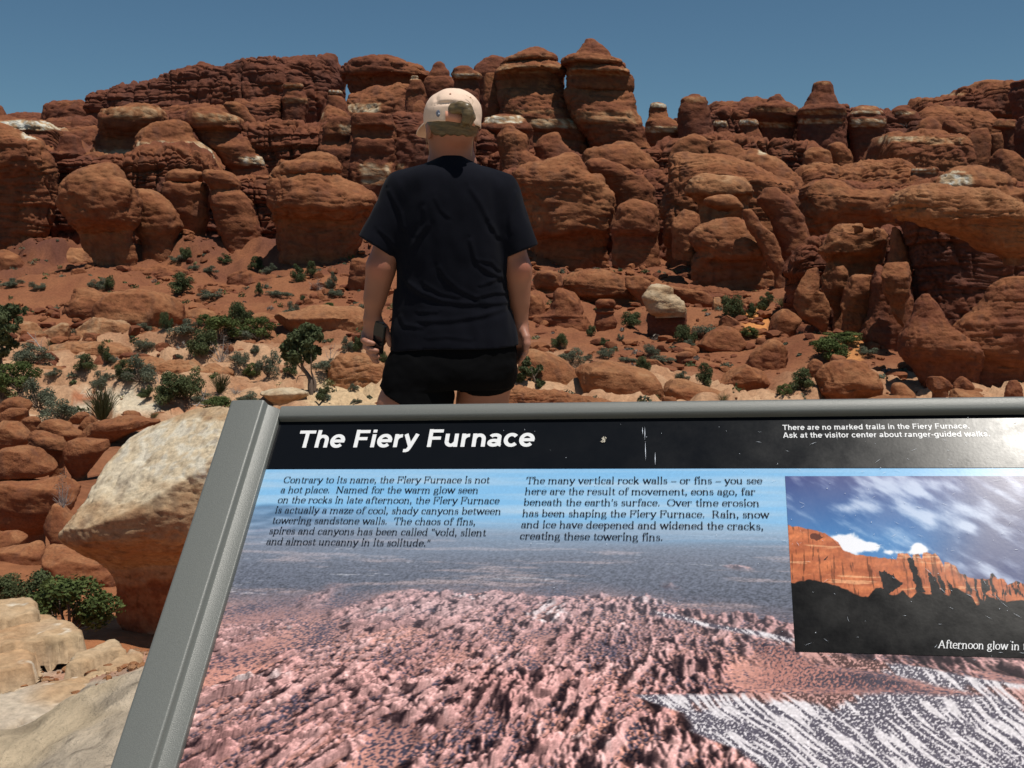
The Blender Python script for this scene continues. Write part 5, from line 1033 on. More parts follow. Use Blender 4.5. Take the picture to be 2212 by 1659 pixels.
SGL = {   # plain bold face: centre lines of the strokes
 'T': (.66, [rc(.02, .645, .64, .645), rc(.33, 0, .33, .6)]),
 'F': (.62, [rc(.13, 0, .13, .72), rc(.13, .645, .58, .645), rc(.13, .355, .52, .355)]),
 'A': (.74, [rc(.09, 0, .35, .72), rc(.65, 0, .39, .72), rc(.18, .21, .56, .21)]),
 'h': (.60, [rc(.13, 0, .13, .72), el(.30, .30, .165, .165, 170, 0) + [(.465, 0)]]),
 'e': (.58, [el(.285, .265, .205, .215, 0, 318, 24), rc(.10, .265, .55, .265)]),
 'i': (.28, [rc(.14, 0, .14, .53), rc(.14, .60, .14, .72)]),
 'r': (.40, [rc(.13, 0, .13, .53), el(.34, .27, .21, .19, 165, 88)]),
 'y': (.56, [rc(.07, .53, .285, .03), [(.49, .53), (.27, -.02), (.215, -.115), (.15, -.14), (.06, -.14)]]),
 'u': (.60, [[(.13, .53), (.13, .21)] + el(.29, .23, .16, .165, 190, 340), rc(.465, 0, .465, .53)]),
 'n': (.60, [rc(.13, 0, .13, .53), el(.30, .30, .165, .165, 170, 0) + [(.465, 0)]]),
 'a': (.58, [el(.235, .155, .155, .095, 0, 360, 18), [(.42, .40), (.42, .08), (.50, .06)], el(.27, .38, .155, .085, 0, 165)]),
 'c': (.55, [el(.285, .265, .205, .215, 40, 320, 24)]),
 'o': (.60, [el(.30, .265, .205, .215, 0, 360, 26)]),
 'm': (.90, [rc(.13, 0, .13, .53), el(.285, .32, .155, .15, 170, 0) + [(.44, 0)], el(.60, .32, .155, .15, 170, 0) + [(.755, 0)]]),
 'k': (.57, [rc(.13, 0, .13, .72), rc(.14, .2, .45, .52), rc(.25, .31, .49, 0)]),
 'd': (.61, [rc(.48, 0, .48, .72), el(.28, .265, .19, .21, 0, 360, 24)]),
 'b': (.61, [rc(.13, 0, .13, .72), el(.33, .265, .19, .21, 0, 360, 24)]),
 'g': (.61, [[(.48, .53), (.48, -.02)] + el(.29, -.02, .19, .12, 0, -150), el(.28, .275, .19, .2, 0, 360, 24)]),
 't': (.36, [[(.18, .67), (.18, .12), (.23, .065), (.33, .065)], rc(.03, .475, .34, .475)]),
 'l': (.28, [rc(.14, 0, .14, .72)]),
 's': (.53, [[(.46, .39), (.36, .465), (.25, .475), (.14, .44), (.13, .35), (.22, .295), (.35, .25), (.42, .20), (.40, .10), (.28, .055), (.15, .065), (.05, .15)]]),
 'v': (.54, [rc(.06, .53, .27, 0), rc(.48, .53, .27, 0)]),
 'w': (.80, [rc(.06, .53, .22, 0), rc(.40, .53, .22, 0), rc(.40, .53, .58, 0), rc(.74, .53, .58, 0)]),
 '.': (.28, [rc(.14, 0, .14, .14)]), '-': (.36, [rc(.05, .26, .31, .26)]), ' ': (.29, []) }
def sans(name, s, x0, y0, width, cap, mat, sw=SW, z=.0010):
    V = []; F = []; tot = sum(SGL[c][0] for c in s) - .08; ky = cap / .72; kx = width / tot; ox = 0
    for ch in s:
        adv, st = SGL[ch]
        for zi, pl in enumerate(st):
            p = np.array(pl, float)
            if len(p) > 3:                     # round the corners of longer strokes a little
                t = np.linspace(0, len(p) - 1, len(p) * 2 - 1); p = np.stack([np.interp(t, np.arange(len(p)), p[:, i]) for i in (0, 1)], 1)
            d = np.gradient(p, axis=0); d /= np.maximum(np.hypot(d[:, 0], d[:, 1]), 1e-9)[:, None]
            wd = sw * (.86 + .14 * np.abs(d[:, 1])); n2 = np.stack([-d[:, 1], d[:, 0]], 1) * (wd / 2)[:, None]; b0 = len(V)
            for a_, b_ in zip(p, n2):
                for sg in (1, -1): V.append((x0 + (ox - .02 + a_[0] + sg * b_[0]) * kx, y0 + (a_[1] + sg * b_[1]) * ky, z + zi * 3e-5))
            for i in range(len(p) - 1): F.append((b0 + 2 * i, b0 + 2 * i + 1, b0 + 2 * i + 3, b0 + 2 * i + 2))
        ox += adv
    return mesh_np(name, V, np.array(F), mat, SIGN, smooth=False)
sans('title', "The Fiery Furnace", .0330, -.0425, .3120, .0280, M_INKW, sw=.146)
sans('notice', "There are no marked trails in the Fiery Furnace.", .6490, -.0203, .2133, .0080, M_INKW, sw=.125)
sans('notice', "Ask at the visitor center about ranger-guided walks.", .6490, -.0320, .2340, .0080, M_INKW, sw=.125)
# ---- scratches and specks worn into the glossy surface
rg = np.random.default_rng(5); V = []; F = []
def scr(x, y, ang, l, wd, z=.0015):
    d = np.array([math.cos(ang), math.sin(ang)]) * l / 2; q = np.array([-math.sin(ang), math.cos(ang)]) * wd / 2; b0 = len(V)
    for t in (-d, -q, d, q): V.append((x + t[0], y + t[1], z + (len(V) % 97) * 4e-6))
    F.append((b0, b0 + 1, b0 + 2, b0 + 3))
for k in range(170):
    x = .62 + .40 * rg.random() ** .8; y = -.02 - .30 * rg.random()
    scr(x, y, rg.normal(-.5 if rg.random() < .7 else .5, .35), rg.uniform(.001, .011) ** 1.0, rg.uniform(.00014, .00034))
for k in range(80): scr(rg.uniform(.3, 1.03), rg.uniform(-.3, -.004), rg.uniform(0, 3), rg.uniform(.0006, .0016), rg.uniform(.0004, .0009))
for (x, y, a, l) in ((.4805, -.020, 1.62, .012), (.4835, -.024, 1.6, .020), (.485, -.05, 1.62, .03), (.497, -.062, 1.6, .02), (.914, -.012, .4, .006)): scr(x, y, a, l, .0007)
tag(mesh_np('scratches', V, np.array(F), print_mat('worn_scratch', attr=False, c=(.75, .8, .88), lo=.25, hi=.5), SIGN, smooth=False), kind='stuff')
V = []; F = []
for k in range(14): scr(.4325 + rg.normal(0, .0016), -.0333 + rg.normal(0, .0018), rg.uniform(0, 3), .004, .0016)
mesh_np('bird_speck', V, np.array(F), plain('dried_speck', (.5, .45, .36), rough=.9), SIGN, smooth=False)
# ------------------------------------------------------------------ the woman behind the sign
class Field:
    """a small signed-distance grid; shapes are smoothly joined, then meshed by surface nets"""
    def __init__(s, lo, hi, h):
        s.lo = np.array(lo, np.float32); s.h = h; s.n = (np.ceil((np.array(hi) - s.lo) / h)).astype(int) + 1
        s.F = np.full(s.n, .2, np.float32)
    def box(s, lo, hi):
        a = np.clip(np.floor((np.array(lo) - s.lo) / s.h).astype(int), 0, s.n - 1); b = np.clip(np.ceil((np.array(hi) - s.lo) / s.h).astype(int) + 1, 1, s.n)
        sl = tuple(slice(i, j) for i, j in zip(a, b))
        g = [s.lo[k] + s.h * np.arange(a[k], b[k], dtype=np.float32) for k in range(3)]
        return sl, np.meshgrid(*g, indexing='ij')
    def join(s, sl, d, k):
        A = s.F[sl]; hh = np.clip(.5 + .5 * (A - d) / k, 0, 1); s.F[sl] = A * (1 - hh) + d * hh - k * hh * (1 - hh)
    def cone(s, a, b, r1, r2, k=.012, sq=None):
        a = np.array(a, np.float32); b = np.array(b, np.float32); m = max(r1, r2) + k + 3 * s.h
        sl, (X, Y, Z) = s.box(np.minimum(a, b) - m, np.maximum(a, b) + m)
        ab = b - a; L2 = float(ab @ ab) + 1e-9
        t = np.clip(((X - a[0]) * ab[0] + (Y - a[1]) * ab[1] + (Z - a[2]) * ab[2]) / L2, 0, 1)
        d = np.sqrt((X - a[0] - t * ab[0]) ** 2 + (Y - a[1] - t * ab[1]) ** 2 + (Z - a[2] - t * ab[2]) ** 2) - (r1 + (r2 - r1) * t)
        s.join(sl, d, k)
    def chain(s, pts, rs, k=.012):
        for i in range(len(pts) - 1): s.cone(pts[i], pts[i + 1], rs[i], rs[i + 1], k)
    def ell(s, c, r, k=.012, M=None):
        c = np.array(c, np.float32); m = max(r) + k + 3 * s.h
        sl, (X, Y, Z) = s.box(c - m, c + m); X = X - c[0]; Y = Y - c[1]; Z = Z - c[2]
        if M is not None: X, Y, Z = (M[0][0] * X + M[0][1] * Y + M[0][2] * Z, M[1][0] * X + M[1][1] * Y + M[1][2] * Z, M[2][0] * X + M[2][1] * Y + M[2][2] * Z)
        q = np.sqrt((X / r[0]) ** 2 + (Y / r[1]) ** 2 + (Z / r[2]) ** 2)
        s.join(sl, (q - 1) * min(r), k)
    def loft(s, zs, xl, xr, yc, b, n=2.5, k=.02):
        zs = np.array(zs, float); o = np.argsort(zs); zs = zs[o]
        f = lambda v: np.array(v, float)[o]
        sl, (X, Y, Z) = s.box((min(xl) - .05, min(np.array(yc) - np.array(b)) - .05, zs[0]), (max(xr) + .05, max(np.array(yc) + np.array(b)) + .05, zs[-1]))
        z1 = Z[0, 0, :]
        L, Rr, C, B = (np.interp(z1, zs, f(v)).astype(np.float32) for v in (xl, xr, yc, b))
        sm = lambda v: gauss_smooth(v, .012 / s.h).astype(np.float32)
        L, Rr, C, B = sm(L), sm(Rr), sm(C), sm(B); a = (Rr - L) / 2; c = (L + Rr) / 2
        q = (np.abs((X - c) / a) ** n + np.abs((Y - C) / B) ** n) ** (1 / n)
        d = (q - 1) * np.minimum(a, B)
        s.join(sl, d, k)
    def all(s): return s.box(s.lo, s.lo + s.h * (s.n - 1))[1]
    def cut(s, p, nrm):                     # remove the side the normal points to
        X, Y, Z = s.all(); nrm = np.array(nrm, float); nrm /= np.linalg.norm(nrm)
        s.F = np.maximum(s.F, ((X - p[0]) * nrm[0] + (Y - p[1]) * nrm[1] + (Z - p[2]) * nrm[2]).astype(np.float32))
    def mesh(s):
        F = s.F; F[[0, -1]] = .1; F[:, [0, -1]] = .1; F[:, :, [0, -1]] = .1
        S = F < 0; n = np.array(F.shape)
        mix = np.zeros(n - 1, np.int8)
        for i in (0, 1):
            for j in (0, 1):
                for k in (0, 1): mix += S[i:n[0] - 1 + i, j:n[1] - 1 + j, k:n[2] - 1 + k]
        act = np.argwhere((mix > 0) & (mix < 8)); idx = np.full(n - 1, -1, np.int64); idx[tuple(act.T)] = np.arange(len(act))
        cs = [(i, j, k) for i in (0, 1) for j in (0, 1) for k in (0, 1)]
        val = {c: F[act[:, 0] + c[0], act[:, 1] + c[1], act[:, 2] + c[2]] for c in cs}
        acc = np.zeros((len(act), 3)); cnt = np.zeros(len(act))
        for c in cs:
            for ax in range(3):
                if c[ax] == 0:
                    e = list(c); e[ax] = 1; e = tuple(e); a, b = val[c], val[e]
                    m = (a < 0) != (b < 0); t = np.where(m, a / np.where(m, a - b, 1), 0)
                    p = np.tile(np.array(c, float), (len(act), 1)); p[:, ax] = t
                    acc += p * m[:, None]; cnt += m
        V = s.lo + s.h * (act + acc / cnt[:, None])
        Q = []
        for ax in range(3):
            a = [slice(None)] * 3; b = [slice(None)] * 3; a[ax] = slice(0, -1); b[ax] = slice(1, None)
            ch = S[tuple(a)] != S[tuple(b)]; pts = np.argwhere(ch); u, v = [(1, 2), (2, 0), (0, 1)][ax]
            ok = (pts[:, u] > 0) & (pts[:, v] > 0) & (pts[:, u] < n[u] - 1) & (pts[:, v] < n[v] - 1); pts = pts[ok]
            du = np.zeros(3, int); du[u] = 1; dv = np.zeros(3, int); dv[v] = 1
            q = np.stack([idx[tuple((pts - du - dv).T)], idx[tuple((pts - dv).T)], idx[tuple(pts.T)], idx[tuple((pts - du).T)]], 1)
            fl = ~S[tuple(pts.T)]; q[fl] = q[fl][:, ::-1]; Q.append(q)
        Q = np.concatenate(Q); return V, Q[(Q >= 0).all(1)]
PY = 3.5
def kp(k, x, y, d=0.0):
    X, Z = unproj(cx(k, x), cy(k, y), PY); return np.array([float(X), PY + d, float(Z)])
def hw(k, px): return px * CR[k][2] / FPX * PY * 1.0
ztop = kp('K', 1060, 155)[2]; PGZ = float(ground_z(kp('M', 800, 1400)[0], PY)[0]); PX = kp('M', 850, 1400)[0]
WOMAN = empty('person', (PX, PY, PGZ)); PLOC = (PX, PY, PGZ)
tag(WOMAN, "woman seen from behind in a black T-shirt, black shorts and peach cap", "person")
def rowsz(k, rows): return [kp(k, 0, r[0])[2] for r in rows], [kp(k, r[1], r[0])[0] for r in rows], [kp(k, r[2], r[0])[0] for r in rows]
lo = (PX - .36, PY - .26, PGZ - .02); hi = (PX + .36, PY + .30, ztop + .03)
# -- body: one continuous skin surface
bd = Field(lo, hi, .0042)
hc = kp('K', 1045, 470)                          # head centre
yaw = math.radians(22); ca_, sa_ = math.cos(yaw), math.sin(yaw)
def hd_(dx, dy, dz): return hc + np.array([dx * ca_ - dy * sa_, dx * sa_ + dy * ca_, dz])
HM = [[ca_, sa_, 0], [-sa_, ca_, 0], [0, 0, 1]]
bd.ell(hc + np.array([0, 0, -.008]), (.074, .092, .094), .01, HM)
bd.ell(hd_(0, .035, -.065), (.060, .065, .060), .03, HM)
bd.ell(hd_(0, .078, -.098), (.022, .018, .018), .02, HM)          # chin
bd.cone(hd_(0, .093, -.012), hd_(0, .113, -.040), .007, .011, .012)   # nose
bd.ell(hd_(0, .092, -.070), (.022, .010, .008), .006, HM)           # mouth
for sgn in (-1, 1):
    bd.ell(hd_(sgn * .030, .086, .012), (.022, .010, .007), .008, HM)  # brow
    bd.ell(hd_(sgn * .038, .070, -.040), (.022, .020, .020), .02, HM)   # cheek
    bd.ell(hd_(sgn * .077, -.002, -.030), (.008, .019, .031), .006, HM)  # ear
nb_ = kp('K', 1035, 900)
bd.cone(hd_(0, .012, -.06), nb_ + np.array([0, .022, 0]), .055, .061, .02)
bd.cone(kp('K', 960, 760, .022), kp('K', 930, 900, .022), .036, .045, .02); bd.cone(kp('K', 1120, 760, .022), kp('K', 1150, 900, .022), .036, .045, .02)
tr = [(885, 920, 1160), (980, 800, 1270), (1090, 640, 1400), (1250, 570, 1500), (1659, 560, 1530)]
z, l, r_ = rowsz('K', tr); z2, l2, r2 = rowsz('M', [(400, 450, 1240), (620, 440, 1250), (900, 430, 1310), (1200, 390, 1300), (1340, 370, 1250)])
bd.loft(z + z2, l + l2, r_ + r2, [PY + .01] * 10, [.045, .06, .075, .09, .095, .09, .085, .09, .095, .085])
# arms
la = [kp('K', 590, 1215, 0), kp('M', 262, 350, -.015), kp('M', 182, 770, .0)]
bd.chain(la, [.050, .0445, .0255], .015)
bd.cone(kp('M', 255, 400, -.01), kp('M', 205, 610, -.005), .041, .034, .012)
bd.ell(kp('M', 255, 345, -.045), (.018, .014, .02), .02)
ra = [kp('K', 1490, 1225, 0), kp('M', 1392, 370, .0), kp('M', 1412, 850, .035)]
bd.chain(ra, [.050, .042, .0250], .015)
bd.cone(kp('M', 1395, 420, .005), kp('M', 1405, 640, .02), .039, .031, .012)
bd.ell(kp('M', 1425, 355, -.035), (.018, .014, .02), .02)
# left hand, palm towards the viewer, fingers round the phone
bd.cone(kp('M', 180, 790, .004), kp('M', 165, 930, .012), .024, .026, .014); bd.cone(kp('M', 205, 800, .006), kp('M', 240, 960, .016), .022, .022, .014)
for pts in ([(118, 900, .008), (120, 950, -.020), (160, 968, -.036), (205, 978, -.038)], [(128, 950, .010), (140, 1005, -.018), (185, 1030, -.034), (235, 1040, -.034)],
            [(150, 1000, .012), (165, 1055, -.012), (205, 1080, -.028), (238, 1090, -.028)], [(180, 1010, .014), (185, 1085, .0), (210, 1120, -.014), (232, 1132, -.016)]):
    bd.chain([kp('M', *p) for p in pts], [.0105, .0100, .0092, .0080], .004)
bd.chain([kp('M', 225, 800, .0), kp('M', 285, 860, -.004), kp('M', 320, 930, -.010), kp('M', 338, 990, -.014)], [.017, .0135, .0115, .0088], .008)
# right hand hanging, slightly curled
bd.cone(kp('M', 1412, 850, .035), kp('M', 1428, 955, .035), .025, .026, .014); bd.cone(kp('M', 1405, 870, .03), kp('M', 1395, 970, .03), .020, .022, .012)
for pts in ([(1450, 960, .025), (1462, 1010, .015), (1458, 1050, .0), (1440, 1085, -.004)], [(1438, 975, .035), (1448, 1040, .028), (1440, 1085, .014), (1420, 1120, .010)],
            [(1420, 980, .042), (1428, 1055, .038), (1418, 1105, .026), (1402, 1145, .022)], [(1402, 980, .046), (1408, 1050, .046), (1400, 1095, .036), (1388, 1130, .030)]):
    bd.chain([kp('M', *p) for p in pts], [.0105, .0098, .0090, .0078], .004)
bd.chain([kp('M', 1440, 880, .015), kp('M', 1462, 935, -.004), kp('M', 1468, 985, -.012), kp('M', 1460, 1025, -.014)], [.016, .0125, .0108, .0085], .008)
# legs and feet (the sign hides them below mid-thigh)
zf = PGZ
for (hx_, tx, r0, r1, fy) in ((kp('M', 590, 1250)[0], kp('M', 480, 1515)[0], .100, .094, -.012), (kp('M', 1120, 1250)[0], kp('M', 1092, 1515)[0], .092, .080, .03)):
    zh = kp('M', 0, 1250)[2]; zt_ = kp('M', 0, 1515)[2]
    kx = tx + .012 * (1 if tx > PX else -1) * 0
    bd.chain([(hx_, PY + .01 + fy, zh), (tx, PY + .01 + fy, zt_), (kx, PY + .015 + fy, zf + .46), (kx, PY - .012 + fy, zf + .34), (kx, PY - .005 + fy, zf + .09)], [r0, r1, .058, .056, .038], .02)
V, Q = bd.mesh()
m_, n_, b_ = newmat('skin'); at = N(n_, 'ShaderNodeAttribute', attribute_name='col'); n_.links.new(at.outputs['Color'], b_.inputs['Base Color'])
b_.inputs['Roughness'].default_value = .5; b_.inputs['Specular IOR Level'].default_value = .35; b_.inputs['Subsurface Weight'].default_value = .08; b_.inputs['Subsurface Radius'].default_value = (.01, .004, .002)
tc = N(n_, 'ShaderNodeTexCoord'); nn = N(n_, 'ShaderNodeTexNoise'); nn.inputs['Scale'].default_value = 220; nn.inputs['Detail'].default_value = 3
bp = N(n_, 'ShaderNodeBump'); bp.inputs['Strength'].default_value = .15; bp.inputs['Distance'].default_value = .001
n_.links.new(tc.outputs['Object'], nn.inputs['Vector']); n_.links.new(nn.outputs['Fac'], bp.inputs['Height']); n_.links.new(bp.outputs[0], b_.inputs['Normal'])
c = np.tile(np.array([.355, .148, .088]), (len(V), 1)) * (1 + .10 * fbm(V * 14, 3))[:, None]
for p, rr, s in ((kp('M', 245, 365, -.05), .030, .55), (kp('M', 1430, 365, -.04), .028, .5), (kp('K', 1040, 850, -.06), .06, .35), (kp('K', 1300, 610), .03, .5)):
    g = np.exp(-((V - p) ** 2).sum(1) / rr ** 2)[:, None] * s; c = lerp(c, np.array([.44, .13, .09]), g)
for p in [kp('M', 170, 1020), kp('M', 1440, 1030)]:
    g = np.exp(-((V - p) ** 2).sum(1) / .07 ** 2)[:, None] * .5; c = lerp(c, np.array([.50, .25, .185]), g)
BODY = mesh_np('body', V - np.array(PLOC), Q, m_, WOMAN, col=c)
# -- T-shirt
ts = Field((lo[0], lo[1], kp('M', 0, 1075)[2]), (hi[0], hi[1], kp('K', 0, 830)[2]), .0042)
z, l, r_ = rowsz('K', [(845, 915, 1165), (868, 880, 1205), (905, 790, 1290), (940, 650, 1380), (985, 530, 1470), (1040, 470, 1560), (1110, 450, 1600), (1300, 460, 1615), (1659, 478, 1620)])
z2, l2, r2 = rowsz('M', [(265, 392, 1312), (400, 382, 1302), (560, 368, 1316), (620, 362, 1312), (780, 352, 1358), (900, 346, 1384), (1030, 345, 1393), (1080, 345, 1396)])
ts.loft(z + z2, l + l2, r_ + r2, [PY + .012] * 17, [.052, .060, .078, .095, .108, .118, .124, .132, .130, .128, .124, .122, .120, .124, .130, .134, .136], 2.35)
shl, cl = kp('K', 580, 1205), kp('M', 238, 195, -.012); ts.chain([kp('K', 680, 1130), shl, cl + (cl - shl) * .25], [.050, .072, .069], .025)
shr, cr = kp('K', 1495, 1215), kp('M', 1412, 225, .0); ts.chain([kp('K', 1400, 1130), shr, cr + (cr - shr) * .25], [.050, .067, .061], .025)
X, Y, Z = ts.all(); u, v = (1106.0 + FPX * X / (Y * cp - (Z - CAMZ) * sp)), (829.5 - FPX * (Y * sp + (Z - CAMZ) * cp) / (Y * cp - (Z - CAMZ) * sp))
back = sstep(.03, -.03, Y - PY) if False else 1 - sstep(-.02, .05, Y - PY)
wr = np.zeros_like(X)
FOLD = [('M', [(490, 490), (600, 570), (760, 625), (950, 650), (1150, 650), (1300, 640)], 11, 1.5), ('M', [(620, 490), (760, 570), (900, 600)], 8, .9), ('M', [(740, 350), (790, 430), (900, 530), (1080, 620)], 9, 1.0),
        ('M', [(1000, 130), (1050, 310), (1140, 380), (1260, 430), (1310, 500)], 9, 1.2), ('M', [(1060, 290), (1180, 310), (1230, 370)], 7, .9), ('M', [(600, 800), (850, 790), (1100, 750), (1280, 690)], 10, 1.1),
        ('M', [(420, 760), (450, 830), (600, 850)], 8, .8), ('M', [(650, 940), (800, 925), (1000, 950)], 8, .6), ('M', [(480, 330), (500, 200), (580, 80), (650, 0)], 10, 1.0), ('M', [(1090, 500), (1240, 440)], 7, .9),
        ('M', [(1040, 600), (1200, 560), (1310, 560)], 7, 1.0), ('K', [(1230, 1160), (1330, 1300), (1450, 1550)], 10, .9), ('K', [(870, 1260), (930, 1380), (1000, 1440)], 8, .7), ('K', [(1440, 1520), (1510, 1640)], 9, .9),
        ('K', [(760, 1370), (780, 1500), (690, 1640)], 9, .9), ('K', [(400, 1180), (520, 1420), (545, 1560)], 9, 1.2), ('M', [(570, 720), (720, 720)], 7, .7), ('K', [(1700, 1200), (1640, 1420), (1640, 1600)], 9, 1.0), ('M', [(240, 40), (330, 120), (390, 200)], 8, .8)]
for k, pl, wd, am in FOLD:
    pl = [(float(cx(k, p[0])), float(cy(k, p[1]))) for p in pl]; wd = wd * .52
    x0, x1 = min(p[0] for p in pl) - 6 * wd, max(p[0] for p in pl) + 6 * wd; y0, y1 = min(p[1] for p in pl) - 6 * wd, max(p[1] for p in pl) + 6 * wd
    m = (u > x0) & (u < x1) & (v > y0) & (v < y1) & (back > 0); uu, vv = u[m], v[m]; best = np.full(uu.shape, 1e9); side_ = np.zeros(uu.shape)
    for a, b in zip(pl[:-1], pl[1:]):
        ab = np.array(b) - a; t = np.clip(((uu - a[0]) * ab[0] + (vv - a[1]) * ab[1]) / (ab @ ab), 0, 1)
        dx, dy = uu - a[0] - t * ab[0], vv - a[1] - t * ab[1]; d = np.hypot(dx, dy); q = d < best; best = np.where(q, d, best); side_ = np.where(q, np.sign(dy * ab[0] - dx * ab[1]) * d, side_)
    wr[m] += am * (np.exp(-(side_ / wd) ** 2) - .8 * np.exp(-((side_ - 1.7 * wd) / (1.3 * wd)) ** 2))
pts = np.stack([X, Y, Z], -1).reshape(-1, 3)
near_ = np.abs(ts.F).ravel() < .03; nz_ = np.zeros(len(pts), np.float32)
q = pts[near_]; nz_[near_] = .004 * fbm(q * np.array([9, 9, 5], np.float32), 3) + .002 * noise(q * np.array([30, 30, 14], np.float32) + 4)
ts.F = ts.F - (.0021 * wr * back).astype(np.float32) - nz_.reshape(ts.F.shape)
h1, h2 = kp('M', 345, 1050), kp('M', 1395, 988)
tilt = (h2[2] - h1[2]) / (h2[0] - h1[0]); X, Y, Z = ts.all()
ts.F = np.maximum(ts.F, (h1[2] + tilt * (X - h1[0]) + .012 * np.sin((X - h1[0]) * 14) * .4 - Z).astype(np.float32))
zl_ = kp('M', 0, 525)[2]
for c_, s_, xs in ((cl, shl, (X < kp('M', 384, 300)[0]) & (Z > zl_)), (cr, shr, (X > kp('M', 1312, 300)[0]) & (Z > zl_))):
    d = (c_ - s_) / np.linalg.norm(c_ - s_); pl_ = (X - c_[0]) * d[0] + (Y - c_[1]) * d[1] + (Z - c_[2]) * d[2]
    if c_ is cl: pl_ = pl_ + (X - c_[0]) * -.10
    ts.F = np.where(xs, np.maximum(ts.F, pl_.astype(np.float32)), ts.F)
# open neck
nk = kp('K', 1035, 846); X, Y, Z = ts.all(); ts.F = np.maximum(ts.F, .020 - np.sqrt(((X - nk[0]) / 3.2) ** 2 + ((Y - PY - .085) / 3.6) ** 2 + ((Z - nk[2] - .012) / 1.15) ** 2).astype(np.float32))
V, Q = ts.mesh()
M_TEE = plain('navy_black_jersey', (.0065, .007, .0115), rough=.9, spec=.06, bump=.25, bscale=420, bdist=.0008, var=.12)
M_TEE.node_tree.nodes['Principled BSDF'].inputs['Sheen Weight'].default_value = .03
mesh_np('t_shirt', V - np.array(PLOC), Q, M_TEE, WOMAN)
# -- shorts
sh = Field((lo[0], lo[1], kp('M', 0, 1510)[2]), (hi[0], hi[1], kp('M', 0, 960)[2]), .0042)
z, l, r_ = rowsz('M', [(960, 372, 1372), (1040, 356, 1388), (1120, 325, 1392), (1210, 296, 1386), (1300, 266, 1350), (1345, 250, 1325)])
sh.loft(z, l, r_, [PY + .012] * 6, [.118, .122, .132, .138, .134, .120], 2.5)
for (k0, k1, r0, r1) in (((585, 1230, 0), (548, 1520, -.008), .108, .122), ((1120, 1230, .03), (1122, 1520, .035), .098, .0745)):
    sh.cone(kp('M', k0[0], k0[1], k0[2]), kp('M', k1[0], k1[1], k1[2]), r0, r1, .02)
X, Y, Z = sh.all()
pts = np.stack([X, Y, Z], -1).reshape(-1, 3); near_ = np.abs(sh.F).ravel() < .03; nz_ = np.zeros(len(pts), np.float32)
nz_[near_] = .004 * fbm(pts[near_] * np.array([10, 10, 14], np.float32) + 2, 3); sh.F = sh.F - nz_.reshape(sh.F.shape)
xa = kp('M', 910, 1450)[0]
hemx = [kp('M', a, 0)[0] for a in (245, 300, 440, 600, 860, 908)]; hemz = [kp('M', 0, a)[2] for a in (1342, 1392, 1458, 1485, 1500, 1490)]
hm = np.where(X < xa, np.interp(X, hemx, hemz), np.interp(X, [kp('M', a, 0)[0] for a in (912, 930, 1150, 1250, 1320)], [kp('M', 0, a)[2] for a in (1450, 1410, 1410, 1396, 1372)]))
sh.F = np.maximum(sh.F, (hm - Z + .10 * np.maximum(Y - PY, 0)).astype(np.float32))
V, Q = sh.mesh()
mesh_np('shorts', V - np.array(PLOC), Q, plain('black_shorts', (.0035, .0035, .004), rough=.85, spec=.06, bump=.2, bscale=300, bdist=.0008), WOMAN)
# -- cap
capc = kp('K', 1046, 420); cpf = Field(capc - np.array([.22, .24, .14]), capc + np.array([.22, .28, .12]), .0028)
rx, ry, rz = hw('K', 272), .108, hw('K', 262)
X, Y, Z = cpf.all(); x = (X - capc[0]) * ca_ + (Y - capc[1]) * sa_; y = -(X - capc[0]) * sa_ + (Y - capc[1]) * ca_; zz = Z - capc[2] 
th = np.arctan2(y, x); seam = np.abs(np.sin(3 * (th - math.pi / 2)))
bul = 1 + .010 * (np.minimum(seam * 6, 1) - 1)
zq = np.where(zz > 0, zz / rz, zz / .30)
dome = ((np.abs(x / rx) ** 2.25 + np.abs(y / ry) ** 2.25 + np.abs(zq) ** 2.25) ** (1 / 2.25) / bul - 1) * rx
pp_ = np.stack([X, Y, Z], -1).reshape(-1, 3); nb__ = (np.abs(dome) < .03).ravel(); wv = np.zeros(len(pp_), np.float32)
qq = pp_[nb__]; wv[nb__] = .0022 * fbm(qq * np.array([17, 17, 22], np.float32) + 1, 2); dome = dome - wv.reshape(dome.shape)
dent = kp('K', 1010, 335); dome = dome + .006 * np.exp(-(((X - dent[0]) / .035) ** 2 + ((Z - dent[2]) / .006) ** 2)) * (Y < capc[1])
dent = kp('K', 900, 290); dome = dome + .004 * np.exp(-(((X - dent[0]) / .008) ** 2 + ((Z - dent[2]) / .012) ** 2)) * (Y < capc[1])
shell = np.maximum(dome, -(dome + .0045))
lowz = -.030 + .10 * y * 0 - .055 * (x) ; eL = kp('K', 790, 500)[2] - capc[2]; eR = kp('K', 1300, 548)[2] - capc[2]
lowz = lerp(eL, eR, np.clip((X - kp('K', 790, 0)[0]) / (kp('K', 1300, 0)[0] - kp('K', 790, 0)[0]), -.2, 1.2)) - .10 * np.maximum(y, 0)
shell = np.maximum(shell, lowz - zz)
ao = kp('K', 1140, 505)                                           # arched gap at the back
arch = np.hypot((X - ao[0]) / hw('K', 128), np.maximum(Z - ao[2], -.05) / hw('K', 135)) - 1
shell = np.where(Y < capc[1] - .02, np.maximum(shell, -arch * .03), shell)
cpf.F = shell.astype(np.float32)
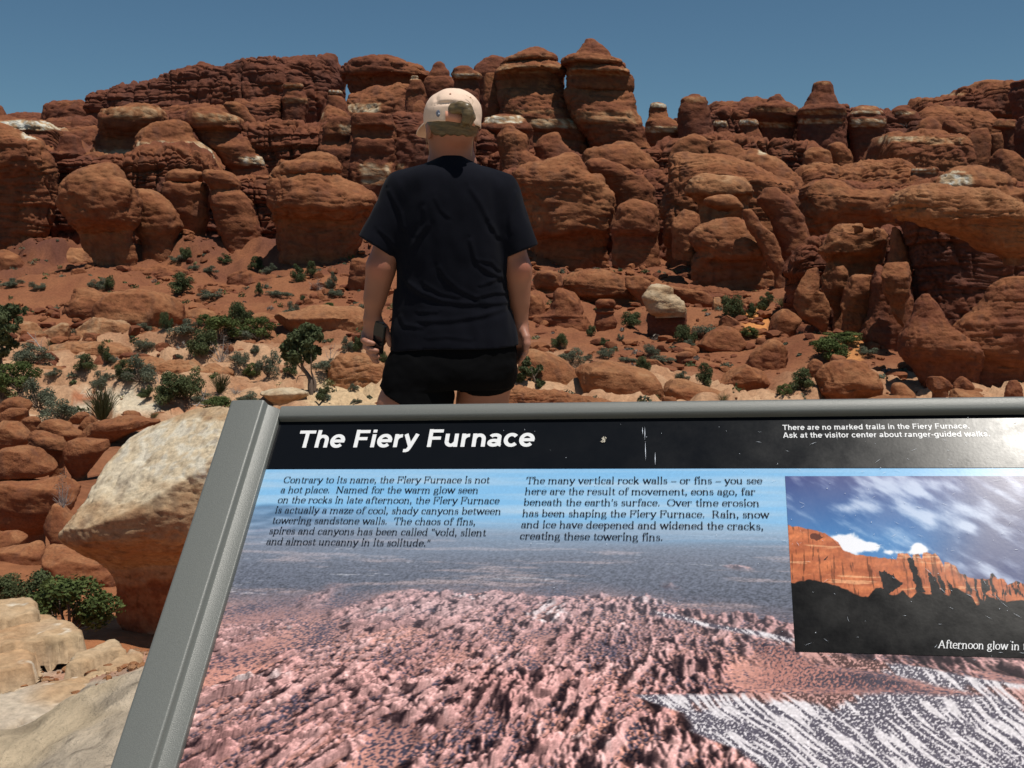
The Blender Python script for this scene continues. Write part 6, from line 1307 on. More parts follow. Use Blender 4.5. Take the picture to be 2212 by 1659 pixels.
# brim, in front, dipping
bx, by = x, y - .135; bz = zz - .002 + .9 * (bx ** 2) * 3.6 + .34 * (y - .09)
brim = np.maximum(np.maximum(np.hypot(bx / .070, by / .080) - 1, 0) * .08 + np.abs(bz) - .0035, -(np.hypot(x / rx, y / ry) - .97) * .09)
cpf.F = np.minimum(cpf.F, brim.astype(np.float32))
V, Q = cpf.mesh()
M_CAP = plain('peach_cotton', (.87, .64, .49), rough=.8, spec=.15, bump=.3, bscale=500, bdist=.0006, var=.06)
CAP = mesh_np('cap', V - np.array(PLOC), Q, M_CAP, WOMAN)
def ball(name, c, r, mat, parent, flat=(1, 1, 1), sub=2):
    bm = bmesh.new(); bmesh.ops.create_icosphere(bm, subdivisions=sub, radius=r)
    for v_ in bm.verts: v_.co = Vector((v_.co.x * flat[0] + c[0] - PLOC[0], v_.co.y * flat[1] + c[1] - PLOC[1], v_.co.z * flat[2] + c[2] - PLOC[2]))
    return mesh_bm(name, bm, mat, parent, smooth=True)
ball('button', kp('K', 1070, 158, .01), .0085, M_CAP, CAP, (1, 1, .6))
def surf_y(field_fn, x, z):  # back surface of the cap at x, z
    for yy in np.arange(-.13, .02, .001):
        xx = (x - capc[0]) * ca_ + yy * sa_; y_ = -(x - capc[0]) * sa_ + yy * ca_; z_ = z - capc[2]; z_ = z_ / (rz if z_ > 0 else .30)
        if abs(xx / rx) ** 2.25 + abs(y_ / ry) ** 2.25 + abs(z_) ** 2.25 < 1: return capc[1] + yy
    return capc[1] - .09
M_EYE = plain('stitched_eyelet', (.60, .33, .22), rough=.8)
for (ex, ey) in ((1040, 240), (1238, 272)):
    p = kp('K', ex, ey); p[1] = surf_y(None, p[0], p[2]) - .001; ball('eyelet', p, .0036, M_EYE, CAP, (1, .5, 1), 1)
p = kp('K', 930, 437); p[1] = surf_y(None, p[0], p[2]); 
BADGE = ball('badge', p, .0098, plain('slate_blue_badge', (.085, .10, .15), rough=.5), CAP, (1, .35, 1.12), 3)
M_PAWS = plain('pale_emblem', (.42, .46, .55), rough=.5)
ball('emblem', p + np.array([-.0005, -.0034, -.0020]), .0033, M_PAWS, BADGE, (1.1, .5, 1), 2)
bmr = bmesh.new()
for k in range(26):
    a = 2 * math.pi * k / 26
    M4 = Matrix.Translation(Vector(p - np.array(PLOC)) + Vector((.0072 * math.cos(a), -.0026, .0080 * math.sin(a)))); bmesh.ops.create_icosphere(bmr, subdivisions=1, radius=.00085, matrix=M4)
for o_ in ((-.0026, .0026), (0, .0038), (.0026, .0026)):
    bmesh.ops.create_icosphere(bmr, subdivisions=1, radius=.0011, matrix=Matrix.Translation(Vector(p - np.array(PLOC)) + Vector((o_[0], -.0033, o_[1]))))
mesh_bm('badge_ring', bmr, M_PAWS, BADGE, smooth=True)
# strap across the gap
bm = bmesh.new(); prev = None
for i in range(22):
    t = i / 21; kx_ = lerp(995, 1285, t); ring = []
    for (ky, off) in ((lerp(418, 470, t), 0), (lerp(516, 560, t), 0), (lerp(516, 560, t), .003), (lerp(418, 470, t), .003)):
        p = kp('K', kx_, ky); p[1] = surf_y(None, p[0], max(p[2], capc[2] - .03)) - .0022 + off; ring.append(bm.verts.new(p - np.array(PLOC)))
    if prev:
        for a in range(4): bm.faces.new((prev[a], prev[(a + 1) % 4], ring[(a + 1) % 4], ring[a]))
    prev = ring
bmesh.ops.recalc_face_normals(bm, faces=bm.faces)
mesh_bm('strap', bm, plain('apricot_strap', (.62, .27, .17), rough=.55, spec=.3), CAP, smooth=True)
# -- hair: gathered under the cap and looped through the gap
hf = Field(hc - np.array([.13, .16, .16]), hc + np.array([.13, .14, .12]), .0028)
hf.ell(hc + np.array([0, -.004, -.004]), (.081, .099, .094), .01, HM)
bot = kp('K', 0, 640)[2]; X, Y, Z = hf.all()
hl = np.interp(X, [kp('K', a, 0)[0] for a in (770, 850, 940, 1000, 1100, 1240, 1300)], [kp('K', 0, a)[2] for a in (640, 620, 655, 640, 650, 655, 600)])
hf.F = np.maximum(hf.F, (hl - Z - .002 * np.sin(X * 260)).astype(np.float32)); yr = -(X - hc[0]) * sa_ + (Y - hc[1]) * ca_
hf.F = np.maximum(hf.F, (yr - .045 + .3 * np.maximum(-(Z - hc[2]), 0)).astype(np.float32))
by0 = surf_y(None, kp('K', 1150, 430)[0], kp('K', 1150, 430)[2]) - PY
loop = [kp('K', 1040, 425, by0 + .022), kp('K', 1080, 395, by0 + .004), kp('K', 1150, 385, by0 - .008), kp('K', 1205, 410, by0 - .016), kp('K', 1222, 460, by0 - .022), kp('K', 1205, 515, by0 - .016), kp('K', 1165, 555, by0 - .004)]
hf.chain(loop, [.014, .017, .018, .018, .0165, .014, .009], .006)
hf.chain([kp('K', 1245, 420, by0 + .012), kp('K', 1258, 480, by0 + .006), kp('K', 1235, 545, by0 + .008)], [.010, .011, .008], .006)
ppt = np.stack([X, Y, Z], -1).reshape(-1, 3); nr_ = (np.abs(hf.F) < .02).ravel(); wv = np.zeros(len(ppt), np.float32); q = ppt[nr_]
wv[nr_] = .0012 * noise(np.stack([q[:, 0] * 22, q[:, 1] * 30, q[:, 2] * 230 + q[:, 0] * 50], 1)) + .0016 * noise(q * 38); hf.F -= wv.reshape(hf.F.shape)
V, Q = hf.mesh()
st_ = .8 * noise(np.stack([V[:, 0] * 25, V[:, 1] * 25, V[:, 2] * 420 + V[:, 0] * 60], 1)) 
c = lerp(np.array([.070, .045, .019]), np.array([.25, .175, .08]), np.clip(.38 + .6 * st_ + .9 * (V[:, 2] - hc[2] - .0) * 6 * (V[:, 2] < hc[2]), 0, 1)[:, None])  # hair darkens downwards, the shadow at its lower edge painted into the colour
m_, n_, b_ = newmat('dark_blonde_hair'); at = N(n_, 'ShaderNodeAttribute', attribute_name='col'); n_.links.new(at.outputs['Color'], b_.inputs['Base Color'])
b_.inputs['Roughness'].default_value = .38; b_.inputs['Specular IOR Level'].default_value = .5
HAIR = mesh_np('hair', V - np.array(PLOC), Q, m_, WOMAN, col=c)
def strand(pts, r=.0007):
    cu = []
    for i in range(len(pts) - 1): cu.append((pts[i], pts[i + 1]))
    V = []; F = []
    P = np.array(pts); t = np.linspace(0, len(P) - 1, 14); P = np.stack([gauss_smooth(np.interp(t, np.arange(len(P)), P[:, i]), 1.2) for i in range(3)], 1)
    for i, p in enumerate(P):
        for k in range(3): a = k * 2.094; V.append((p[0] + r * math.cos(a), p[1] + r * math.sin(a) , p[2] + r * math.sin(a) * .4))
    for i in range(len(P) - 1):
        for k in range(3): F.append((3 * i + k, 3 * i + (k + 1) % 3, 3 * i + 3 + (k + 1) % 3, 3 * i + 3 + k))
    return V, F
AV, AF = [], []
for pts in ([(800, 520, -.02), (790, 600, -.01), (770, 660, 0), (790, 720, .0), (760, 760, 0)], [(815, 540, -.03), (830, 620, -.03), (800, 700, -.02), (812, 780, -.01), (808, 830, 0)], [(1270, 560, -.03), (1255, 700, -.04), (1245, 780, -.03), (1240, 840, -.02)],
            [(820, 520, -.04), (845, 580, -.05), (800, 640, -.03), (785, 700, 0)], [(1190, 250, -.09), (1275, 300, -.085), (1250, 370, -.1), (1215, 390, -.11)]):
    v_, f_ = strand([kp('K', a, b, d) for a, b, d in pts]); o_ = len(AV); AV += v_; AF += [tuple(i + o_ for i in f) for f in f_]
tag(mesh_np('loose_strands', np.array(AV) - np.array(PLOC), np.array(AF), plain('blonde_strand', (.55, .42, .22), rough=.4), HAIR), kind='stuff')
for sgn in (-1, 1):
    e = hd_(sgn * .030, .079, -.004); ball('eye', e, .0115, plain('eye_white', (.75, .73, .70), rough=.2) if sgn < 0 else bpy.data.materials['eye_white'], BODY)
# -- shoes
for tx, fy in ((kp('M', 480, 1515)[0], -.02), (kp('M', 1092, 1515)[0], .03)):
    sf = Field((tx - .09, PY + fy - .12, PGZ - .02), (tx + .09, PY + fy + .24, PGZ + .13), .005)
    sf.chain([(tx, PY + fy - .03, PGZ + .045), (tx, PY + fy + .09, PGZ + .038), (tx, PY + fy + .17, PGZ + .03)], [.046, .046, .036], .02); sf.cone((tx, PY + fy, PGZ + .05), (tx, PY + fy, PGZ + .10), .044, .045, .02); sf.cut((0, 0, PGZ), (0, 0, -1))
    V, Q = sf.mesh(); mesh_np('shoe', V - np.array(PLOC), Q, M_TEE, WOMAN)
# -- the phone in her hand is a thing of its own
pc = kp('M', 222, 935, -.012); ang = math.radians(-14); PH_ = empty('phone', pc)
tag(PH_, "black smartphone held in the woman's left hand beside her shorts", "phone")
PH_.rotation_euler = (math.radians(6), math.radians(14), math.radians(-28))
bm = bmesh.new(); bmesh.ops.create_cube(bm, size=1)
for v_ in bm.verts: v_.co = Vector((v_.co.x * .062, v_.co.y * .009, v_.co.z * .108))
es = [e for e in bm.edges if abs(e.verts[0].co.y - e.verts[1].co.y) > .005]; bmesh.ops.bevel(bm, geom=es, offset=.009, segments=5, affect='EDGES')
bmesh.ops.bevel(bm, geom=[e for e in bm.edges if e.calc_face_angle(0) > 1], offset=.0015, segments=2, affect='EDGES')
PB = mesh_bm('case', bm, plain('black_phone_case', (.008, .009, .010), rough=.35, spec=.5), PH_, smooth=False)
bm = bmesh.new(); bmesh.ops.create_cube(bm, size=1)
for v_ in bm.verts: v_.co = Vector((v_.co.x * .054, -.0048 + v_.co.y * .0008, v_.co.z * .100))
mesh_bm('screen', bm, plain('dark_glass', (.01, .012, .014), rough=.08, spec=.5), PH_)
# ------------------------------------------------------------------ desert plants
def leaf_mat():
    m, n, b = newmat('leaves'); L = n.links.new
    at = N(n, 'ShaderNodeAttribute', attribute_name='col'); L(at.outputs['Color'], b.inputs['Base Color'])
    b.inputs['Roughness'].default_value = .75; b.inputs['Specular IOR Level'].default_value = .15
    tr = N(n, 'ShaderNodeBsdfTranslucent'); L(at.outputs['Color'], tr.inputs['Color'])
    mx = N(n, 'ShaderNodeMixShader'); mx.inputs[0].default_value = .18
    L(b.outputs[0], mx.inputs[1]); L(tr.outputs[0], mx.inputs[2]); L(mx.outputs[0], n.nodes['Material Output'].inputs['Surface'])
    return m
M_LEAF = leaf_mat(); M_WOOD = plain('grey_bark', (.17, .125, .095), rough=.95, bump=.5, bscale=30, bdist=.02, var=.3); M_DEAD = plain('bleached_twig', (.40, .36, .33), rough=.9)
KCOL = dict(round=((.052, .068, .028), (.125, .145, .062)), sage=((.085, .098, .062), (.17, .185, .125)), bright=((.055, .082, .024), (.135, .165, .052)),
            broom=((.060, .070, .030), (.15, .15, .07)), juniper=((.055, .070, .030), (.125, .145, .066)), tuft=((.13, .14, .06), (.28, .25, .12)), dead=((.15, .12, .10), (.30, .26, .22)))
def tubes(paths, sides=4):
    V = []; F = []
    for pts, r0, r1 in paths:
        P = np.array(pts, float); n = len(P); b0 = len(V)
        d = np.gradient(P, axis=0); d /= np.maximum(np.linalg.norm(d, axis=1), 1e-9)[:, None]
        for i, p in enumerate(P):
            r = r0 + (r1 - r0) * i / max(1, n - 1); a = np.cross(d[i], (.3, .2, .93) if abs(d[i][2]) < .8 else (1, .1, 0)); a /= np.linalg.norm(a); b = np.cross(d[i], a)
            for k in range(sides): t = 2 * math.pi * k / sides; V.append(p + r * (a * math.cos(t) + b * math.sin(t)))
        for i in range(n - 1):
            for k in range(sides): F.append((b0 + i * sides + k, b0 + i * sides + (k + 1) % sides, b0 + (i + 1) * sides + (k + 1) % sides, b0 + (i + 1) * sides + k))
    return np.array(V), np.array(F)
def leaves(cen, nrm, size, asp, rg):
    n = len(cen); t = np.cross(nrm, rg.normal(size=(n, 3))); t /= np.maximum(np.linalg.norm(t, axis=1), 1e-9)[:, None]; b = np.cross(nrm, t)
    s = size * rg.uniform(.6, 1.4, n)[:, None]
    V = np.stack([cen - t * s * asp * .5, cen + b * s * .5, cen + t * s * asp * .5, cen - b * s * .5], 1).reshape(-1, 3)
    return V, np.arange(4 * n).reshape(-1, 4)
def foliage(kind, centers, radii, n, size, seed, asp=1.6, shell=.55):
    rg = np.random.default_rng(seed); k = rg.choice(len(centers), n, p=np.array(radii) ** 2 / np.sum(np.array(radii) ** 2))
    d = rg.normal(size=(n, 3)); d /= np.linalg.norm(d, axis=1)[:, None]; d[:, 2] = np.where(rg.random(n) < .3, np.abs(d[:, 2]), d[:, 2])
    r = (shell + (1 - shell) * rg.random(n) ** .5) * (1 + .25 * rg.normal(size=n) * .5)
    C = np.array(centers)[k] + d * (np.array(radii)[k] * r)[:, None]
    ok = C[:, 2] > .0; C = C[ok]; d = d[ok]; k = k[ok]
    nn = d + rg.normal(size=C.shape) * .7; nn /= np.linalg.norm(nn, axis=1)[:, None]
    V, F = leaves(C, nn, size, asp, rg)
    a, b = [np.array(x) for x in KCOL[kind]]; ck = rg.random(len(centers))[k] * .6 + rg.random(len(C)) * .5
    col = np.repeat(lerp(a, b, np.clip(ck, 0, 1)[:, None]), 4, 0)
    return V, F, col
def make_shrub(kind, seed):
    rg = np.random.default_rng(seed); cs = []; rs = []; br = []
    if kind in ('broom', 'tuft'):
        nst = 170 if kind == 'broom' else 90; br = []; V = []; 
        P = []
        for i in range(nst):
            a = rg.uniform(0, 6.28); r0 = .10 * rg.random(); lean = rg.random() ** .8 * .45; h = rg.uniform(.55, 1.0) * (1 - .45 * lean)
            P.append(([(r0 * math.cos(a), r0 * math.sin(a), 0), (( r0 + lean * .45) * math.cos(a), (r0 + lean * .45) * math.sin(a), h * .55), ((r0 + lean) * math.cos(a + .2), (r0 + lean) * math.sin(a + .2), h)], .010, .005))
        V, F = tubes(P, 3); a, b = [np.array(x) for x in KCOL[kind]]
        col = np.repeat(lerp(a, b, rg.random(nst)[:, None]), 9, 0)
        return (V, F, col), None
    n = dict(round=16, sage=14, bright=15, dead=10)[kind]
    for i in range(n):
        a = rg.uniform(0, 6.28); r = rg.random() ** .6 * .40; z = (.18 + .62 * rg.random()) * math.sqrt(max(.05, 1 - (r / .46) ** 2))
        cs.append((r * math.cos(a), r * math.sin(a), z)); rs.append(rg.uniform(.10, .19))
        br.append(([(.03 * math.cos(a), .03 * math.sin(a), 0), (r * .5 * math.cos(a + .3), r * .5 * math.sin(a + .3), z * .5), (r * math.cos(a), r * math.sin(a), z + .06)], .016, .005))
    fol = foliage(kind, cs, rs, dict(round=4600, sage=3600, bright=4200, dead=260)[kind], dict(round=.030, sage=.027, bright=.031, dead=.025)[kind], seed, 1.7)
    tw = []
    for i in range(26 if kind in ('sage', 'dead') else 10):
        a = rg.uniform(0, 6.28); e = rg.uniform(.3, 1.3); l = rg.uniform(.4, .62); d = np.array([math.cos(a) * math.cos(e), math.sin(a) * math.cos(e), math.sin(e)])
        tw.append(([d * .1, d * l * .6 + rg.normal(size=3) * .03, d * l * 1.05 + rg.normal(size=3) * .04], .007, .003))
    return fol, tubes(br + tw, 3)
LIB = {}
def shrub_meshes(kind, v):
    if (kind, v) in LIB: return LIB[(kind, v)]
    fol, st = make_shrub(kind, 100 + 17 * v + sum(map(ord, kind)))
    LIB[(kind, v)] = (fol, st, [None, None]); return LIB[(kind, v)]
GRP = dict(round='dark green desert shrubs', sage='grey-green desert shrubs', bright='bright green desert shrubs', broom='thin-stemmed broom shrubs', tuft='small grass tufts', dead='dry leafless shrubs')
NM = dict(round='desert_shrub', sage='sagebrush', bright='desert_shrub', broom='broom_shrub', tuft='grass_tuft', dead='dry_shrub')
_v = [0]
def plant(k, x, y, w_, h, kind, label, Y=None, dense=1):
    px, py = float(cx(k, x)), float(cy(k, y))
    if Y is None: gx, Y, gz = ground_hit(px, py, lambda a, b: ground_z(a, b))
    else:
        gx, gz = [float(t) for t in unproj(px, py, Y)]
    W = w_ * CR[k][2] * Y / FPX; H = h * CR[k][2] * Y / FPX
    _v[0] += 1; v = _v[0] % 3; fol, st, cache = shrub_meshes(kind, v)
    root = empty(NM[kind], (float(gx), float(Y), float(gz) - .03 * H))
    tag(root, label, 'plant' if kind != 'tuft' else 'grass', GRP[kind])
    if cache[0] is None:
        cache[0] = mesh_np('foliage' if kind not in ('broom',) else 'stems', fol[0], fol[1], M_LEAF, root, col=fol[2], smooth=False)
        if st is not None: cache[1] = mesh_np('twigs', st[0], st[1], M_WOOD if kind != 'dead' else M_DEAD, root)
    else:
        for c in cache:
            if c is not None: o = c.copy(); COL.objects.link(o); o.parent = root
    root.scale = (W * 1.32, W * 1.2, 1.2 * H / (.95 if kind in ('broom', 'tuft') else .85)); root.rotation_euler = (0, 0, (_v[0] * 2.4) % 6.28)
    return root
def tree(name, k, x, y, trunk, limbs, crowns, label, kind='juniper', n=5200, leaf=.085, dead=False):
    """trunk, limbs and crown clumps given in the photo's pixels, with real depth offsets in metres"""
    px, py = float(cx(k, x)), float(cy(k, y)); gx, Y, gz = ground_hit(px, py, lambda a, b: ground_z(a, b))
    base = np.array([float(gx), float(Y), float(gz)]); ppm = FPX / Y / CR[k][2]
    def w3(p): 
        X, Z = unproj(cx(k, p[0]), cy(k, p[1]), Y); return np.array([float(X), Y + (p[2] if len(p) > 2 else 0), float(Z)]) - base
    root = empty(name, base); tag(root, label, 'tree')
    paths = []
    for pts, a, b in trunk + limbs:
        P = np.array([w3(p) for p in pts]); t = np.linspace(0, len(P) - 1, 12); P = np.stack([gauss_smooth(np.interp(t, np.arange(len(P)), P[:, i]), .8) for i in range(3)], 1)
        paths.append((P, a / ppm / 2, b / ppm / 2))
    nt_ = len(trunk)
    paths[0][0][0][2] -= .15
    V, F = tubes(paths[:nt_], 7); mesh_np('trunk', V, F, M_WOOD if not dead else M_DEAD, root)
    if limbs: V, F = tubes(paths[nt_:], 5); mesh_np('limbs', V, F, M_WOOD if not dead else M_DEAD, root)
    if crowns:
        cs = [w3(c[:2] + (c[3],)) for c in crowns]; rs = [c[2] / ppm for c in crowns]
        rg = np.random.default_rng(int(x)); c2 = []; r2 = []
        for c, r in zip(cs, rs):
            for i in range(7):
                d = rg.normal(size=3); d /= np.linalg.norm(d); c2.append(c + d * r * .75 * rg.random() ** .4 * np.array([1, 1, .8])); r2.append(r * rg.uniform(.28, .5))
        V, F, col = foliage(kind, [c + np.array([0, 0, 50]) for c in c2], r2, n, leaf, int(x) + 3, 1.8); V[:, 2] -= 50
        mesh_np('crown', V, F, M_LEAF, root, col=col, smooth=False)
    return root
tree('juniper_tree', 'F', 990, 1490, [([(990, 1490), (975, 1420), (985, 1370), (940, 1320, .2), (905, 1270, .1), (895, 1220)], 62, 22), ([(1010, 1470), (1020, 1400), (1005, 1355), (985, 1300)], 40, 14)],
     [([(930, 1310), (870, 1220, -.3), (800, 1120, -.3)], 18, 6), ([(900, 1250), (930, 1130, .3), (920, 1000, .4)], 20, 6), ([(985, 1310), (1000, 1200, -.4), (990, 1100, -.2)], 14, 5), ([(950, 1330), (880, 1330, -.3), (870, 1390, -.4)], 10, 4), ([(895, 1220), (850, 1060), (860, 930)], 12, 4), ([(975, 1430), (1060, 1410, .3), (1080, 1340, .3)], 8, 3)],
     [(780, 1090, 85, 0), (850, 1170, 75, -.4), (870, 1010, 95, .2), (940, 930, 85, .3), (970, 1060, 85, -.3), (900, 1120, 80, .5), (1010, 980, 70, .3), (985, 1180, 70, 0), (760, 1170, 50, .3), (1020, 1120, 50, .4), (800, 1010, 55, -.2)],
     "gnarled juniper with a twisted forked trunk and leaning crown left of the woman", n=9000, leaf=.10)
tree('juniper_tree', 'G', 190, 1310, [([(190, 1310), (180, 1250), (160, 1200), (150, 1150)], 22, 9)], [([(180, 1250), (120, 1200), (80, 1170)], 9, 4), ([(170, 1230), (210, 1180), (220, 1140)], 9, 4), ([(185, 1270), (240, 1270), (260, 1280)], 7, 3)],
     [(110, 1110, 55, 0), (90, 1180, 55, -.2), (150, 1190, 50, .2), (60, 1230, 40, 0), (205, 1160, 42, .2), (225, 1270, 38, -.2), (190, 1260, 30, .2), (265, 1290, 26, 0)], "small lopsided juniper on the slickrock beside the woman's right thigh", n=4200, leaf=.075)
tree('juniper_tree', 'E', 10, 1140, [([(10, 1140), (5, 1050), (20, 960), (40, 880)], 30, 10)], [([(15, 980), (70, 880), (110, 820)], 12, 5), ([(10, 1000), (-40, 900), (-60, 800)], 12, 5), ([(20, 950), (40, 780), (60, 690)], 12, 5)],
     [(60, 720, 110, 0), (130, 690, 60, .4), (-40, 700, 130, .4), (20, 800, 110, -.4), (100, 820, 70, 0), (-30, 900, 120, 0), (60, 930, 80, -.3), (90, 960, 55, .2), (30, 1020, 75, -.2), (-50, 1040, 90, 0), (150, 780, 45, 0)], "tall dark juniper cut by the left picture edge", n=7000, leaf=.085)
tree('dead_tree', 'E', 405, 1085, [([(405, 1085), (370, 1040), (320, 980), (270, 920, .1), (205, 858, .1)], 16, 4)], [([(330, 990), (330, 940), (350, 905)], 6, 2), ([(290, 945), (250, 935), (215, 930)], 5, 2), ([(300, 950), (280, 890), (290, 860)], 5, 2), ([(370, 1040), (400, 1000), (395, 960)], 5, 2)], [], "bare bleached dead branch leaning over a grey shrub at left", dead=True)
tree('dead_tree', 'E', 1560, 1480, [([(1560, 1480), (1590, 1450), (1630, 1400), (1650, 1350), (1660, 1310)], 15, 4)], [([(1590, 1450), (1540, 1440), (1520, 1450)], 8, 3), ([(1630, 1400), (1690, 1410), (1740, 1385)], 7, 3), ([(1640, 1370), (1620, 1340), (1625, 1310)], 5, 2), ([(1690, 1410), (1720, 1420), (1750, 1415)], 5, 2), ([(1600, 1440), (1660, 1450), (1690, 1470)], 6, 3)], [], "fallen silver dead branch among the big green shrubs", dead=True)
tree('dead_tree', 'F', 1165, 1290, [([(1165, 1290), (1160, 1220), (1150, 1140), (1165, 1050)], 9, 3)], [([(1160, 1220), (1120, 1150), (1110, 1100)], 5, 2), ([(1160, 1210), (1200, 1130), (1230, 1100)], 5, 2), ([(1150, 1150), (1190, 1080), (1195, 1040)], 4, 2), ([(1165, 1250), (1220, 1210), (1250, 1200)], 5, 2), ([(1165, 1260), (1110, 1230), (1080, 1220)], 4, 2)], [], "thin upright dead shrub right of the gnarled juniper", dead=True)
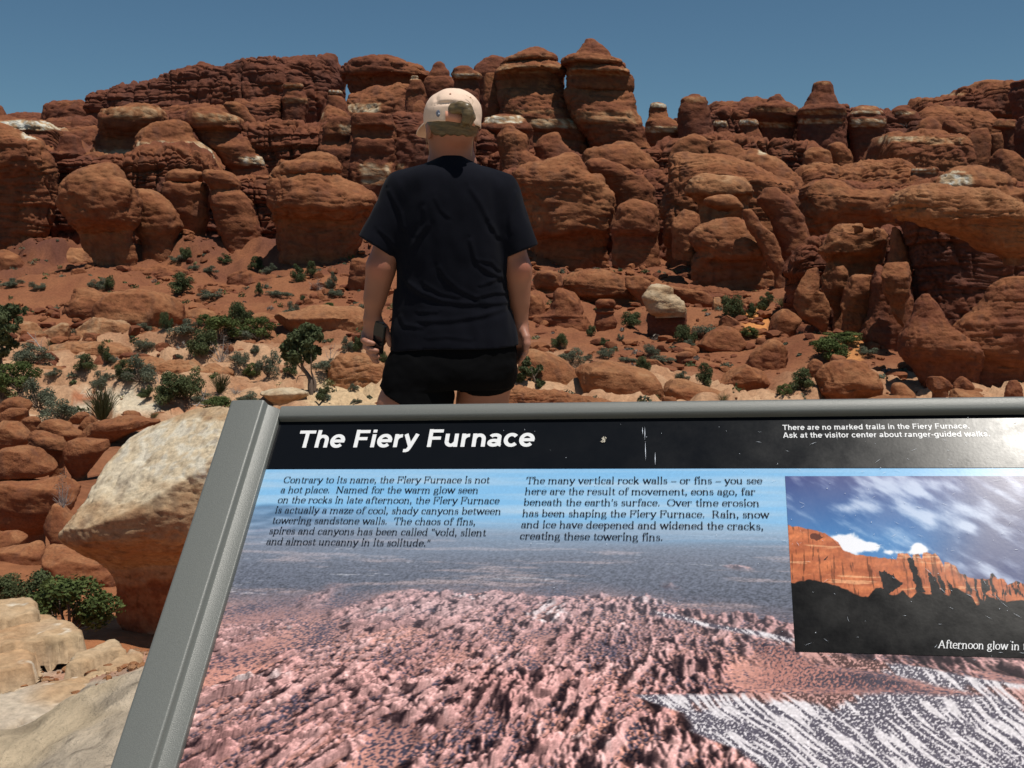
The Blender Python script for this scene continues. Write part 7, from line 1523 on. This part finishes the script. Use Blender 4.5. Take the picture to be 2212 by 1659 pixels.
for a in [
 ('E', 250, 1140, 300, 150, 'sage', "wide grey-green shrub under the bare dead branch at left"),
 ('E', 690, 1222, 150, 112, 'round', "small dark shrub in the middle of the peach flat at left"),
 ('E', 432, 1252, 110, 65, 'sage', "low grey-green tussock below the low peach ledge"),
 ('E', 850, 1145, 100, 165, 'round', "narrow upright dark shrub beside the pale shelf"),
 ('E', 895, 1120, 80, 80, 'sage', "grey-green shrub touching the narrow upright one"),
 ('E', 800, 1325, 150, 130, 'sage', "round grey shrub left of the pair of leafy shrubs"),
 ('E', 880, 1245, 70, 45, 'sage', "tiny grey tussock between round shrubs on the peach flat"),
 ('E', 1010, 1292, 160, 140, 'round', "deep green shrub, left half of a leafy pair on the flat"),
 ('E', 1135, 1285, 230, 215, 'sage', "tall grey-green shrub, right half of the leafy pair"),
 ('E', 1280, 1285, 150, 90, 'dead', "straw-coloured dry shrub right of the leafy pair"),
 ('E', 1172, 1032, 130, 115, 'sage', "round shrub standing on the pale shelf's right end"),
 ('E', 402, 1003, 60, 60, 'tuft', "little yellow tuft at the left end of the pale shelf"),
 ('E', 1185, 1392, 110, 90, 'round', "small round shrub at the left foot of the biggest shrub clump"),
 ('E', 1370, 1460, 290, 200, 'round', "largest dark shrub, left end of the big clump by the sign corner"),
 ('E', 1510, 1400, 260, 210, 'round', "tall dark shrub at the back of the big clump"),
 ('E', 1775, 1385, 150, 150, 'broom', "spiky upright shrub behind the big clump"),
 ('E', 1780, 1510, 260, 110, 'bright', "bright green shrub just above the sign's grey corner"),
 ('E', 1620, 1440, 220, 90, 'sage', "grey-green shrub behind the fallen silver branch"),
 ('E', 2000, 1455, 170, 90, 'sage', "grey shrub behind the sign's top-left corner"),
 ('E', 1900, 1380, 150, 70, 'dead', "dry grey shrub right of the spiky one"),
 ('E', 1625, 1095, 200, 220, 'round', "tall black-green bush at the front of the thicket"),
 ('E', 1785, 1105, 170, 200, 'dead', "grey twiggy bush right of the tall black-green one"),
 ('E', 1920, 1175, 150, 120, 'sage', "low grey-green shrub at the foot of the twiggy bush"),
 ('E', 1490, 905, 240, 120, 'sage', "left end shrub of the long green thicket"),
 ('E', 1650, 830, 120, 90, 'bright', "bright green shrub at the back of the long thicket"),
 ('E', 1760, 925, 300, 165, 'bright', "broad mid-green shrub in the middle of the long thicket"),
 ('E', 1930, 820, 190, 200, 'round', "tall dark bush rising behind the long thicket"),
 ('E', 2090, 930, 260, 170, 'bright', "right end shrub of the long green thicket"),
 ('E', 1900, 930, 200, 110, 'sage', "grey-green filling between the thicket's two broad shrubs"),
 ('E', 1340, 862, 90, 150, 'round', "slim dark bush in front of the bald slickrock dome"),
 ('E', 1155, 872, 140, 70, 'sage', "low scrub at the foot of the bald slickrock dome"),
 ('E', 1305, 160, 150, 85, 'sage', "grey-green shrub at the foot of the rounded buttress"),
 ('E', 1500, 295, 90, 105, 'round', "upright shrub on the red slope below the tipped slab"),
 ('E', 1420, 305, 110, 50, 'sage', "low scrub left of the upright shrub on the red slope"),
 ('E', 1460, 560, 210, 130, 'round', "dark shrub under the long low red ledge"),
 ('E', 882, 525, 80, 100, 'round', "upright dark shrub by the crusty red block at left"),
 ('E', 790, 540, 130, 90, 'sage', "grey-green shrub left of the upright dark one"),
 ('E', 1560, 370, 80, 42, 'sage', "tiny shrub above the long low red ledge"),
 ('E', 1690, 415, 110, 60, 'sage', "small shrub at the right shoulder of the long low red ledge"),
 ('E', 1800, 310, 100, 70, 'round', "small dark shrub high on the red slope"),
 ('E', 2060, 375, 110, 95, 'round', "dark green shrub, left one of a pair on the red slope"),
 ('E', 2170, 398, 110, 85, 'sage', "grey-green shrub, right one of a pair on the red slope"),
 ('E', 1690, 600, 190, 65, 'sage', "long low scrub on the bare red patch"),
 ('E', 2085, 575, 70, 80, 'round', "small upright shrub near the short red ledge"),
 ('E', 90, 505, 170, 70, 'sage', "scrub at the left edge below the brown boulder"),
 ('E', 300, 530, 120, 60, 'sage', "grey scrub between broken blocks at far left"),
 ('E', 1440, 1085, 60, 45, 'sage', "tiny grey tuft left of the tall black-green bush"),
 ('E', 2055, 1040, 70, 65, 'sage', "tiny grey shrub on the bare orange shelf"),
 ('E', 170, 1345, 330, 210, 'bright', "large yellow-green shrub at the left edge above the red boulders"),
 ('E', 20, 1410, 160, 170, 'bright', "bright green shrub cut by the left picture edge"),
 ('E', 310, 1490, 260, 230, 'sage', "dusky grey-green shrub right of the large yellow-green one"),
 ('E', 490, 1590, 290, 175, 'sage', "spreading grey-green shrub just above the red boulders"),
 ('E', 830, 1580, 260, 240, 'broom', "broom-like shrub of thin upright stems above the red boulders"),
 ('E', 1242, 1582, 80, 42, 'tuft', "pale green tuft above the big cream boulder"),
 ('F', 1085, 1565, 110, 130, 'round', "small shrub at the right foot of the gnarled juniper"),
 ('F', 1130, 1290, 230, 110, 'sage', "low grey-green shrub under the thin dead shrub"),
 ('F', 460, 1362, 130, 130, 'bright', "bright shrub below the orange shelf left of the juniper"),
 ('F', 610, 1362, 190, 210, 'sage', "twiggy shrub immediately left of the juniper's crown"),
 ('F', 800, 1368, 120, 110, 'round', "dark shrub under the juniper's leaning crown"),
 ('F', 490, 1145, 80, 65, 'sage', "tiny shrub on the orange shelf"),
 ('F', 855, 505, 120, 140, 'round', "tall shrub, left one of three on the upper red slope"),
 ('F', 985, 470, 95, 120, 'round', "tall shrub, middle one of three on the upper red slope"),
 ('F', 1160, 575, 95, 150, 'sage', "tall greyish shrub, right one of three on the upper red slope"),
 ('F', 1035, 605, 130, 95, 'dead', "grey dry shrub in front of the three tall shrubs"),
 ('F', 1190, 650, 150, 70, 'sage', "low scrub right of the grey dry shrub"),
 ('F', 800, 825, 150, 140, 'sage', "grey-green shrub behind the wide peach dome"),
 ('F', 865, 850, 60, 60, 'bright', "bright little shrub at the edge of the wide peach dome"),
 ('F', 700, 640, 200, 60, 'sage', "line of low scrub along the red gully"),
 ('F', 920, 690, 60, 60, 'round', "dot-like shrub on the bare red slope"),
 ('F', 1360, 1470, 85, 62, 'sage', "small grey shrub on pale rock left of the woman's thigh"),
 ('F', 1395, 1582, 70, 52, 'sage', "smaller grey shrub just above the sign rail left of the thigh"),
 ('F', 1310, 1145, 110, 130, 'sage', "grey-green shrub left of the phone hand"),
 ('F', 1420, 1150, 110, 150, 'round', "dark shrub touching the phone hand"),
 ('F', 1620, 1280, 120, 110, 'round', "dark shrub between the phone hand and the shorts"),
 ('F', 1505, 1245, 70, 65, 'round', "tiny dark shrub below the phone hand"),
 ('F', 1390, 760, 130, 55, 'sage', "grey scrub behind the woman's left wrist"),
 ('F', 1150, 745, 100, 50, 'bright', "small green clump at the top of the wide peach dome"),
 ('G', 380, 1005, 125, 125, 'round', "dark shrub right of the woman's hanging hand"),
 ('G', 480, 1130, 190, 110, 'sage', "grey shrub behind the biggest slickrock dome"),
 ('G', 605, 1090, 60, 50, 'sage', "small shrub right of the grey one behind the dome"),
 ('G', 630, 895, 65, 85, 'round', "narrow shrub beside the small banded pillar"),
 ('G', 735, 980, 95, 65, 'round', "small dark shrub on red soil left of the hoodoo"),
 ('G', 740, 1070, 130, 80, 'sage', "grey twiggy shrub on the red slope below the pillar"),
 ('G', 950, 825, 150, 120, 'round', "green shrub left of the hoodoo's stem"),
 ('G', 870, 945, 50, 50, 'sage', "tiny shrub below the green one left of the hoodoo"),
 ('G', 1110, 1070, 120, 110, 'sage', "grey shrub below the hoodoo's stem"),
 ('G', 1050, 1175, 115, 120, 'round', "dark green shrub above the crack between the two domes"),
 ('G', 1200, 1115, 170, 55, 'sage', "low strip of scrub right of the hoodoo's foot"),
 ('G', 930, 1105, 130, 45, 'sage', "low strip of scrub left of the dark green shrub"),
 ('G', 1395, 965, 150, 160, 'round', "tall dark bush right of the hoodoo's stem"),
 ('G', 1420, 1020, 110, 80, 'sage', "grey-green shrub at the foot of the tall dark bush"),
 ('G', 1570, 925, 200, 120, 'sage', "broad grey-green shrub behind the jumbled boulder"),
 ('G', 1775, 765, 170, 190, 'round', "big dark bush on the orange sand under the bulging cliff"),
 ('G', 2030, 695, 125, 130, 'round', "round dark bush at the foot of the ribbed flank"),
 ('G', 1925, 745, 95, 90, 'round', "ragged dark bush on the orange sand between two bigger ones"),
 ('G', 1900, 905, 130, 90, 'bright', "green shrub beside the leaning egg-shaped boulder"),
 ('G', 2160, 660, 130, 70, 'tuft', "yellowish grass patch above the egg-shaped boulder"),
 ('G', 1545, 1295, 125, 150, 'round', "dark bush right of the low slickrock dome"),
 ('G', 1360, 1255, 110, 70, 'sage', "grey-green scrub above the low slickrock dome"),
 ('G', 1690, 1425, 110, 60, 'tuft', "small green tuft on the sign rail's skyline at right"),
 ('H', 640, 1095, 310, 150, 'bright', "wide grassy green patch under the dark gully at right"),
 ('H', 760, 950, 290, 90, 'bright', "upper green patch against the dark cliff foot"),
 ('H', 950, 1050, 160, 60, 'sage', "shaded scrub at the mouth of the dark gully"),
 ('H', 430, 1340, 220, 150, 'round', "dark bush between the tilted slab and the long fluted boulder"),
 ('H', 285, 1370, 110, 90, 'bright', "small green shrub left of the dark bush near the rail"),
]: plant(*a)
# the leafy bush in the gap before the big cream boulder
plant('J', 560, 560, 640, 400, 'bright', "dense green bush in the hollow below the big cream boulder", Y=6.0)
plant('J', 330, 470, 460, 330, 'round', "dark green bush behind the thick tan slab at left", Y=6.3)
plant('J', 40, 300, 330, 190, 'round', "green bush at the left edge above the thick tan slab", Y=6.8)
plant('I', 560, 1165, 170, 270, 'dead', "small grey bush growing between the orange slab and cream boulder", Y=12.0)
# ------------------------------------------------------------------ loose stones, too many to count
def rubble():
    rg = np.random.default_rng(3); bm = bmesh.new(); bmesh.ops.create_icosphere(bm, subdivisions=2, radius=1)
    B = np.array([v.co[:] for v in bm.verts]); T = np.array([[v.index for v in f.verts] for f in bm.faces]); bm.free()
    V = []; F = []; C = []
    vars_ = []
    for s in range(7):
        d = 1 + .22 * noise(B * 1.3 + s * 5) + .12 * noise(B * 3 + s); Q_ = B * d[:, None]
        for i in range(9):
            pn_ = rg.normal(size=3); pn_ /= np.linalg.norm(pn_); dd = Q_ @ pn_; Q_ = Q_ - np.outer(np.maximum(dd - dd.max() * rg.uniform(.55, .8), 0), pn_) * .95
        vars_.append(Q_ * np.array([1, .85, .66]))
    n0 = 0
    def put(x, y, r, tone):
        nonlocal n0
        z = float(ground_z(x, y)[0]); a = rg.uniform(0, 6.28); c, s = math.cos(a), math.sin(a); P = vars_[rg.integers(7)] * r * np.array([rg.uniform(.7, 1.5), 1, rg.uniform(.6, 1.1)])
        P = np.stack([P[:, 0] * c - P[:, 1] * s + x, P[:, 0] * s + P[:, 1] * c + y, P[:, 2] + z + r * .18], 1)
        V.append(P); F.append(T + n0); C.append(np.repeat(tone_col(np.array([tone])), len(P), 0) * rg.uniform(.8, 1.15)); n0 += len(P)
    for i in range(8500):
        y = 48 + 64 * rg.random() ** .8; x = rg.uniform(-.55, .55) * y
        if noise(np.array([[x / 6, y / 9, 1.5]]))[0] + .5 * noise(np.array([[x / 2, y / 2, 7]]))[0] < -.12: continue
        put(x, y, .09 + .52 * rg.random() ** 3.0, rg.uniform(.9, 2.1))
    for i in range(1500):
        y = 22 + 28 * rg.random(); x = rg.uniform(-.55, .55) * y
        if noise(np.array([[x / 4, y / 5, 3.5]]))[0] < 0: continue
        put(x, y, .05 + .28 * rg.random() ** 4, rg.uniform(1.8, 3.0))
    for i in range(420): 
        x, y = -1.45 + rg.normal() * .22, 4.25 + rg.normal() * .18; put(x, y, .006 + .022 * rg.random() ** 3, rg.uniform(2.0, 3.6))
    # low dry scrub and grass between the shrubs
    for _ in range(1): pass
    o = mesh_np('rubble', np.concatenate(V), np.concatenate(F), M_MID, col=np.concatenate(C)); o.data.set_sharp_from_angle(angle=math.radians(32))
    tag(o, kind='stuff')
rubble()

def scrub():
    rg = np.random.default_rng(9); C = []; Nn = []; col = []; sz = []
    cols = [np.array(c) for k in ('sage', 'round', 'tuft', 'dead', 'bright') for c in KCOL[k]]
    for i in range(2400):
        y = 23 + 78 * rg.random() ** 1.1; x = rg.uniform(-.52, .52) * y
        if noise(np.array([[x / 5, y / 7, 2.5]]))[0] + .4 * rg.normal() < .05: continue
        z = float(ground_z(x, y)[0]); r = rg.uniform(.08, .30) * (1 + y / 160); n = 46; k = rg.choice(5, p=[.4, .2, .2, .12, .08])
        d = rg.normal(size=(n, 3)); d /= np.linalg.norm(d, axis=1)[:, None]; d[:, 2] = np.abs(d[:, 2]) * rg.uniform(.6, 1.1)
        C.append(np.array([x, y, z - .02]) + d * r * rg.uniform(.4, 1, (n, 1))); nn = d + .6 * rg.normal(size=(n, 3)); Nn.append(nn / np.linalg.norm(nn, axis=1)[:, None])
        col.append(lerp(cols[2 * k], cols[2 * k + 1], rg.random((n, 1)))); sz.append(np.full(n, r * .34))
    C = np.concatenate(C); Nn = np.concatenate(Nn); sz = np.concatenate(sz); V, F = leaves(C, Nn, 1.0 * sz[:, None].mean(), 1.8, rg)
    tag(mesh_np('low_scrub', V, F, M_LEAF, col=np.repeat(np.concatenate(col), 4, 0), smooth=False), kind='stuff')
scrub()
